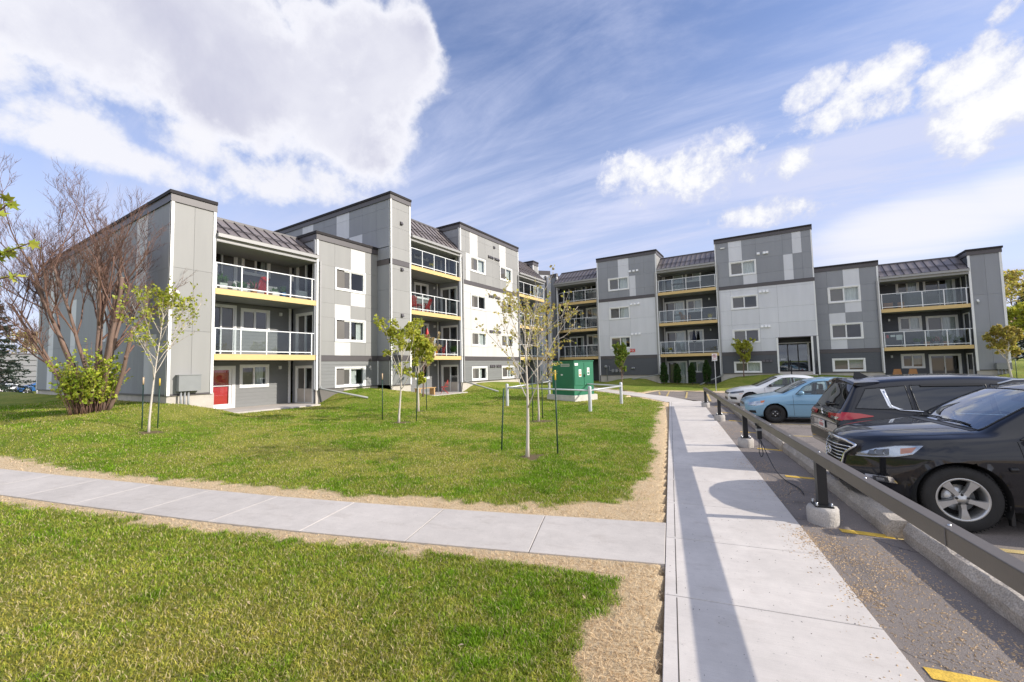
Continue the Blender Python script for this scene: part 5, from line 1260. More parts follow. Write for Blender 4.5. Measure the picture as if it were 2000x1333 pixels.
        sw.tube([(cx+.10*math.cos(a),.36*1+.18*math.sin(a)*1,zd+.03+.16*math.cos(a)) for a in np.linspace(0,2*math.pi,25)],.014,M['black'],6,False); sw.tube([(cx-.2,.36,zd-.15),(cx,.36,zd+.02)],.03,M['black'],6); sw.build('steering_wheel',s.root)
    def mirror(s,x,z,sg,m,w=.20,h=.13,out=.10):
        h0=s.hit('side',(x,z),sg); b=MB(); y=h0[0].y+sg*.0
        yo=y+sg*(out+w/2)
        n=10; vs=[];fs=[]
        for i in range(7):
            t=i/6; k=math.sin(math.pi*min(max(t*.93+.07,0),1))**.45; xx=x+.02-.085+.15*t
            for j in range(n):
                a=2*math.pi*j/n; vs.append((xx,yo+sg*.0+w/2*k*math.copysign(abs(math.cos(a))**.6,math.cos(a)),z+.06+h/2*k*math.copysign(abs(math.sin(a))**.7,math.sin(a))))
        for i in range(6):
            for j in range(n): fs.append((i*n+j,i*n+(j+1)%n,(i+1)*n+(j+1)%n,(i+1)*n+j))
        fs+= [tuple(reversed(range(n))),tuple(6*n+j for j in range(n))]
        b.add(vs,fs,m,True); b.tube([(x+.02,y-sg*.03,z),(x+.01,y+sg*out*.6,z+.02),(x,yo,z+.03)],.022,M['cblack'],6)
        b.build('mirror',s.root)
    def place(s,a,sp,back=False,z=-.06):
        """a, sp: where the nose (or tail) stands; the car lies along the stall"""
        ang=HSA*-1; base=math.atan2(NY,NX)
        x,y,_=AS(a,sp)
        if not back: s.root.location=(x,y,z); s.root.rotation_euler=(0,0,base)
        else:
            x,y,_=AS(a+s.C['L'],sp); s.root.location=(x,y,z); s.root.rotation_euler=(0,0,base+math.pi)
def S_(P,dx=0,dz=0): return [(x+dx,z+dz) for x,z in P]

# ---------- black crossover with the chrome grille
L=4.77
C=dict(L=L,
 zt=[(0,.86),(.05,.93),(.15,.99),(.35,1.055),(.7,1.115),(1.05,1.155),(1.22,1.175),(1.45,1.30),(1.75,1.47),(2.02,1.60),(2.25,1.655),(2.7,1.69),(3.3,1.675),(3.85,1.62),(4.1,1.56),(4.42,1.28),(4.6,1.12),(4.70,1.02),(4.77,.85)],
 zb=[(0,.76),(.08,.82),(.2,.90),(.4,.96),(.7,1.01),(1.1,1.045),(1.5,1.06),(2.2,1.06),(3.0,1.09),(3.7,1.12),(4.2,1.12),(4.6,1.02),(4.77,.75)],
 zr=[(0,.83),(.05,.90),(.15,.955),(.35,1.02),(.7,1.075),(1.05,1.115),(1.22,1.13),(1.45,1.25),(1.75,1.42),(2.02,1.54),(2.25,1.595),(2.7,1.625),(3.3,1.61),(3.85,1.55),(4.1,1.48),(4.42,1.24),(4.6,1.09),(4.70,.98),(4.77,.82)],
 zs=[(0,.34),(.25,.26),(.7,.24),(3.9,.26),(4.5,.32),(4.77,.42)],
 ws=[(0,.20),(.03,.27),(.08,.38),(.17,.50),(.30,.63),(.48,.76),(.72,.86),(.95,.90),(1.6,.88),(3.2,.88),(3.8,.90),(4.4,.84),(4.77,.60)],
 wm=[(0,.24),(.03,.31),(.08,.42),(.17,.55),(.30,.68),(.48,.81),(.72,.91),(.95,.942),(1.6,.925),(3.2,.925),(3.8,.942),(4.4,.88),(4.77,.66)],
 wb=[(0,.20),(.03,.27),(.08,.37),(.17,.49),(.30,.62),(.48,.74),(.72,.83),(.95,.875),(1.6,.87),(3.2,.865),(3.8,.85),(4.4,.78),(4.77,.60)],
 wr=[(0,.15),(.03,.20),(.08,.28),(.17,.38),(.35,.53),(.9,.66),(1.2,.72),(1.45,.70),(2.02,.635),(2.7,.61),(3.6,.59),(4.1,.57),(4.5,.60),(4.77,.45)],
 arch=[(.95,.37,.425),(3.69,.37,.425)],holes=[])
ws_b=[(1.24,-.70),(1.17,-.4),(1.15,0),(1.17,.4),(1.24,.70)]; ws_t=[(1.98,-.585),(1.965,-.3),(1.96,0),(1.965,.3),(1.98,.585)]
fw_=[(1.66,1.085),(2.62,1.11),(2.60,1.52),(2.25,1.51),(1.95,1.35)]
rw_=[(2.70,1.11),(3.62,1.145),(3.60,1.48),(2.70,1.525)]
qw_=[(3.70,1.15),(4.12,1.22),(4.0,1.40),(3.70,1.47)]
C['holes']=[('top',shrink(ws_b+ws_t[::-1],.03)),('side',shrink(fw_,.03)),('side',shrink(rw_,.03)),('side',shrink(qw_,.03))]
lx=Car('parked_car','glossy black crossover with chrome slatted grille and five spoke wheels, nearest to the rail','car',C,M['p_black'])
lx.window('top',ws_b,ws_t,'cwind',name='windscreen')
for sg in (-1,1):
    lx.window('side',[(1.62,1.075),(2.64,1.10)],[(1.93,1.345),(2.25,1.52),(2.62,1.53)],'cglass',sg,'door_window',trim=[(1.56,1.045),(1.9,1.065),(2.66,1.092),(3.62,1.13),(4.2,1.22)])
    lx.window('side',[(2.68,1.10),(3.64,1.135)],[(2.68,1.535),(3.62,1.49)],'cglassd',sg,'door_window'); lx.window('side',[(3.68,1.14),(4.16,1.22)],[(3.68,1.48),(4.02,1.41)],'cglassd',sg,'quarter_window')
    lx.window('side',[(1.50,1.062),(1.62,1.066)],[(1.56,1.10),(1.63,1.13)],'cglass',sg,'quarter_window')
    d=MB(); lx.line(d,'side',[(1.47,1.04),(1.50,.80),(1.49,.45),(1.55,.30)],.007,M['cunder'],.0,sg); lx.line(d,'side',[(2.66,1.09),(2.66,.7),(2.70,.32)],.007,M['cunder'],.0,sg); lx.line(d,'side',[(3.62,1.12),(3.45,.85),(3.25,.6),(3.2,.32)],.007,M['cunder'],.0,sg); lx.line(d,'side',[(1.6,.34),(3.2,.34)],.05,M['cblack'],-.01,sg); d.build('door_gap',lx.root)
    for hx in (2.36,3.30):
        h=MB(); p=lx.hit('side',(hx,.93),sg)[0]; h.tube([(hx-.09,p.y+sg*.01,.93),(hx-.07,p.y+sg*.04,.935),(hx+.07,p.y+sg*.04,.94),(hx+.10,p.y+sg*.01,.94)],.013,M['p_black'],8); h.build('door_handle',lx.root)
    lx.mirror(1.74,1.10,sg,M['p_black'],.23,.16,.13)
    # headlamp: dark housing with projectors behind a clear lens
    hb=[(.125,.745),(.26,.765),(.42,.80),(.56,.85)]; ht=[(.13,.775),(.27,.865),(.44,.925),(.66,.955)]
    o=MB(); lx.patch(o,'side',hb,ht,M['lampin'],.004,20,6,sg); hl=o.build('headlight',lx.root)
    o=MB(); lx.patch(o,'side',[(.20,.775),(.37,.805)],[(.23,.835),(.38,.885)],M['lampdk'],.008,12,6,sg)
    for q in (.28,.345):
        p,n=lx.hit('side',(q,.832),sg); o.lathe([(.001,.012),(.022,.008),(.030,-.004)],M['chrome'],14,'y',tuple(p+n*.014))
    o.build('projector',hl); o=MB(); lx.patch(o,'side',[(.46,.835),(.55,.865)],[(.47,.90),(.60,.93)],M['amber'],.009,8,4,sg); o.build('indicator',hl)
    o=MB(); lx.patch(o,'side',S_(hb,0,-.006),S_(ht,0,.006),M['lens'],.016,20,8,sg); o.build('lens',hl)
    o=MB(); lx.line(o,'side',hb,.014,M['lampin'],.02,sg); o.build('trim',hl)
    f=MB(); p,n=lx.hit('front',(sg*.66,.50)); lx.patch(f,'front',[(sg*.54,.455),(sg*.76,.475)],[(sg*.55,.53),(sg*.74,.545)],M['chrome'],.006,10,4); lx.patch(f,'front',[(sg*.61,.468),(sg*.71,.475)],[(sg*.61,.525),(sg*.71,.53)],M['lampdk'],.012,8,4); lx.patch(f,'front',[(sg*.635,.48),(sg*.69,.485)],[(sg*.635,.515),(sg*.69,.518)],M['lampin'],.016,6,3); f.build('fog_lamp',lx.root)
    t=MB(); lx.line(t,'side',[(1.36,.74),(1.42,.745)],.05,M['cblack'],.004,sg,6); t.build('side_marker',lx.root)
    rr=MB(); rr.tube([(2.15,sg*.60,1.615),(2.3,sg*.60,1.67),(3.3,sg*.585,1.68),(3.8,sg*.575,1.60)],.018,M['steel'],8); rr.build('roof_rail',lx.root)
g=MB()
for k in range(8):
    z=.835-.045*k; hw=.40-.028*k if k<6 else .235
    pts=[]
    for y in np.linspace(-hw,hw,15):
        h=lx.hit('front',(y,z))
        if h: pts.append(tuple(h[0]+Vector((-.012,0,0))))
    g.tube(pts,.0085,M['chrome'],6)
lx.patch(g,'front',[(-.26,.50),(.26,.50)],[(-.43,.875),(.43,.875)],M['cunder'],.002,12,8)
gr=g.build('grille',lx.root); s_=MB(); lx.line(s_,'front',[(-.24,.49),(-.29,.58),(-.33,.74),(-.46,.865),(-.30,.905),(0,.915),(.30,.905),(.46,.865),(.33,.74),(.29,.58),(.24,.49)],.036,M['chrome'],.012,n=60); lx.line(s_,'front',[(-.24,.49),(.24,.49)],.02,M['chrome'],.012); s_.build('surround',gr)
e=MB(); p=lx.hit('front',(0,.73))[0]+Vector((-.035,0,0))
e.tube([tuple(p+Vector((0,.068*math.cos(a),.050*math.sin(a)))) for a in np.linspace(0,2*math.pi,29)],.008,M['chrome'],6,False); e.tube([tuple(p+Vector((0,-.018,.046))),tuple(p+Vector((0,.022,-.018))),tuple(p+Vector((0,-.052,-.022)))],.0085,M['chrome'],6); e.build('emblem',gr)
lo=MB(); lx.patch(lo,'front',[(-.50,.34),(.50,.34)],[(-.52,.45),(.52,.45)],M['cblack'],.003,16,4); lo.build('lower_grille',lx.root)
hd=MB()
for sg in (-1,1): lx.line(hd,'top',[(.22,sg*.30),(.5,sg*.43),(1.2,sg*.56)],.006,M['cunder'],-.001); lx.line(hd,'top',[(.16,sg*.36),(.28,sg*.50),(.45,sg*.63),(.8,sg*.74),(1.15,sg*.78)],.007,M['cunder'],-.001)
lx.line(hd,'top',[(.16,-.36),(.07,-.15),(.055,0),(.07,.15),(.16,.36)],.007,M['cunder'],-.001); hd.build('bonnet_gap',lx.root)
wp=MB()
for (y0,y1) in ((-.55,.02),(.02,.60)):
    P=[lx.hit('top',(1.20+.05*(1-t)+.02*math.sin(t*3),y0+(y1-y0)*t)) for t in np.linspace(0,1,12)]; wp.tube([tuple(p[0]+p[1]*.022) for p in P],.009,M['black'],6)
lx.patch(wp,'top',[(1.17,-.70),(1.08,-.4),(1.05,0),(1.08,.4),(1.17,.70)],[(1.24,-.69),(1.17,-.4),(1.15,0),(1.17,.4),(1.24,.69)],M['cblack'],.004,16,3); wp.build('wiper',lx.root)
rm=MB(); rm.cbox((2.0,-.13,1.42),(2.04,.13,1.49),M['black'],.02); rm.tube([(2.02,0,1.49),(2.0,0,1.57)],.012,M['black'],6); rm.build('rear_view_mirror',lx.root)
fl=MB()
for sg in (-1,1): fl.cbox((1.36,sg*.86-.02,.10),(1.40,sg*.86+.04,.33),M['blackm'],.01)
fl.build('mud_flap',lx.root)
C['rimk']=.66; lx.wheels(.37,.235,'five'); lx.cabin(1.25,2.15,3.05,wheel_x=1.7); lx.place(2.12,7.29,z=-.06)
# ---------- black SUV seen from behind
L=4.71
C=dict(L=L,
 zt=[(0,.95),(.06,1.02),(.2,1.06),(.8,1.13),(1.15,1.17),(1.30,1.24),(1.95,1.62),(2.2,1.69),(2.8,1.735),(3.5,1.72),(4.1,1.68),(4.32,1.645),(4.52,1.30),(4.62,1.13),(4.68,1.05),(4.71,.92)],
 zb=[(0,.80),(.2,.90),(.8,1.0),(1.5,1.06),(2.4,1.09),(3.4,1.11),(4.1,1.13),(4.45,1.10),(4.62,1.02),(4.71,.86)],
 zr=[(0,.92),(.06,.99),(.2,1.03),(.8,1.10),(1.15,1.13),(1.30,1.19),(1.95,1.55),(2.2,1.62),(2.8,1.665),(3.5,1.65),(4.1,1.60),(4.32,1.56),(4.52,1.27),(4.62,1.11),(4.68,1.03),(4.71,.90)],
 zs=[(0,.36),(.3,.27),(1,.25),(3.8,.27),(4.4,.34),(4.71,.42)],
 ws=[(0,.60),(.15,.76),(.4,.86),(.95,.89),(1.6,.875),(3.2,.875),(3.75,.89),(4.35,.88),(4.6,.80),(4.71,.70)],
 wm=[(0,.64),(.15,.80),(.4,.89),(.95,.93),(1.6,.91),(3.2,.91),(3.75,.935),(4.35,.92),(4.6,.85),(4.71,.76)],
 wb=[(0,.58),(.15,.74),(.4,.84),(.95,.87),(1.6,.86),(3.2,.855),(3.75,.85),(4.35,.82),(4.6,.80),(4.71,.74)],
 wr=[(0,.45),(.3,.62),(.9,.70),(1.2,.73),(1.95,.655),(2.7,.63),(3.6,.62),(4.1,.61),(4.32,.60),(4.55,.66),(4.71,.66)],
 arch=[(.97,.365,.425),(3.68,.365,.425)],holes=[])
ob=Car('parked_car','black sport utility vehicle backed in, red tail lamps and roof spoiler facing the rail','car',C,M['p_navy'])
ws_b=[(1.30,-.68),(1.22,0),(1.30,.68)]; ws_t=[(1.93,-.60),(1.90,0),(1.93,.60)]
ob.window('top',ws_b,ws_t,'cglassd',name='windscreen')
for sg in (-1,1):
    ob.window('side',[(1.62,1.10),(2.62,1.125)],[(2.0,1.43),(2.3,1.55),(2.62,1.575)],'cglassd',sg,'door_window',trim=[(1.55,1.075),(2.6,1.10),(3.45,1.125),(3.85,1.15),(3.95,1.20),(4.01,1.46)])
    ob.window('side',[(2.68,1.125),(3.60,1.15)],[(2.68,1.58),(3.64,1.56)],'cglassd',sg,'door_window'); ob.window('side',[(3.68,1.16),(4.44,1.17)],[(3.70,1.555),(4.24,1.50)],'cglassd',sg,'quarter_window')
    c=MB(); ob.patch(c,'side',[(3.945,1.215),(3.995,1.215)],[(3.985,1.49),(4.045,1.49)],M['chrome'],.008,4,8,sg); ob.patch(c,'side',[(3.50,1.120),(3.85,1.145),(3.99,1.20)],[(3.50,1.138),(3.83,1.170),(3.95,1.235)],M['chrome'],.008,8,3,sg); c.build('chrome_trim',ob.root)
    d=MB(); ob.line(d,'side',[(1.5,1.05),(1.5,.6),(1.55,.3)],.007,M['cunder'],0,sg); ob.line(d,'side',[(2.65,1.12),(2.65,.7),(2.66,.3)],.007,M['cunder'],0,sg); ob.line(d,'side',[(3.64,1.56),(3.64,1.14),(3.58,.92),(3.32,.70),(3.2,.55),(3.2,.3)],.007,M['cunder'],0,sg); d.build('door_gap',ob.root)
    for hx in (2.36,3.22):
        h=MB(); p=ob.hit('side',(hx,.95),sg)[0]; h.tube([(hx-.09,p.y+sg*.01,.95),(hx-.07,p.y+sg*.04,.955),(hx+.07,p.y+sg*.04,.96),(hx+.10,p.y+sg*.01,.96)],.013,M['p_navy'],8); h.build('door_handle',ob.root)
    t=MB(); ob.patch(t,'side',[(4.24,1.035),(4.40,1.01),(4.55,.975),(4.66,.965)],[(4.22,1.05),(4.40,1.085),(4.55,1.095),(4.62,1.09)],M['tail'],.010,18,5,sg); tl=t.build('tail_light',ob.root)
    t=MB(); ob.patch(t,'rear',[(sg*.34,.965),(sg*.80,.955)],[(sg*.28,1.04),(sg*.82,1.07)],M['tail'],.012,12,4); t.build('tail_light',ob.root)
    t=MB(); ob.patch(t,'rear',[(sg*.46,.972),(sg*.72,.965)],[(sg*.46,1.005),(sg*.74,1.005)],M['lampin'],.018,8,3); t.build('reversing_lamp',ob.root)
    ob.mirror(1.75,1.08,sg,M['p_navy'])
    rv=MB(); ob.patch(rv,'side',[(2.70,1.548),(3.50,1.535)],[(2.70,1.585),(3.50,1.575)],M['cblack'],.022,10,2,sg); rv.build('rain_visor',ob.root)
sp=MB()   # roof spoiler
for sg in (-1,): pass
vs=[];fs=[]
for i,y in enumerate(np.linspace(-.64,.64,17)):
    k=1-(abs(y)/.64)**4*.35
    vs+= [(4.02,y,1.675-.05*(y/.64)**2),(4.36+.03*k,y,1.675-.07*(y/.64)**2),(4.39+.03*k,y,1.64-.07*(y/.64)**2),(4.20,y,1.575-.06*(y/.64)**2)]
for i in range(16):
    for j in range(4): fs.append((i*4+j,i*4+(j+1)%4,(i+1)*4+(j+1)%4,(i+1)*4+j))
fs+= [(0,1,2,3),(67,66,65,64)]
sp.add(vs,fs,M['p_navy'],False); so_=sp.build('spoiler',ob.root)
fn=MB(); fn.add([(3.95,-.025,1.69),(3.95,.025,1.69),(4.18,.02,1.67),(4.18,-.02,1.67),(4.16,0,1.79),(4.10,0,1.785)],[(0,1,5),(1,2,4,5),(2,3,4),(3,0,5,4)],M['cblack']); fn.build('antenna_fin',ob.root)
rg=MB(); ob.patch(rg,'rear',[(-.62,1.14),(.62,1.14)],[(-.54,1.56),(.54,1.56)],M['cglassd'],.006,14,8); o=rg.build('rear_window',ob.root)
wpr=MB(); P=[ob.hit('rear',(.0+.40*t,1.17+.03*t)) for t in np.linspace(0,1,8)]; wpr.tube([tuple(p[0]+p[1]*.03) for p in P],.011,M['cblack'],6); p=ob.hit('rear',(0,1.17)); wpr.lathe([(.001,.03),(.05,.02),(.06,-.02)],M['cblack'],12,'x',tuple(p[0]+p[1]*.02)); wpr.build('rear_wiper',ob.root)
pl=MB(); p=ob.hit('rear',(0,.80))[0]; X=p.x+.012; pl.box((X,-.155,.735),(X+.012,.155,.875),M['plate']); pt=pl.build('licence_plate',ob.root); q=MB(); q.box((X+.0125,-.08,.85),(X+.014,.08,.865),M['plink'])
for k in range(6): q.box((X+.0125,-.115+.04*k,.765),(X+.014,-.092+.04*k,.825),M['plink'])
q.build('lettering',pt)
em=MB(); p=ob.hit('rear',(0,1.03))[0]+Vector((.02,0,0))
for a0 in (90,210,330):
    d1=Vector((0,math.cos(R_(a0)),math.sin(R_(a0)))); d2=Vector((0,math.cos(R_(a0-60)),math.sin(R_(a0-60)))); d3=Vector((0,math.cos(R_(a0+60)),math.sin(R_(a0+60))))
    r=.042; a=p; b=p+(d1*1.0+d2*.0)*0+ (d1*.5+d2*.5)*r*.0
    vs=[tuple(p+d1*.003),tuple(p+d1*r*.0+ (d1+d2)*r*.42*.9),tuple(p+d1*r*1.5),tuple(p+(d1+d3)*r*.42*.9)]; vs2=[(v[0]+.008,v[1],v[2]) for v in vs]
    em.add(vs+vs2,[(4,5,6,7),(0,1,5,4),(1,2,6,5),(2,3,7,6),(3,0,4,7)],M['chrome'])
em.build('emblem',ob.root)
gb=MB(); ob.patch(gb,'rear',[(-.72,.52),(.72,.52)],[(-.74,.66),(.74,.66)],M['cblack'],.006,12,3); ob.line(gb,'rear',[(-.78,.875),(.78,.875)],.012,M['cunder'],.0); ob.line(gb,'rear',[(-.72,.70),(.72,.70)],.012,M['chrome'],.004); gb.build('bumper_trim',ob.root)
fc=MB(); ob.line(fc,'side',[(3.75,.86),(3.93,.86),(3.93,1.0),(3.75,1.0),(3.75,.86)],.005,M['cunder'],0,-1); fc.build('fuel_flap',ob.root)
C['rimk']=.66; ob.wheels(.365,.225,'ten'); ob.cabin(1.3,2.1,3.0,.45,'seat',zd=1.0); ob.place(2.70,9.72,True,z=-.08)
# ---------- light blue sedan on steel wheels
L=4.28
C=dict(L=L,
 zt=[(0,.66),(.05,.72),(.2,.79),(.5,.87),(.95,.95),(1.08,.975),(1.30,1.08),(1.85,1.36),(2.05,1.42),(2.5,1.47),(2.95,1.455),(3.25,1.38),(3.68,1.10),(3.85,1.05),(4.15,1.03),(4.25,.93),(4.28,.80)],
 zb=[(0,.58),(.2,.68),(.5,.77),(.95,.86),(1.4,.90),(2.2,.92),(3.0,.94),(3.6,.96),(4.1,.95),(4.28,.72)],
 zr=[(0,.635),(.05,.695),(.2,.765),(.5,.84),(.95,.915),(1.08,.94),(1.30,1.04),(1.85,1.30),(2.05,1.36),(2.5,1.405),(2.95,1.39),(3.25,1.32),(3.68,1.07),(3.85,1.02),(4.15,1.0),(4.25,.91),(4.28,.78)],
 zs=[(0,.24),(.3,.19),(1,.18),(3.4,.18),(4.0,.24),(4.28,.32)],
 ws=[(0,.50),(.12,.64),(.35,.76),(.84,.80),(1.5,.785),(2.8,.785),(3.34,.80),(3.95,.76),(4.28,.58)],
 wm=[(0,.56),(.12,.70),(.35,.80),(.84,.845),(1.5,.832),(2.8,.832),(3.34,.847),(3.95,.80),(4.28,.63)],
 wb=[(0,.50),(.12,.64),(.35,.74),(.84,.785),(1.5,.79),(2.8,.785),(3.34,.77),(3.95,.72),(4.28,.56)],
 wr=[(0,.40),(.3,.55),(.8,.63),(1.08,.67),(1.85,.575),(2.5,.555),(3.0,.54),(3.35,.55),(3.7,.60),(4.28,.5)],
 arch=[(.84,.30,.345),(3.34,.30,.345)],holes=[])
ws_b=[(1.12,-.64),(1.04,0),(1.12,.64)]; ws_t=[(1.83,-.53),(1.80,0),(1.83,.53)]
rg_b=[(3.28,-.50),(3.30,0),(3.28,.50)]; rg_t=[(3.66,-.54),(3.68,0),(3.66,.54)]
fw_=[(1.55,.945),(2.32,.95),(2.32,1.34),(2.0,1.32),(1.72,1.18)]; rw_=[(2.42,.955),(3.15,.985),(3.08,1.27),(2.42,1.345)]
C['holes']=[('top',shrink(ws_b+ws_t[::-1],.03)),('top',shrink(rg_b+rg_t[::-1],.03)),('side',shrink(fw_,.025)),('side',shrink(rw_,.025))]
ac=Car('parked_car','light blue sedan with black steel wheels, parked between the white and the black cars','car',C,M['p_blue'])
ac.window('top',ws_b,ws_t,'cwind',name='windscreen'); ac.window('top',rg_b,rg_t,'cglass',name='rear_window')
for sg in (-1,1):
    ac.window('side',[(1.44,.935),(2.34,.945)],[(1.70,1.17),(2.0,1.325),(2.34,1.355)],'cglass',sg,'door_window'); ac.window('side',[(2.41,.948),(3.18,.985)],[(2.41,1.36),(3.09,1.285)],'cglass',sg,'door_window')
    d=MB(); ac.line(d,'side',[(1.36,.90),(1.36,.55),(1.38,.25)],.008,M['cunder'],0,sg); ac.line(d,'side',[(2.375,1.35),(2.375,.6),(2.375,.25)],.008,M['cunder'],0,sg); ac.line(d,'side',[(3.20,.98),(3.05,.7),(2.92,.5),(2.9,.25)],.008,M['cunder'],0,sg); ac.line(d,'side',[(1.15,.625),(3.0,.65)],.02,M['p_blue'],.010,sg); ac.line(d,'side',[(1.25,.60),(3.0,.627)],.006,M['cunder'],.003,sg); d.build('door_gap',ac.root)
    b=MB(); ac.patch(b,'side',[(2.335,.945),(2.415,.948)],[(2.335,1.355),(2.415,1.36)],M['cblack'],.006,3,8,sg); b.build('pillar_trim',ac.root)
    h=MB()
    for hx in (2.15,2.95):
        p=ac.hit('side',(hx,.80),sg)[0]; h.tube([(hx-.08,p.y+sg*.01,.80),(hx-.06,p.y+sg*.035,.805),(hx+.06,p.y+sg*.035,.81),(hx+.08,p.y+sg*.01,.81)],.013,M['p_blue'],8)
    h.build('door_handle',ac.root); ac.mirror(1.56,.93,sg,M['p_blue'],.19,.13,.07)
    o=MB(); ac.patch(o,'side',[(.10,.56),(.30,.555),(.50,.60)],[(.09,.64),(.30,.70),(.56,.735)],M['lampin'],.004,14,6,sg); hl=o.build('headlight',ac.root)
    o=MB(); ac.patch(o,'side',[(.10,.557),(.30,.552),(.50,.597)],[(.09,.643),(.30,.703),(.56,.738)],M['lens'],.012,14,6,sg); o.build('lens',hl); o=MB(); ac.patch(o,'side',[(.43,.65),(.52,.665)],[(.44,.71),(.56,.733)],M['amber'],.013,6,3,sg); o.build('indicator',hl)
    t=MB(); ac.patch(t,'side',[(4.0,.72),(4.20,.72)],[(3.98,.93),(4.18,.92)],M['tail'],.006,8,5,sg); t.build('tail_light',ac.root)
g=MB(); ac.patch(g,'front',[(-.36,.55),(.36,.55)],[(-.38,.63),(.38,.63)],M['cblack'],.006,12,3); ac.line(g,'front',[(-.36,.595),(.36,.595)],.02,M['chrome'],.012); g.build('grille',ac.root)
g=MB(); ac.patch(g,'front',[(-.5,.27),(.5,.27)],[(-.52,.38),(.52,.38)],M['cblack'],.004,12,3); ac.patch(g,'side',[(.12,.32),(.30,.31)],[(.10,.40),(.28,.40)],M['cblack'],.004,6,3,-1); g.build('lower_grille',ac.root)
C['rimk']=.62; C['inset']=.03; ac.wheels(.298,.185,'steel'); ac.cabin(1.2,1.95,2.75,.35,'bwall',zd=.82); ac.place(2.32,16.80,z=-.10)
# ---------- white sedan
L=4.55
C=dict(L=L,
 zt=[(0,.66),(.05,.71),(.2,.77),(.6,.87),(1.0,.93),(1.12,.95),(1.35,1.04),(2.0,1.34),(2.2,1.385),(2.6,1.415),(3.0,1.40),(3.4,1.31),(4.05,1.06),(4.35,1.03),(4.5,.95),(4.55,.8)],
 zb=[(0,.58),(.2,.66),(.6,.77),(1.0,.84),(1.5,.87),(2.4,.90),(3.2,.94),(3.9,.97),(4.4,.94),(4.55,.72)],
 zr=[(0,.635),(.05,.685),(.2,.745),(.6,.84),(1.0,.895),(1.12,.915),(1.35,1.0),(2.0,1.28),(2.2,1.325),(2.6,1.35),(3.0,1.335),(3.4,1.25),(4.05,1.03),(4.35,1.0),(4.5,.93),(4.55,.78)],
 zs=[(0,.22),(.3,.18),(1,.17),(3.6,.18),(4.2,.24),(4.55,.32)],
 ws=[(0,.52),(.12,.68),(.35,.80),(.87,.85),(1.5,.84),(3.0,.84),(3.57,.86),(4.2,.80),(4.55,.6)],
 wm=[(0,.58),(.12,.74),(.35,.85),(.87,.90),(1.5,.885),(3.0,.885),(3.57,.90),(4.2,.85),(4.55,.66)],
 wb=[(0,.52),(.12,.68),(.35,.78),(.87,.83),(1.5,.83),(3.0,.825),(3.57,.81),(4.2,.76),(4.55,.58)],
 wr=[(0,.42),(.3,.58),(.8,.66),(1.12,.70),(2.0,.60),(2.6,.575),(3.1,.56),(3.6,.58),(4.1,.62),(4.55,.5)],
 arch=[(.87,.325,.375),(3.57,.325,.375)],holes=[])
ws_b=[(1.16,-.67),(1.08,0),(1.16,.67)]; ws_t=[(1.98,-.55),(1.95,0),(1.98,.55)]
fw_=[(1.62,.92),(2.46,.935),(2.46,1.285),(2.15,1.27),(1.85,1.13)]; rw_=[(2.56,.94),(3.30,.985),(3.18,1.21),(2.56,1.285)]
C['holes']=[('top',shrink(ws_b+ws_t[::-1],.03)),('side',shrink(fw_,.025)),('side',shrink(rw_,.025))]
cv=Car('parked_car','white sedan farthest along the row, its front wheel hidden behind the blue car','car',C,M['p_white'])
cv.window('top',ws_b,ws_t,'cglassd',name='windscreen')
for sg in (-1,1):
    cv.window('side',[(1.50,.905),(2.48,.93)],[(1.83,1.115),(2.15,1.275),(2.48,1.298)],'cglass',sg,'door_window'); cv.window('side',[(2.54,.932),(3.42,.99)],[(2.54,1.30),(3.22,1.222)],'cglass',sg,'door_window')
    d=MB(); cv.line(d,'side',[(1.42,.86),(1.42,.5),(1.45,.24)],.008,M['cunder'],0,sg); cv.line(d,'side',[(2.51,1.29),(2.51,.6),(2.51,.24)],.008,M['cunder'],0,sg); cv.line(d,'side',[(3.35,.97),(3.2,.7),(3.08,.5),(3.05,.24)],.008,M['cunder'],0,sg); d.build('door_gap',cv.root)
    b=MB(); cv.patch(b,'side',[(2.465,.93),(2.555,.933)],[(2.465,1.30),(2.555,1.30)],M['cblack'],.006,3,8,sg); b.build('pillar_trim',cv.root)
    cv.mirror(1.62,.91,sg,M['cblack'],.19,.12,.07)
    o=MB(); cv.patch(o,'side',[(.08,.60),(.30,.615),(.62,.68)],[(.08,.655),(.30,.70),(.60,.745)],M['lampdk'],.004,14,5,sg); hl=o.build('headlight',cv.root); o=MB(); cv.patch(o,'side',[(.08,.60),(.30,.613),(.62,.678)],[(.08,.657),(.30,.702),(.60,.747)],M['lens'],.012,14,5,sg); o.build('lens',hl)
    f=MB(); cv.patch(f,'side',[(.10,.36),(.34,.35)],[(.06,.47),(.30,.46)],M['cblack'],.005,8,4,sg); f.build('fog_lamp',cv.root)
    m=MB(); cv.patch(m,'side',[(.42,.585),(.56,.60)],[(.42,.605),(.56,.62)],M['amber'],.005,4,2,sg); m.build('side_marker',cv.root)
    t=MB(); cv.patch(t,'side',[(4.15,.80),(4.46,.78)],[(4.15,.95),(4.44,.93)],M['tail'],.006,8,4,sg); t.build('tail_light',cv.root)
g=MB(); cv.patch(g,'front',[(-.56,.57),(.56,.57)],[(-.60,.645),(.60,.645)],M['cblack'],.006,14,3); g.build('grille',cv.root); g=MB(); cv.patch(g,'front',[(-.5,.25),(.5,.25)],[(-.46,.42),(.46,.42)],M['cblack'],.004,12,4); g.build('lower_grille',cv.root)
C['rimk']=.66; cv.wheels(.325,.205,'ten'); cv.cabin(1.3,2.0,2.85,.35,'seat',zd=.80); cv.place(2.38,21.87,z=-.10)
# ============================================================ things round the walk
def at_ground(x,y): return (x,y,gz(x,y))
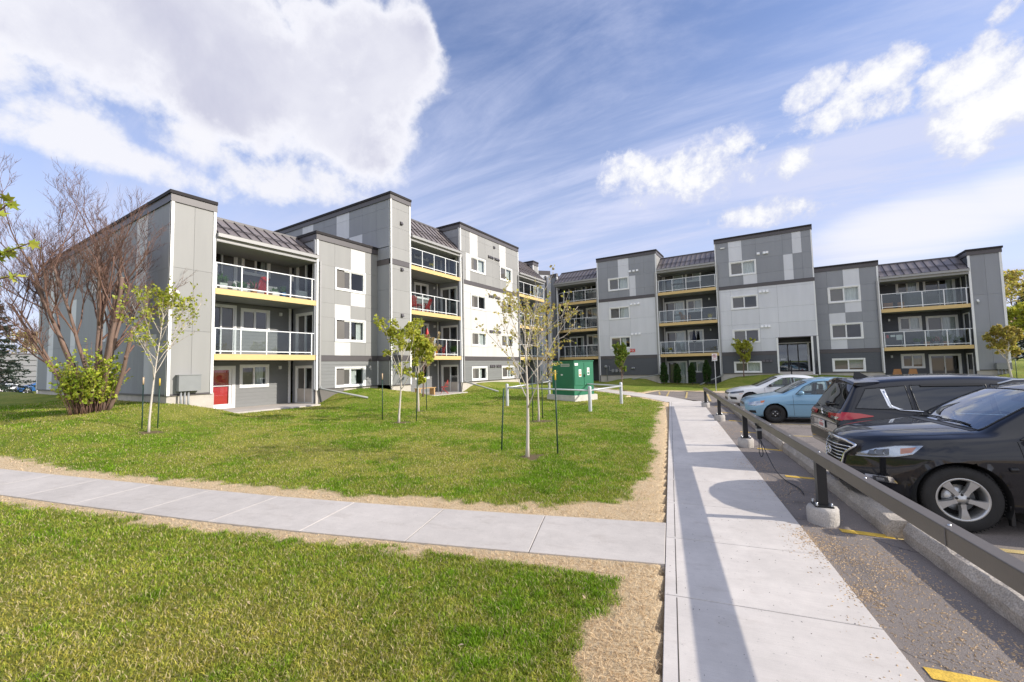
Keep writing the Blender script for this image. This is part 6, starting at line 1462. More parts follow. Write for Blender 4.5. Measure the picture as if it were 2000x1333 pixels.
# ---- parking rail
M['railbr']=mat('brown_painted_rail',(.105,.088,.073),.42,var=.07,scale=3,bump=.04,bscale=40)
def ra(s): return 1.60-.0205*(s-6)
pr=thing('parking_rail','long brown metal beam on black posts along the right edge of the walk','railing',AS(1.6,12),0,world=True)
b=MB(); s0,s1=-3.2,20.35
vs=[AS(ra(s0),s0,.70),AS(ra(s0)+.105,s0,.70),AS(ra(s0)+.105,s0,.825),AS(ra(s0),s0,.825),AS(ra(s1),s1,.70),AS(ra(s1)+.105,s1,.70),AS(ra(s1)+.105,s1,.825),AS(ra(s1),s1,.825)]
bm_=bmesh.new(); bv=[bm_.verts.new(v) for v in vs]
for f in ((0,1,2,3),(7,6,5,4),(0,4,5,1),(1,5,6,2),(2,6,7,3),(3,7,4,0)): bm_.faces.new([bv[i] for i in f])
bmesh.ops.recalc_face_normals(bm_,faces=bm_.faces[:]); bmesh.ops.bevel(bm_,geom=bm_.edges[:],offset=.008,segments=2,profile=.5,affect='EDGES'); bm_.verts.index_update()
b.add([tuple(v.co) for v in bm_.verts],[[v.index for v in f.verts] for f in bm_.faces],M['railbr']); bm_.free()
for s in np.arange(-2.4,20,1.22): # bolt heads on the top
    p=AS(ra(s)+.05,s,.826); b.lathe([(.001,.008),(.010,.006),(.012,0)],M['steel'],8,'z',p)
for s in (3.65,8.5,13.4): # joint plates on the side
    x=ra(s)-.004; b.quad([AS(x,s-.012,.705),AS(x,s+.0,.705),AS(x,s+.0,.82),AS(x,s-.012,.82)],M['cap'])
b.build('beam',pr)
M['concw']=mat('pale_worn_concrete',(.45,.42,.385),.9,var=.16,scale=5,bump=.5,bscale=28,speck=.15,spscale=90)
for s in (1.35,6.15,11.0,15.55,20.1):
    a=ra(s)+.0525; p=MB(); h=.05
    q=[AS(a-h,s-h),AS(a+h,s-h),AS(a+h,s+h),AS(a-h,s+h)]; p.prism([x[:2] for x in q],.20,.70,M['blackm'])
    q=[AS(a-.095,s-.095),AS(a+.095,s-.095),AS(a+.095,s+.095),AS(a-.095,s+.095)]; p.prism([x[:2] for x in q],.185,.202,M['blackm'])
    for (i,j) in ((-1,-1),(1,-1),(1,1),(-1,1)): p.lathe([(.001,.04),(.012,.038),(.012,.0)],M['steel'],6,'z',AS(a+.075*i,s+.075*j,.20))
    o=p.build('post',pr)
    c=MB(); cx,cy,_=AS(a,s)
    pro=[(.152,-.08),(.158,.06),(.157,.15),(.140,.182),(.001,.187)]; n=28; vs=[];fs=[]
    for (r,z) in pro:
        for k in range(n):
            an=2*math.pi*k/n; rr=r*(1+.05*math.cos(4*(an-.2))+.02*math.sin(7*an+2*s)+.012*math.sin(13*an+s)); vs.append((cx+rr*math.cos(an),cy+rr*math.sin(an),z))
    for i in range(len(pro)-1):
        for k in range(n): fs.append((i*n+k,i*n+(k+1)%n,(i+1)*n+(k+1)%n,(i+1)*n+k))
    c.add(vs,fs,M['concw'],True); c.build('concrete_base',pr)
# ---- plug box on the rail and its cord
sx=9.35; a0=ra(sx)
bx=thing('outlet_box','small black plug-in box hanging under the brown rail','outlet box',AS(a0,sx,.4),0,world=True)
m=MB(); q=[AS(a0-.02,sx-.055),AS(a0+.06,sx-.055),AS(a0+.06,sx+.055),AS(a0-.02,sx+.055)]; m.prism([x[:2] for x in q],.44,.70,M['blackm']); m.prism([((x[0]-q[0][0])*1.15+q[0][0]-.004,(x[1]-q[0][1])*1.15+q[0][1]-.004) for x in q],.60,.64,M['greym']); m.build('housing',bx)
m=MB(); m.tube([AS(a0-.02,sx,.69),AS(a0-.03,sx+.01,.74)],.018,M['blackm'],8); m.build('conduit',bx)
cd=MB(); base=[(a0+.02,sx,.45),(a0+.01,sx-.02,.36),(a0-.0,sx-.05,.20),(a0+.02,sx-.10,.12),(a0+.06,sx-.06,.17),(a0+.05,sx-.02,.30),(a0+.04,sx-.01,.42),(a0+.05,sx-.12,.36),(a0+.08,sx-.40,.19),(a0+.10,sx-.85,.05),(a0+.14,sx-1.3,.0),(a0+.22,sx-1.75,.0),(a0+.20,sx-2.1,.0)]
P=[Vector(AS(*p)) for p in base]; pts=[]
for i in range(len(P)-1):
    p0,p1,p2,p3=P[max(i-1,0)],P[i],P[i+1],P[min(i+2,len(P)-1)]
    for k in range(6):
        t=k/6; pts.append(.5*((2*p1)+(p2-p0)*t+(2*p0-5*p1+4*p2-p3)*t*t+(3*p1-p0-3*p2+p3)*t**3))
cd.tube(pts,.0075,M['black'],6); o=cd.build('power_cord'); tag(o,'black extension cord looping from the plug-in box down to the asphalt','cord')
# ---- concrete parking stops
M['stop']=mat('parking_stop_concrete',(.40,.355,.30),.92,var=.22,scale=3.5,bump=.7,bscale=24,speck=.22,spscale=70)
rs=np.random.RandomState(3)
labs=['concrete parking stop nearest the viewer, beside the yellow line and the rail','chipped concrete parking stop under the nose of the crossover','concrete parking stop between the crossover and the sport utility vehicle','concrete parking stop behind the plug-in box, in an empty stall','concrete parking stop in the second empty stall','concrete parking stop in front of the light blue sedan','concrete parking stop between the blue and white sedans','concrete parking stop in front of the white sedan']
for k in range(8):
    if k==0: A,B,da=3.05,5.88,.06
    else: A=5.93+(k-1)*2.45; B=A+2.40; da=(0,-.06,-.02,-.04,0,-.03,.01,-.02)[k]
    ax=2.24+da; n=26; prof=[(0,-.03),(-.004,.11),(.045,.185),(.06,.195),(.19,.195),(.205,.185),(.245,.11),(.245,-.03)]; m=len(prof); vs=[];fs=[]
    sm=(A+B)/2; x0,y0,_=AS(ax,sm)
    for i in range(n+1):
        s=A+(B-A)*i/n; e=.02 if i in (0,n) else 0
        for j,(u,z) in enumerate(prof):
            jit=rs.normal(0,.0035,3); ch=.03*(rs.rand()<.05)*(j in (2,3,4,5)); x,y,_=AS(ax+.12+(u-.12)*(1-e*3)+jit[0],s,0); vs.append((x-x0,y-y0,(z-ch)*(1-e)+jit[1]))
    for i in range(n):
        for j in range(m-1): fs.append((i*m+j,(i+1)*m+j,(i+1)*m+j+1,i*m+j+1))
    fs+= [tuple(range(m)),tuple(n*m+j for j in reversed(range(m)))]
    mb=MB(); mb.add(vs,fs,M['stop'],False); o=mb.build('parking_stop'); o.location=(x0,y0,asz(x0,y0)-.0); tag(o,labs[k],'parking stop','concrete parking stops along the stalls')
# ---- green transformer on its concrete pad
GP=gz(-9.6,20.8); e1=Vector((.95,-.312,0)); e2=Vector((.312,.95,0)); C0=Vector((-8.86,20.19,0))
M['green']=mat('green_cabinet_paint',(.018,.165,.085),.45,var=.08,scale=1.5,bump=.03,bscale=50); M['gdark']=mat('green_seam',(.01,.08,.045),.6,var=0)
M['padc']=mat('pale_pad_concrete',(.58,.55,.51),.9,var=.10,scale=3,bump=.3,bscale=30)
def gq(u0,u1,v0,v1): # u back to the left from the near corner, v away
    return [tuple((C0-e1*u+e2*v).xy) for u,v in ((u0,v0),(u1,v0),(u1,v1),(u0,v1))]
pad=MB(); pad.prism(gq(0,2.05,0,1.85),-.3,.32,M['padc']); pad.prism(gq(.03,2.02,.03,1.82),.32,.335,M['padc']); o=pad.build('concrete_pad'); tag(o,'pale concrete pad under the green transformer cabinet','concrete pad')
tr=thing('transformer_cabinet','big green steel transformer cabinet with two doors and warning labels on a concrete pad','utility cabinet',tuple(C0),0,world=True)
b=MB(); b.prism(gq(.12,1.62,.12,1.70),.336,2.12,M['green']); b.prism(gq(.09,1.65,.09,1.73),2.12,2.17,M['green']); b.prism(gq(1.62,1.90,.30,1.60),.336,1.95,M['green']); b.build('body',tr)
def gside(u,v,z): return tuple(C0-e1*u+e2*v+Vector((0,0,z)))
for v0,v1 in ((.17,.89),(.92,1.64)):
    d=MB(); vs=[gside(.119,v0,.85),gside(.119,v1,.85),gside(.119,v1,2.04),gside(.119,v0,2.04)]; vs2=[gside(.098,v0,.85),gside(.098,v1,.85),gside(.098,v1,2.04),gside(.098,v0,2.04)]
    d.add(vs+vs2,[(4,5,6,7),(0,1,5,4),(1,2,6,5),(2,3,7,6),(3,0,4,7)],M['green']); dr=d.build('door',tr)
    l=MB(); vm=(v0+v1)/2+(.05 if v0<.5 else -.03); zc=1.50 if v0<.5 else 1.58
    l.quad([gside(.095,vm-.10,zc-.20),gside(.095,vm+.10,zc-.20),gside(.095,vm+.10,zc+.20),gside(.095,vm-.10,zc+.20)],M['white']); l.quad([gside(.093,vm-.07,zc-.15),gside(.093,vm+.07,zc-.15),gside(.093,vm+.07,zc-.05),gside(.093,vm-.07,zc-.05)],M['orange'] if v0<.5 else M['green']); l.quad([gside(.093,vm-.06,zc+.02),gside(.093,vm+.06,zc+.02),gside(.093,vm,zc+.13),gside(.093,vm,zc+.13)][:3],M['orange']); l.build('warning_label',dr)
h=MB(); h.tube([gside(.09,.905,1.30),gside(.06,.905,1.30),gside(.06,.905,1.44)],.018,M['blackm'],8); h.build('handle',tr)
l=MB(); l.quad([gside(.088,.16,1.90),gside(.088,.42,1.90),gside(.088,.42,2.03),gside(.088,.16,2.03)],M['white']); l.build('number_label',tr)
def gfront(u,v,z): return tuple(C0-e1*u+e2*(.117)+Vector((0,0,z)))
l=MB(); l.quad([gfront(1.05,0,1.86),gfront(.42,0,1.86),gfront(.42,0,2.0),gfront(1.05,0,2.0)],M['padc'])
for i in range(7): l.quad([tuple(Vector(gfront(1.0-i*.08,0,1.89))-e2*.003),tuple(Vector(gfront(.95-i*.08,0,1.89))-e2*.003),tuple(Vector(gfront(.95-i*.08,0,1.97))-e2*.003),tuple(Vector(gfront(1.0-i*.08,0,1.97))-e2*.003)],M['green'])
l.quad([gfront(1.06,0,1.38),gfront(.92,0,1.38),gfront(.92,0,1.45),gfront(1.06,0,1.45)],M['white']); l.build('nameplate',tr)
# ---- pipe guard
pg=thing('pipe_guard','galvanised pipe guard rail on four bollards around the green transformer','guard rail',(-6.57,16.52,0),0,world=True)
BP=[(-6.57,16.52),(-6.41,20.19),(-11.75,22.96),(-10.83,16.78)]
for x,y in BP:
    z=gz(x,y); m=MB(); m.lathe([(.075,-.2),(.075,.99),(.068,1.02),(.04,1.045),(.001,1.05)],M['galv'],20,'z',(x,y,z)); m.build('bollard',pg)
for i in range(4):
    p,q=Vector((*BP[i],gz(*BP[i])+.86)),Vector((*BP[(i+1)%4],gz(*BP[(i+1)%4])+.86)); m=MB(); m.tube([p,q],.038,M['galv'],14); m.build('pipe_rail',pg)
# ---- no parking sign
sgx,sgy=-3.36,30.84; sn=thing('no_parking_sign','small white no parking sign on a steel pole by the far end stalls','sign',(sgx,sgy,gz(sgx,sgy)))
m=MB(); m.box((-.02,-.02,-.1),(.02,.02,2.5),M['galv']); m.build('pole',sn)
m=MB(); m.box((-.155,-.034,2.02),(.155,-.028,2.50),M['white']); pn=m.build('panel',sn)
m=MB(); c=(0,-.037,2.34); m.tube([(c[0]+.10*math.cos(a),c[1],c[2]+.10*math.sin(a)) for a in np.linspace(0,2*math.pi,25)],.012,M['redp'],6,False); m.tube([(-.07,-.038,2.41),(.07,-.038,2.27)],.011,M['redp'],6)
m.tube([(-.03,-.036,2.275),(-.03,-.036,2.405),(.015,-.036,2.405),(.035,-.036,2.375),(.015,-.036,2.345),(-.03,-.036,2.345)],.010,M['blackm'],6)
m.tube([(-.10,-.036,2.13),(.10,-.036,2.13)],.010,M['redp'],6); m.tube([(-.07,-.036,2.155),(-.10,-.036,2.13),(-.07,-.036,2.105)],.009,M['redp'],6); m.tube([(.07,-.036,2.155),(.10,-.036,2.13),(.07,-.036,2.105)],.009,M['redp'],6); m.build('marking',pn)
# ---- downspout extensions resting on the lawn
M['ext']=mat('downspout_pipe',(.30,.31,.30),.45,var=.08,scale=5)
for (p,q,lb) in (((-19.15,12.62,1.02),(-17.05,13.75,None),'grey downspout extension pipe sloping onto the lawn below the low bay'),((-18.02,22.65,.95),(-15.6,23.1,None),'grey downspout extension pipe sloping onto the lawn below the tall white bay'),((-8.65,37.9,.93),(-10.6,36.6,None),'grey downspout pipe across the berm by the red sign wall'),((-3.6,37.95,.85),(-5.2,37.0,None),'grey downspout pipe beside the cedars at the entrance block')):
    z=gz(q[0],q[1])+.05; m=MB(); m.tube([(p[0]-.05*(abs(p[0])>15),p[1]+.05*(abs(p[0])<15),p[2]+.14),p,(q[0],q[1],z)],.05,M['ext'],8); o=m.build('downspout_extension'); tag(o,lb,'pipe','downspout extensions on the lawn')
# ---- tree stakes
M['stakeg']=mat('green_steel_stake',(.022,.06,.04),.5,var=.1); M['stakey']=mat('yellow_stake_cap',(.72,.50,.05),.5,var=.1); M['stakew']=mat('pale_stake_cap',(.62,.44,.28),.5,var=.1)
for (x,y,top,tip,lean,lb) in ((-15.98,4.75,1.85,'stakew',.0,'green steel stake left of the small tree at the building corner, pale tip'),(-16.03,5.14,1.80,'stakey',.02,'green steel stake right of the small tree at the building corner, yellow tip'),
 (-12.1,10.4,1.78,'stakew',.0,'thin steel stake left of the leafy young tree in mid lawn'),(-10.81,10.79,1.72,None,.05,'thin steel stake right of the leafy young tree in mid lawn'),
 (-12.9,13.5,1.7,None,.0,'thin steel stake beside the second leafy young tree'),
 (-5.47,8.18,1.43,None,.07,'dark steel stake left of the white barked young tree'),(-4.13,8.40,1.84,'stakey',-.01,'dark steel stake with yellow tip right of the white barked young tree'),
 (-7.17,12.72,1.75,None,.0,'dark steel stake left of the pale sapling near the transformer'),(-7.31,13.69,1.75,None,.01,'dark steel stake right of the pale sapling near the transformer'),(12.0,36.5,1.75,None,0,'thin stake beside the spreading young tree at the far right end')):
    z=gz(x,y); st=thing('tree_stake',lb,'stake',(x,y,z),0,'steel stakes beside the young trees')
    m=MB(); h=top-z; L_=h-.22 if tip else h
    m.tube([(0,0,-.1),(lean*.5,lean*.3,L_*.5),(lean,lean*.6,L_)],.017,M['stakeg'],6)
    for k in range(int(L_/.12)): m.box((-.022+lean*k*.12/h,-.004+lean*.6*k*.12/h,.05+k*.12),(-.012+lean*k*.12/h,.004+lean*.6*k*.12/h,.075+k*.12),M['stakeg'])
    m.build('stake_post',st)
    if tip: m=MB(); m.tube([(lean,lean*.6,L_),(lean*1.1,lean*.66,h)],.02,M[tip],6); m.build('stake_tip',st)
# ============================================================ things on balconies and patios
def stool_legs(mb,w,d,h,m,r=.012):
    for (i,j) in ((-1,-1),(1,-1),(1,1),(-1,1)): mb.tube([(i*w/2,j*d/2,0),(i*w/2*.9,j*d/2*.9,h)],r,m,6)
def chair(x,y,z,rz,label,m1,kind='adirondack'):
    t=thing('patio_chair',label,'chair',(x,y,z),rz,'patio chairs')
    if kind=='adirondack':
        s=MB()
        for k in range(5): s.cbox((-.26,-.25+k*.10,.36-k*.02),(.26,-.17+k*.10,.385-k*.02),m1,.008)
        s.build('seat',t); b=MB()
        for k in range(5): b.add([(-.24+k*.1,.25,.30),(-.16+k*.1,.25,.30),(-.16+k*.1,.27,.30),(-.24+k*.1,.27,.30),(-.24+k*.1,.48,.92-.03*abs(k-2)),(-.16+k*.1,.48,.92-.03*abs(k-2)),(-.16+k*.1,.50,.92-.03*abs(k-2)),(-.24+k*.1,.50,.92-.03*abs(k-2))],[(0,1,5,4),(1,2,6,5),(2,3,7,6),(3,0,4,7),(4,5,6,7),(0,3,2,1)],m1)
        b.build('backrest',t)
        for sg in (-1,1):
            a=MB(); a.cbox((sg*.30-.05,-.32,.56),(sg*.30+.05,.34,.58),m1,.008); a.build('armrest',t); l=MB(); l.cbox((sg*.29-.02,-.30,0),(sg*.29+.02,-.24,.56),m1,.006); l.cbox((sg*.29-.02,.22,0),(sg*.29+.02,.30,.56),m1,.006); l.build('leg',t)
    else:
        s=MB(); s.cbox((-.22,-.21,.43),(.22,.21,.455),m1,.012); s.build('seat',t); b=MB(); b.cbox((-.22,.20,.55),(.22,.225,.86),m1,.012); b.build('backrest',t)
        for sg in (-1,1):
            l=MB(); l.tube([(sg*.20,-.24,0),(sg*.20,.0,.44),(sg*.20,.22,.86)],.012,m1,6); l.tube([(sg*.20,.24,0),(sg*.20,-.18,.44)],.012,m1,6); l.build('leg',t)
    return t
def table(x,y,z,rz,label,m1,w=.7,d=.7,h=.7,rnd_=False):
    t=thing('patio_table',label,'table',(x,y,z),rz,'patio tables'); s=MB()
    if rnd_: s.lathe([(.001,h),(w/2,h),(w/2+.01,h-.012),(w/2,h-.03),(.001,h-.03)],m1,24)
    else: s.cbox((-w/2,-d/2,h-.035),(w/2,d/2,h),m1,.008)
    s.build('table_top',t)
    for (i,j) in ((-1,-1),(1,-1),(1,1),(-1,1)):
        l=MB(); l.tube([(i*w*.42,j*d*.42,0),(-i*w*.2 if kind_x else i*w*.40,j*d*.42,h-.03)],.014,m1,6); l.build('leg',t)
kind_x=False
M['leaf1']=mat('plant_leaf_green',(.07,.16,.025),.5,var=.3,scale=20); M['leafy']=mat('yellow_flower',(.75,.58,.08),.6,var=.15); M['petal']=mat('pink_flower',(.70,.22,.26),.6,var=.2); M['potw']=mat('white_planter',(.72,.70,.62),.6,var=.05)
def planter(x,y,z,label,pm,w,d,h,leaf,n=40,lh=.3,fl=None,rz=0,seed=1):
    t=thing('planter',label,'planter',(x,y,z),rz,'planters on the balconies'); r=random.Random(seed); p=MB()
    if abs(w-d)<.01: p.lathe([(.001,0),(w*.36,0),(w*.5,h),(w*.46,h),(w*.44,h-.03),(.001,h-.03)],pm,18)
    else: p.cbox((-w/2,-d/2,0),(w/2,d/2,h),pm,.015)
    p.build('pot',t); f=MB()
    for k in range(n):
        px,py=r.uniform(-w*.42,w*.42),r.uniform(-d*.42,d*.42); ln=r.uniform(.4,1)*lh; a=r.uniform(0,6.28); ox,oy=math.cos(a)*ln*.5,math.sin(a)*ln*.5; q=.025+.02*r.random(); c,s=-math.sin(a)*q,math.cos(a)*q
        f.add([(px,py,h-.02),(px+ox*.5+c,py+oy*.5+s,h+ln*.6),(px+ox,py+oy,h+ln),(px+ox*.5-c,py+oy*.5-s,h+ln*.6)],[(0,1,2,3)],leaf if not(fl and r.random()<.35) else fl)
    f.build('foliage',t)
ZB1,ZB2,ZB3=2.712,5.432,8.152
# top balcony of the low block: crowded with pots
planter(-19.75,8.35,ZB2,'cream planter box with tall plant in the corner of the top near balcony',M['potw'],.5,.30,.28,M['leaf1'],30,.55,seed=2)
planter(-19.62,9.0,ZB2,'white trough on the top near balcony beside the corner planter',M['potw'],.62,.22,.16,M['leaf1'],25,.22,seed=3,rz=1.57)
planter(-19.9,9.75,ZB2,'clay pot of pink flowers on the crowded top near balcony',M['terra'],.3,.3,.26,M['leaf1'],55,.42,M['petal'],seed=4)
planter(-20.2,9.35,ZB2,'teal pot of low green plants on the crowded top near balcony',M['teal'],.32,.32,.25,M['leaf1'],50,.4,seed=5)
chair(-20.35,10.05,ZB2,-1.2,'red garden chair among pots on the crowded top near balcony',M['redp'])
planter(-19.7,10.55,ZB2,'white square pot at the middle of the crowded top near balcony',M['potw'],.34,.33,.22,M['leaf1'],20,.2,seed=6)
planter(-19.9,11.05,ZB2,'blue pot with leafy plant near the glass of the crowded top balcony',M['blueb'],.34,.34,.28,M['leaf1'],45,.35,seed=7)
bs_=MB(); bs_.cbox((-20.1,11.5,ZB2),(-19.55,12.15,ZB2+.45),M['greycloth'],.06); o=bs_.build('storage_box'); tag(o,'grey covered box at the right end of the crowded top near balcony','storage box')
# second block
planter(-18.8,20.3,ZB3,'pot of yellow flowers behind the glass of the uppermost balcony in the left wing',M['greycloth'],.34,.34,.42,M['leafy'],40,.28,M['leaf1'],seed=8)
chair(-18.75,18.25,ZB2,-1.9,'red slatted chair at the left of the middle sunny balcony',M['redp']); chair(-18.8,19.5,ZB2,-1.2,'red slatted chair at the right of the middle sunny balcony',M['redp']); table(-18.7,18.9,ZB2,0,'small red table between the two red chairs',M['redp'],.5,.5,.45)
chair(-18.8,20.95,ZB1,-1.0,'bright red chair on the lowest balcony of the tall left block',M['redp']); planter(-18.55,20.25,ZB1,'orange flowers in a pot on the lowest balcony beside the red chair',M['orange'],.36,.36,.34,M['orange'],40,.34,M['leaf1'],seed=9)
um=thing('patio_umbrella','folded red umbrella standing on the lowest balcony of the tall left block','umbrella',(-19.1,20.1,ZB1)); m=MB(); m.tube([(0,0,0),(0,0,1.9)],.02,M['greym'],8); m.build('pole',um); m=MB(); m.lathe([(.02,1.85),(.09,1.6),(.16,1.15),(.12,.95),(.02,.92)],M['redp'],10); m.build('canopy',um)
planter(-18.55,22.05,ZB1,'tall green plant at the right end of the lowest balcony',M['potw'],.28,.28,.25,M['leaf1'],40,.6,seed=10)
bn=thing('bench','low raw wood bench behind the young trees at the ground patio','bench',(-18.0,18.75,.29),1.57); m=MB()
for k in range(3): m.cbox((-.75,-.2+k*.14,.42),(.75,-.08+k*.14,.46),M['woodraw'],.008)
m.build('seat',bn)
for sg in (-1,1): m=MB(); m.cbox((sg*.62-.05,-.18,0),(sg*.62+.05,.2,.42),M['woodraw'],.008); m.build('leg',bn)
chair(-17.75,20.2,.29,-.9,'red folding chair on the ground patio beside the wood bench',M['redp'],'fold')
# right wing
table(-6.9,38.75,ZB3,0,'folding table with crossed legs on the uppermost middle balcony of the shaded wing',M['greym'],.95,.6,.72)
table(-7.0,38.7,ZB2,0,'round table on the second balcony of the shaded wing',M['greym'],.8,.8,.7,True); chair(-6.35,38.7,ZB2,2.2,'brown chair beside the round table on the second balcony of the shaded wing',M['terra']); planter(-4.35,38.35,ZB2,'pale pot of dry flowers at the right end of the second middle balcony',M['potw'],.26,.26,.22,M['leafy'],26,.4,seed=12)
planter(-7.65,38.35,ZB1,'cream pot with pale plant on the lowest middle balcony of the shaded wing',M['potw'],.3,.3,.32,M['leafy'],30,.3,seed=13); chair(-6.8,38.9,ZB1,2.6,'dark chair on the lowest middle balcony of the shaded wing',M['greym']); 
um=thing('patio_umbrella','folded dark blue umbrella before the window on the lowest middle balcony','umbrella',(-5.75,38.9,ZB1)); m=MB(); m.tube([(0,0,0),(0,0,2.1)],.02,M['greym'],8); m.build('pole',um); m=MB(); m.lathe([(.02,2.05),(.08,1.8),(.17,1.25),(.13,1.0),(.02,.95)],mat('navy_cloth',(.012,.016,.04),.8),10); m.build('canopy',um)
for k,(x,z,lb) in enumerate(((-16.2,ZB3,'dark chair on the uppermost balcony by the inner corner'),(-15.6,ZB2,'dark chair on the second balcony by the inner corner'),(-16.3,ZB1,'dark chair on the lowest balcony by the inner corner'))): chair(x,38.9,z,2.8,lb,M['greym'])
bq=thing('barbecue','dark covered barbecue with a domed top on the upper right balcony','barbecue',(8.6,39.75,ZB2)); m=MB(); vs=[];fs=[]
for j,(k,z) in enumerate(((1,0),(1,.55),(1.02,.85),(.86,1.05),(.5,1.15),(.05,1.17))):
    for i in range(16): a=2*math.pi*i/16; vs.append((.62*k*math.copysign(abs(math.cos(a))**.6,math.cos(a)),.30*k*math.copysign(abs(math.sin(a))**.6,math.sin(a)),z))
for j in range(5):
    for i in range(16): fs.append((j*16+i,j*16+(i+1)%16,(j+1)*16+(i+1)%16,(j+1)*16+i))
fs.append(tuple(80+i for i in range(16))); m.add(vs,fs,M['greycloth'],True); m.build('cover',bq)
m=MB(); m.lathe([(.07,-.03),(.07,.03)],M['black'],12,'x',(-.45,-.32,.07)); m.build('wheel',bq)
for (x,lb) in ((7.15,'orange brown slatted crate at the left of the upper right balcony'),(7.95,'orange brown slatted crate beside the covered barbecue')):
    cr=MB()
    for k in range(4): cr.cbox((x-.25,39.62,ZB2+.05+k*.11),(x+.25,39.66,ZB2+.13+k*.11),M['wicker'],.006); cr.cbox((x-.25,39.98,ZB2+.05+k*.11),(x+.25,40.02,ZB2+.13+k*.11),M['wicker'],.006)
    for sx in (-.24,.20):
        for sy in (39.66,39.94): cr.cbox((x+sx,sy,ZB2),(x+sx+.04,sy+.04,ZB2+.48),M['wicker'],.004)
    o=cr.build('crate'); tag(o,lb,'crate','slatted crates on the balcony')
dr=thing('drying_rack','white folding drying rack with cloths at the left of the lower right balcony','drying rack',(7.3,39.7,ZB1)); m=MB()
for sg in (-1,1): m.tube([(sg*.45,-.25,0),(sg*.45,.25,.85)],.012,M['white'],6); m.tube([(sg*.45,.25,0),(sg*.45,-.25,.85)],.012,M['white'],6)
for k in range(5): m.tube([(-.45,-.25+k*.12,.85),(.45,-.25+k*.12,.85)],.008,M['teal'],6)
m.build('frame',dr)
for (a,b,mm,zl) in ((-.42,-.30,'redp',.65),(-.2,.05,'white',.72),(.1,.42,'white',.5)):
    m=MB(); m.add([(a,-.27,.86),(b,-.27,.86),(b,-.28,zl),(a,-.28,zl),(a,-.24,.865),(b,-.24,.865)],[(0,1,2,3),(0,4,5,1)],M[mm]); m.build('cloth',dr)
for k,(x,lh) in enumerate(((8.5,.35),(9.0,.45),(9.45,.4),(9.95,.5),(10.5,.35))):
    planter(x,39.6,ZB1,['brown pot second from the left on the lower right balcony','brown pot with tall stems left of the middle post on the lower right balcony','dark pot right of the middle post on the lower right balcony','large pot before the patio door on the lower right balcony','pot at the right end of the lower right balcony'][k],M['terra'] if k%2 else M['greycloth'],.34,.34,.30,M['leaf1'],45,lh,M['petal'] if k==2 else None,seed=20+k)
for (x,lb) in ((7.15,'left one of two orange brown chair backs on the ground patio behind the cars'),(7.95,'right one of two orange brown chair backs on the ground patio behind the cars')):
    t=thing('patio_chair',lb,'chair',(x,38.6,.1),.0,'patio chairs'); b=MB(); vs=[]
    for (w_,z,y) in ((.22,.45,.0),(.24,.75,-.05),(.17,1.08,-.10)): vs+= [(-w_,y,z),(w_,y,z),(w_,y+.03,z),(-w_,y+.03,z)]
    fs=[]
    for j in range(2):
        for i in range(4): fs.append((j*4+i,j*4+(i+1)%4,(j+1)*4+(i+1)%4,(j+1)*4+i))
    fs+= [(8,9,10,11),(3,2,1,0)]; b.add(vs,fs,M['wicker']); b.build('backrest',t); s=MB(); s.cbox((-.24,.0,.40),(.24,.46,.45),M['wicker'],.015); s.build('seat',t)
    for (i,j) in ((-.2,.04),(.2,.04),(-.2,.42),(.2,.42)): l=MB(); l.tube([(i,j,0),(i*.9,j,.42)],.018,M['woodraw'],6); l.build('leg',t)
# ============================================================ trees and shrubs
M['bark_g']=mat('grey_brown_bark',(.19,.125,.098),.85,var=.25,scale=9,bump=.5,bscale=40,stretch=(1,1,.25)); M['bark_r']=mat('red_brown_twig',(.185,.105,.08),.75,var=.25,scale=8,bump=.2,bscale=40,stretch=(1,1,.3))
M['bark_w']=mat('pale_young_bark',(.56,.50,.43),.8,var=.18,scale=12,bump=.3,bscale=50,stretch=(1,1,.4)); M['twig']=mat('pale_twig',(.40,.30,.23),.8,var=.2,scale=10); M['cut']=mat('fresh_cut_wood',(.52,.42,.30),.8,var=.1)
def leafmat(name,col,var=.35):
    m=bpy.data.materials.new(name); m.use_nodes=True; N,L=nt(m); b=N['Principled BSDF']; b.inputs['Roughness'].default_value=.45; b.inputs['Specular IOR Level'].default_value=.35
    g=N.new('ShaderNodeNewGeometry'); r=N.new('ShaderNodeMapRange'); r.inputs['To Min'].default_value=1-var; r.inputs['To Max'].default_value=1+var; L.new(g.outputs['Random Per Island'],r.inputs[0])
    h=N.new('ShaderNodeHueSaturation'); h.inputs['Color'].default_value=(*col,1); L.new(r.outputs[0],h.inputs['Value'])
    r2=N.new('ShaderNodeMapRange'); r2.inputs['To Min'].default_value=.475; r2.inputs['To Max'].default_value=.52; 
    mu=N.new('ShaderNodeMath'); mu.operation='FRACT'; m3=N.new('ShaderNodeMath'); m3.operation='MULTIPLY'; m3.inputs[1].default_value=7.31; L.new(g.outputs['Random Per Island'],m3.inputs[0]); L.new(m3.outputs[0],mu.inputs[0]); L.new(mu.outputs[0],r2.inputs[0]); L.new(r2.outputs[0],h.inputs['Hue'])
    L.new(h.outputs[0],b.inputs['Base Color']); t=N.new('ShaderNodeBsdfTranslucent'); L.new(h.outputs[0],t.inputs[0]); ms=N.new('ShaderNodeMixShader'); ms.inputs[0].default_value=.42; L.new(b.outputs[0],ms.inputs[1]); L.new(t.outputs[0],ms.inputs[2]); L.new(ms.outputs[0],N['Material Output'].inputs[0]); return m
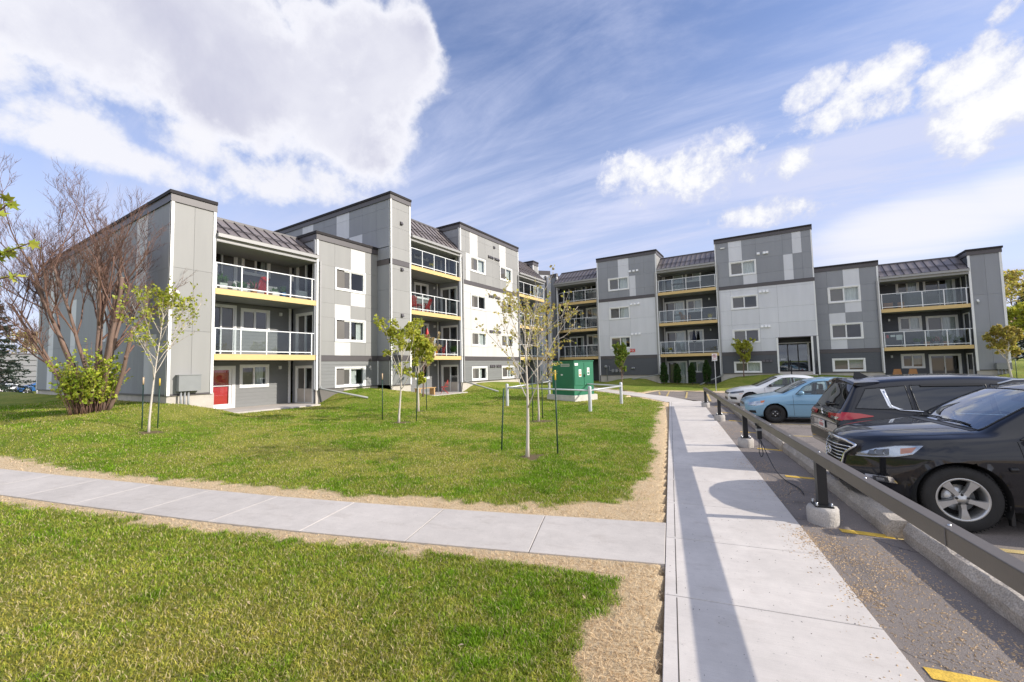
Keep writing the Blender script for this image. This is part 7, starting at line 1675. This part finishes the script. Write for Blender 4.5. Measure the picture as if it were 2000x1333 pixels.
M['lf_y']=leafmat('young_yellow_green_leaf',(.48,.50,.07)); M['lf_m']=leafmat('maple_leaf_green',(.40,.44,.055)); M['lf_b']=leafmat('olive_bud_leaf',(.50,.42,.11)); M['lf_p']=leafmat('pinkish_new_leaf',(.52,.42,.22)); M['lf_d']=leafmat('dense_green_leaf',(.17,.26,.045)); M['lf_c']=leafmat('cedar_green',(.05,.10,.03)); M['lf_s']=leafmat('bush_bright_leaf',(.42,.52,.06)); M['ndl']=leafmat('blue_green_needles',(.060,.085,.065),.4); M['ndd']=leafmat('dark_spruce_needles',(.028,.048,.030),.4)
class Leaves:
    def __init__(s): s.mb=MB()
    def leaf(s,p,d,size,m,r,fold=.25,droop=0.0):
        d=Vector(d); d.z-=droop
        if d.length<1e-6: d=Vector((0,0,-1))
        d.normalize(); a=Vector((r.uniform(-1,1),r.uniform(-1,1),r.uniform(-.3,1))); w=d.cross(a)
        if w.length<1e-4: w=d.orthogonal()
        w.normalize(); n=w.cross(d); p=Vector(p); L_=size; W=size*.42
        s.mb.add([tuple(p),tuple(p+d*L_*.45+w*W+n*fold*W),tuple(p+d*L_),tuple(p+d*L_*.45-w*W+n*fold*W),tuple(p+d*L_*.5)],[(0,1,4),(1,2,4),(2,3,4),(3,0,4)],m)
    def needles(s,p,d,L_,m,r,n=6,w=.012):
        d=Vector(d).normalized()
        for k in range(n):
            q=Vector(p)+d*L_*k/n; a=Vector((r.uniform(-1,1),r.uniform(-1,1),r.uniform(-.6,1)))
            e=(d*.7+a*.6).normalized()*L_*.45; ww=e.cross(d)
            if ww.length<1e-5: continue
            ww=ww.normalized()*w; s.mb.add([tuple(q-ww),tuple(q+ww),tuple(q+e)],[(0,1,2)],m)
def rv(r): return Vector((r.uniform(-1,1),r.uniform(-1,1),r.uniform(-1,1)))
def limb(mb,p,d,L_,r0,r1,m,r,n=6,wig=.12,trop=Vector((0,0,.08)),sides=6):
    pts=[Vector(p)]; d=Vector(d).normalized(); rad=[r0]
    for k in range(n):
        d=(d+rv(r)*wig+trop).normalized(); pts.append(pts[-1]+d*L_/n); rad.append(r0+(r1-r0)*(k+1)/n)
    mb.tube(pts,rad,m,sides); return pts,d
def along(pts,t):
    k=t*(len(pts)-1); i=min(int(k),len(pts)-2); return pts[i].lerp(pts[i+1],k-i),(pts[i+1]-pts[i]).normalized()
def side_dir(t,r,spread):
    a=rv(r); a=(a-t*a.dot(t)); a.normalize(); return (t*math.cos(spread)+a*math.sin(spread)).normalized()
def young_tree(name,label,x,y,H,trunk_h,crown_r,bark,twig,leafm,nb,nleaf,lsize,seed,lean=(0,0),droop=.4,up=.10,r0=.035,spread=(.5,1.0),cat='tree',group=None,bare=0.0,tufts=1,subtw=5,narrow=1.0,z=None):
    r=random.Random(seed); t=thing(name,label,cat,(x,y,gz(x,y) if z is None else z),0,group); tk=MB(); cr=MB(); lv=Leaves()
    pts=[Vector((0,0,-.08))]; n=12
    for k in range(1,n+1): q=k/n; pts.append(Vector((lean[0]*q+.02*math.sin(5*q+seed),lean[1]*q+.02*math.cos(4*q+seed),H*.92*q)))
    tk.tube(pts,[r0*(1.35 if k==0 else 1)*(1-.86*k/n)+.003 for k in range(n+1)],M[bark],9)
    def twigs(p,d,L_,rad,lvl):
        bp,bd=limb(cr if lvl else tk,p,d,L_,rad,rad*.35,M[bark if lvl==0 else twig],r,6,.13,Vector((0,0,up)),6 if lvl==0 else 4)
        if lvl<2:
            for k in range(subtw if lvl==0 else max(2,subtw-2)):
                q=r.uniform(.3,1.0); pp,tt=along(bp,q); twigs(pp,side_dir(tt,r,r.uniform(.4,.9)),L_*r.uniform(.28,.5)*(1.1-.4*q),rad*.45,lvl+1)
        if lvl>=1:
            for k in range(nleaf):
                if r.random()<bare: continue
                q=r.uniform(.25,1.0); pp,tt=along(bp,q)
                for _ in range(tufts): lv.leaf(pp+rv(r)*.02*tufts,side_dir(tt,r,r.uniform(.3,1.3)),lsize*r.uniform(.55,1.2),M[leafm if r.random()<.85 else ('lf_y' if leafm!='lf_y' else 'lf_m')],r,.25,droop)
    for k in range(nb):
        q=trunk_h/H+(1-trunk_h/H)*((k+.3)/nb)**.9*.93; pp,tt=along(pts,min(q/.92,.99)); a=2.4*k+r.uniform(-.5,.5); sp=r.uniform(*spread)
        prof=math.sin(math.pi*min(max((q-trunk_h/H)/(1-trunk_h/H)*.75+.22,0),1))
        L_=crown_r*narrow*prof*r.uniform(.75,1.2)/max(.45,math.sin(sp)); L_=min(L_,(H-pp.z)*1.05+.25)
        twigs(pp,Vector((math.cos(a)*math.sin(sp),math.sin(a)*math.sin(sp),math.cos(sp))),L_,r0*.42*(1.15-q*.6),0)
    # leader
    twigs(pts[-3],Vector((.05,.03,1)),H*.12,r0*.2,1)
    tk.build('trunk',t); cr.mb=None if False else None
    for v,f in ((lv.mb,0),): 
        b=len(cr.v); cr.v.extend(v.v)
        for fc,mi_,sm in zip(v.f,v.m,v.sm): cr.f.append([i+b for i in fc]); cr.m.append(cr.mi(v.mats[mi_])); cr.sm.append(sm)
    cr.build('crown',t); return t
TR='young trees planted on the lawn'
young_tree('young_tree','small young tree with sparse yellow green leaves at the near building corner',-15.56,4.78,3.85,1.45,1.15,'bark_w','twig','lf_m',17,6,.082,21,(-.15,.30),.15,.10,.029,(.35,.75),group=TR,bare=.45,subtw=6)
young_tree('young_tree','leafy young tree with drooping bright green leaves in mid lawn, its trunk whitish',-11.13,10.28,3.05,1.05,1.10,'bark_w','bark_w','lf_y',10,8,.105,5,(.05,.12),.9,.12,.036,(.5,.95),group=TR,bare=.35,subtw=5,tufts=2)
young_tree('young_tree','young tree thick with drooping green leaves just right of the whitish trunk tree',-12.84,12.94,2.95,1.0,.75,'bark_w','twig','lf_y',11,11,.16,8,(.0,.1),1.1,.06,.04,(.4,.8),group=TR,bare=.0,subtw=4,tufts=2)
young_tree('crab_apple_tree','small crab apple tree with pinkish brown new leaves before the ground patio',-16.4,16.9,3.0,1.15,1.15,'bark_g','twig','lf_p',11,9,.10,12,(.0,.05),.2,.06,.045,(.5,1.0),group=TR,bare=.0,subtw=5,tufts=2)
young_tree('young_tree','nearly bare white barked young tree with pale buds between two dark stakes',-4.59,7.86,3.35,.95,1.25,'bark_w','bark_w','lf_b',13,4,.062,31,(-.02,.10),.0,.05,.036,(.55,1.05),group=TR,bare=.35,subtw=6)
young_tree('young_tree','pale sapling with yellowish buds left of the green transformer',-7.12,13.03,3.7,1.2,1.15,'bark_w','twig','lf_b',13,5,.08,33,(.03,.05),.0,.08,.033,(.45,.9),group=TR,bare=.2,subtw=5)
young_tree('young_tree','compact dense green young tree before the wall with the red sign',-9.38,29.91,2.95,.85,.62,'bark_g','bark_g','lf_d',26,12,.085,41,(0,0),.1,.14,.042,(.25,.6),group=TR,bare=0,subtw=5,tufts=2)
young_tree('young_tree','small round pale yellow green tree beside the glass entrance',-2.05,37.3,2.5,.8,.80,'bark_g','twig','lf_y',22,9,.09,43,(0,0),.1,.10,.045,(.5,.95),group=TR,bare=0,subtw=5,tufts=2)
young_tree('young_tree','spreading yellowish young tree on the lawn at the far right end of the building',11.9,36.8,2.9,1.1,.95,'bark_w','twig','lf_b',20,10,.095,47,(-.15,.2),.1,.08,.055,(.6,1.1),group=TR,bare=0,subtw=6,tufts=2)
# ---- big bare multi-stem tree
r=random.Random(77); bx_,by_=-20.4,4.75
bt=thing('bare_tree','tall bare reddish brown tree with many stems beside the long side wall','tree',(bx_,by_,gz(bx_,by_)))
tk=MB(); cr=MB(); RTV=Vector((.847,.531,0)); FWV=Vector((-.53,.846,0))
def btwig(p,d,L_,rad,lvl):
    mb=tk if lvl<=1 else cr; m=M['bark_g'] if lvl==0 else M['bark_r']
    bp,bd=limb(mb,p,d,L_,rad,rad*(.45 if lvl<3 else .5),m,r,(10,8,6,5,3)[lvl],(.07,.11,.15,.17,.2)[lvl],Vector((0,0,(.03,.06,.10,.12,.12)[lvl])),(8,6,5,4,3)[lvl])
    if lvl<4:
        for k in range((6,6,7,4)[lvl]):
            q=r.uniform((.42,.30,.2,.2)[lvl],1.0); pp,tt=along(bp,q); btwig(pp,side_dir(tt,r,r.uniform(.35,.75)),L_*r.uniform((.30,.36,.36,.36)[lvl],(.48,.56,.55,.55)[lvl]),max(rad*(1-.5*q)*.52,.0042),lvl+1)
for (ox,oz,lean,fl,L_,rad) in ((-.25,0,-.66,.1,5.6,.075),(-.15,0,-.45,-.15,5.9,.085),(-.05,0,-.25,.2,6.0,.09),(.05,0,-.12,-.1,6.0,.085),(.10,0,.03,.15,5.8,.085),(.2,0,.16,-.1,4.8,.075),(.0,.0,-.34,-.25,5.3,.07),(-.2,0,-.85,.0,4.8,.065),(-.3,0,-1.0,-.2,4.2,.055)):
    btwig(RTV*ox+FWV*r.uniform(-.25,.25)+Vector((0,0,-.1)),(RTV*lean*.75+FWV*fl*.6+Vector((0,0,1))).normalized(),L_,rad,0)
for (ox,lean,L_,rad) in ((.30,.10,4.9,.075),(.42,.36,3.2,.065)):   # sawn-off stems
    bp,bd=limb(tk,RTV*ox+Vector((0,0,-.1)),(RTV*lean+Vector((0,0,1))).normalized(),L_,rad*1.1,rad*.8,M['bark_g'],r,9,.08,Vector((0,0,.02)),9)
    tk.tube([bp[-1],bp[-1]+bd*.012],[rad*.78,rad*.76],M['cut'],9)
    for k in range(4): pp,tt=along(bp,r.uniform(.3,.7)); limb(tk,pp,side_dir(tt,r,.9),r.uniform(.2,.5),.035,.03,M['bark_r'],r,3,.1,Vector((0,0,.1)),6)
tk.build('trunk',bt); cr.build('crown',bt)
# ---- bush at its foot
r=random.Random(5); bh=thing('bush','bright green leafy bush with brown stems at the foot of the bare tree','bush',(-20.2,4.55,gz(-20.2,4.55))); st=MB(); lv=Leaves()
for k in range(120):
    a=r.uniform(0,6.28); q=r.uniform(.0,1)**.6; ox,oy=.50*q*math.cos(a),.62*q*math.sin(a); h=r.uniform(.9,2.4)*(1.1-.35*q)
    bp,bd=limb(st,(ox*.8,oy*.8,-.05),(ox*.5,oy*.5,1),h,.013,.004,M['bark_r'],r,6,.10,Vector((0,0,.05)),4)
    for j in range(3):
        pp,tt=along(bp,r.uniform(.35,.9)); b2,_=limb(st,pp,side_dir(tt,r,.7),r.uniform(.2,.55),.006,.003,M['bark_r'],r,3,.15,Vector((0,0,.05)),3)
        for i in range(9): pq,t2=along(b2,r.uniform(.2,1)); lv.leaf(pq,side_dir(t2,r,r.uniform(.4,1.3)),r.uniform(.06,.13),M['lf_s' if r.random()<.75 else 'lf_y'],r,.2,.2)
    for i in range(7): pq,t2=along(bp,r.uniform(.4,1)); lv.leaf(pq,side_dir(t2,r,r.uniform(.4,1.3)),r.uniform(.06,.13),M['lf_s'],r,.2,.2)
st.build('stem',bh); lv.mb.build('foliage',bh)
# ---- cedars
def cedar(x,y,h,w,label,seed):
    r=random.Random(seed); t=thing('cedar_shrub',label,'shrub',(x,y,max(gz(x,y),.04)),0,'cedars before the shaded patio'); tk=MB(); tk.tube([(0,0,-.05),(0,0,h*.8)],[.03,.01],M['bark_g'],6); tk.build('trunk',t); lv=Leaves()
    for k in range(900):
        q=r.random()**.85; z=.12+q*(h-.12); pr=w*.5*(math.sin(math.pi*min(.22+q*.78,1))**.7)*(1+.18*math.sin(9*q+seed)); a=r.uniform(0,6.28); rr=pr*r.uniform(.45,1.05)
        lv.leaf((rr*math.cos(a),rr*math.sin(a),z),(math.cos(a)*.6,math.sin(a)*.6,1.0),r.uniform(.10,.2),M['lf_c'],r,.1,0)
    lv.mb.build('foliage',t)
for i,((x,y),h,w,l) in enumerate((((-8.05,37.3),1.75,.55,'tall dark cedar shrub leftmost of the four before the shaded patio door'),((-6.98,37.3),1.62,.52,'dark cedar shrub in front of the right leaf of the shaded patio door'),((-5.82,37.3),1.72,.52,'dark cedar shrub under the left side of the low patio window'),((-4.70,37.3),1.95,.55,'tallest dark cedar shrub beside the no parking sign'))): cedar(x,y,h,w,l,50+i)
# ---- spruces
def spruce(x,y,h,w,label,mm,seed,z=None,n=1.0):
    r=random.Random(seed); t=thing('spruce_tree',label,'tree',(x,y,gz(x,y) if z is None else z)); tk=MB(); tk.tube([(0,0,-.2),(0,0,h*.97)],[h*.018,.02],M['bark_g'],7); tk.build('trunk',t); lv=Leaves(); br=MB()
    nz_=int(26*n)
    for k in range(nz_):
        q=k/nz_; z=h*(.06+.93*q); L0=w*(1-q)**.85+.12
        for j in range(int(9*(1-q*.4))):
            a=r.uniform(0,6.28); L_=L0*r.uniform(.7,1.1); d=Vector((math.cos(a),math.sin(a),-.22+.45*q)); bp,_=limb(br,(0,0,z+r.uniform(-.1,.1)),d,L_,.03*(1-q)+.008,.006,M['bark_g'],r,4,.06,Vector((0,0,.02)),3)
            for i in range(int(24*max(.5,L_/w))):
                p,tt=along(bp,r.uniform(.12,1)); e=side_dir(tt,r,r.uniform(.4,1.0)); e.z-=.25; lv.needles(p,e,r.uniform(.18,.38)*h/9,mm,r,6,.07*h/9)
    b=len(br.v); v=lv.mb; br.v.extend(v.v)
    for fc,mi_,sm in zip(v.f,v.m,v.sm): br.f.append([i+b for i in fc]); br.m.append(br.mi(v.mats[mi_])); br.sm.append(sm)
    br.build('crown',t)
spruce(-79.5,9.2,12.0,4.2,'blue green spruce at the left edge of the view, beyond the long wall',M['ndl'],61,-.45)
spruce(30.2,82.5,13.5,4.6,'dark spruce at the right edge of the view, behind the yellow shrub',M['ndd'],62)
# ---- background growth
def loose_tree(x,y,h,w,label,leafm,seed,twigm='twig',nl=5,ls=.35,nb=16):
    return young_tree('background_tree',label,x,y,h,h*.25,w,'bark_g',twigm,leafm,nb,nl,ls,seed,(0,0),.1,.10,h*.012,(.35,.9),bare=.2,subtw=6)
loose_tree(-135,20.5,11.5,4.5,'pale half bare tree above the far grey wall on the left','lf_p',71,nl=4,ls=.45)
loose_tree(39,118,15.5,6.0,'tall pale budding tree far behind the right end of the building','lf_b',72,nl=4,ls=.5)
loose_tree(36,104,12.0,4.5,'half bare tree right of the far right building end','lf_b',73,nl=4,ls=.4)
loose_tree(25.8,74,6.2,3.0,'yellow green shrubby tree at the right edge before the dark spruce','lf_y',74,nl=10,ls=.38,nb=20)
for i,(x,y,h,w) in enumerate(((70,190,13,6),(95,170,14,6),(120,140,13,6),(-150,-10,12,6),(-170,30,13,6))): loose_tree(x,y,h,w,['far grove tree behind the right building end','far grove tree right of the house roof','far grove tree at the right horizon','far tree at the left horizon beyond the spruce','far tree behind the grey wall at left'][i],'lf_d',80+i,nl=7,ls=.7)
# ---- maple leaning in from the left
r=random.Random(9); mx_,my_=-6.9,.15; mp=thing('maple_tree','maple with large yellow green leaves reaching in at the left edge of the view','tree',(mx_,my_,gz(mx_,my_))); tk=MB(); lv=Leaves(); cr=MB()
tk.tube([(0,0,-.1),(.02,0,1.2),(0,.02,2.2),(.0,.05,4.2)],[.09,.07,.055,.03],M['bark_g'],9); tk.build('trunk',mp)
def star_leaf(p,d,up_,size,m):
    d=Vector(d).normalized(); w=d.cross(Vector(up_)); w.normalize(); n=w.cross(d); pts=[]
    for a,q in ((-150,.45),(-115,.85),(-85,.5),(-55,1.0),(-28,.52),(0,1.12),(28,.52),(55,1.0),(85,.5),(115,.85),(150,.45)):
        pts.append(tuple(Vector(p)+d*(.35+math.cos(R_(a))*q*.62)*size+w*math.sin(R_(a))*q*.55*size+n*.10*size*abs(math.sin(R_(a)))*q))
    lv.mb.add([tuple(Vector(p)+d*.35*size)]+pts+[tuple(p)],[(0,i,i+1) for i in range(1,11)]+[(0,11,12),(0,12,1)],m)
for (tx,ty,tz,n) in ((-5.02,.75,3.02,40),(-5.12,.66,3.36,28),(-5.25,.72,2.78,22),(-5.6,.6,3.5,10),(-5.35,.55,2.48,5)):
    s_=Vector((0,0,2.3)); e=Vector((tx-mx_,ty-my_,tz-gz(mx_,my_))); pts=[s_.lerp(e,k/6)+Vector((0,0,.12*math.sin(math.pi*k/6))) for k in range(7)]; cr.tube(pts,[.02-.0026*k for k in range(7)],M['bark_g'],6)
    for k in range(n): p,tt=along(pts,r.uniform(.62,1.0)); d=side_dir(tt,r,r.uniform(.5,1.3)); d.z-=.35; star_leaf(p,d,rv(r)+Vector((0,0,.8)),r.uniform(.055,.10),M['lf_m' if r.random()<.7 else 'lf_y'])
b=len(cr.v); cr.v.extend(lv.mb.v)
for fc,mi_,sm in zip(lv.mb.f,lv.mb.m,lv.mb.sm): cr.f.append([i+b for i in fc]); cr.m.append(cr.mi(lv.mb.mats[mi_])); cr.sm.append(sm)
cr.build('crown',mp)
# ============================================================ far left and far right
M['farwall']=mat('grey_stucco_far',(.24,.245,.25),.8,var=.08,scale=.6)
fb=thing('commercial_building','low grey building with horizontal wall panels far off at the left','building',(-118,16,-.6),0,world=True); w=MB(); w.box((-122,2,-.8),(-116,40,5.9),M['farwall']); w.box((-122.1,1.9,5.9),(-115.9,40.1,6.15),M['cap'])
for k in range(5): w.box((-115.98,2,.9+k*1.0),(-115.88,40,.94+k*1.0),M['joint'])
w.box((-116.0,2,-.7),(-115.9,40,.25),M['lapd']); w.build('wall',fb)
lot=MB(); lot.prism([(-115,0),(-82,0),(-82,30),(-115,30)],-.9,-.47,M['asph']); structure(lot.build('road'))
M['p_dblue']=carpaint('royal_blue_car_paint',(.02,.11,.32)); 
def far_car(src,x,y,z,rz,paintm,label):
    c=copy_tree(src.root); c.location=(x,y,z); c.rotation_euler=(0,0,rz); c['label']=label; c['group']='cars far off at the left'
    for o in c.children:
        if o.name.startswith('body'): o.material_slots[0].link='OBJECT'; o.material_slots[0].material=paintm
    return c
far_car(lx,-92.2,13.1,-.47,R_(95),M['p_dblue'],'royal blue car far off at the left beside the building edge'); far_car(ac,-92.6,10.0,-.47,R_(100),M['p_white'],'white car far off at the left, next to the blue one'); far_car(ob,-95.5,9.0,-.47,R_(92),M['p_black'],'black car far off at the left, under the spruce')
for i in range(5):
    x,y=-83.5-.4*i,9.0+1.25*i; z=gz(x,y); m=MB(); m.tube([(0,0,-.2),(0,0,.85)],.07,M['galv'],8); o=m.build('bollard'); o.location=(x,y,z); tag(o,'pale steel bollard in the row before the far cars at left','bollard','bollards before the far cars')
hs_=thing('house','distant house with a pale roof behind the trees at the right','house',(46,141,gz(46,141))); w=MB(); w.box((-7,-5,-.5),(12,5,8.2),M['glight_sun']); w.build('wall',hs_); w=MB(); w.add([(-8,-6,8.0),(13,-6,8.0),(13,6,8.0),(-8,6,8.0),(-8,0,11.0),(13,0,11.0)],[(0,1,5,4),(2,3,4,5),(1,2,5),(3,0,4)],M['woodraw']); w.build('roof',hs_)
for (u) in (-5,-1,3,7):
    w=MB(); w.box((u,-5.06,3.6),(u+1.6,-5.0,5.2),M['trim']); o=w.build('window',hs_); p=MB(); p.box((u+.12,-5.09,3.7),(u+1.48,-5.065,5.1),M['joint']); p.build('pane',o)
sl_=thing('street_lamp','thin curved pale street lamp post at the right edge behind the building','street lamp',(30,92,gz(30,92))); m=MB(); m.tube([(0,0,0),(0,0,6.5),(.1,-.2,7.5),(.5,-.8,8.2),(1.0,-1.5,8.45)],[.11,.08,.07,.06,.05],M['galv'],10); m.build('pole',sl_); m=MB(); m.cbox((.75,-2.1,8.38),(1.15,-1.35,8.52),M['greym'],.04); m.build('lamp_head',sl_)
for o in list(SC.objects):
    if '_w' in o: del o['_w']
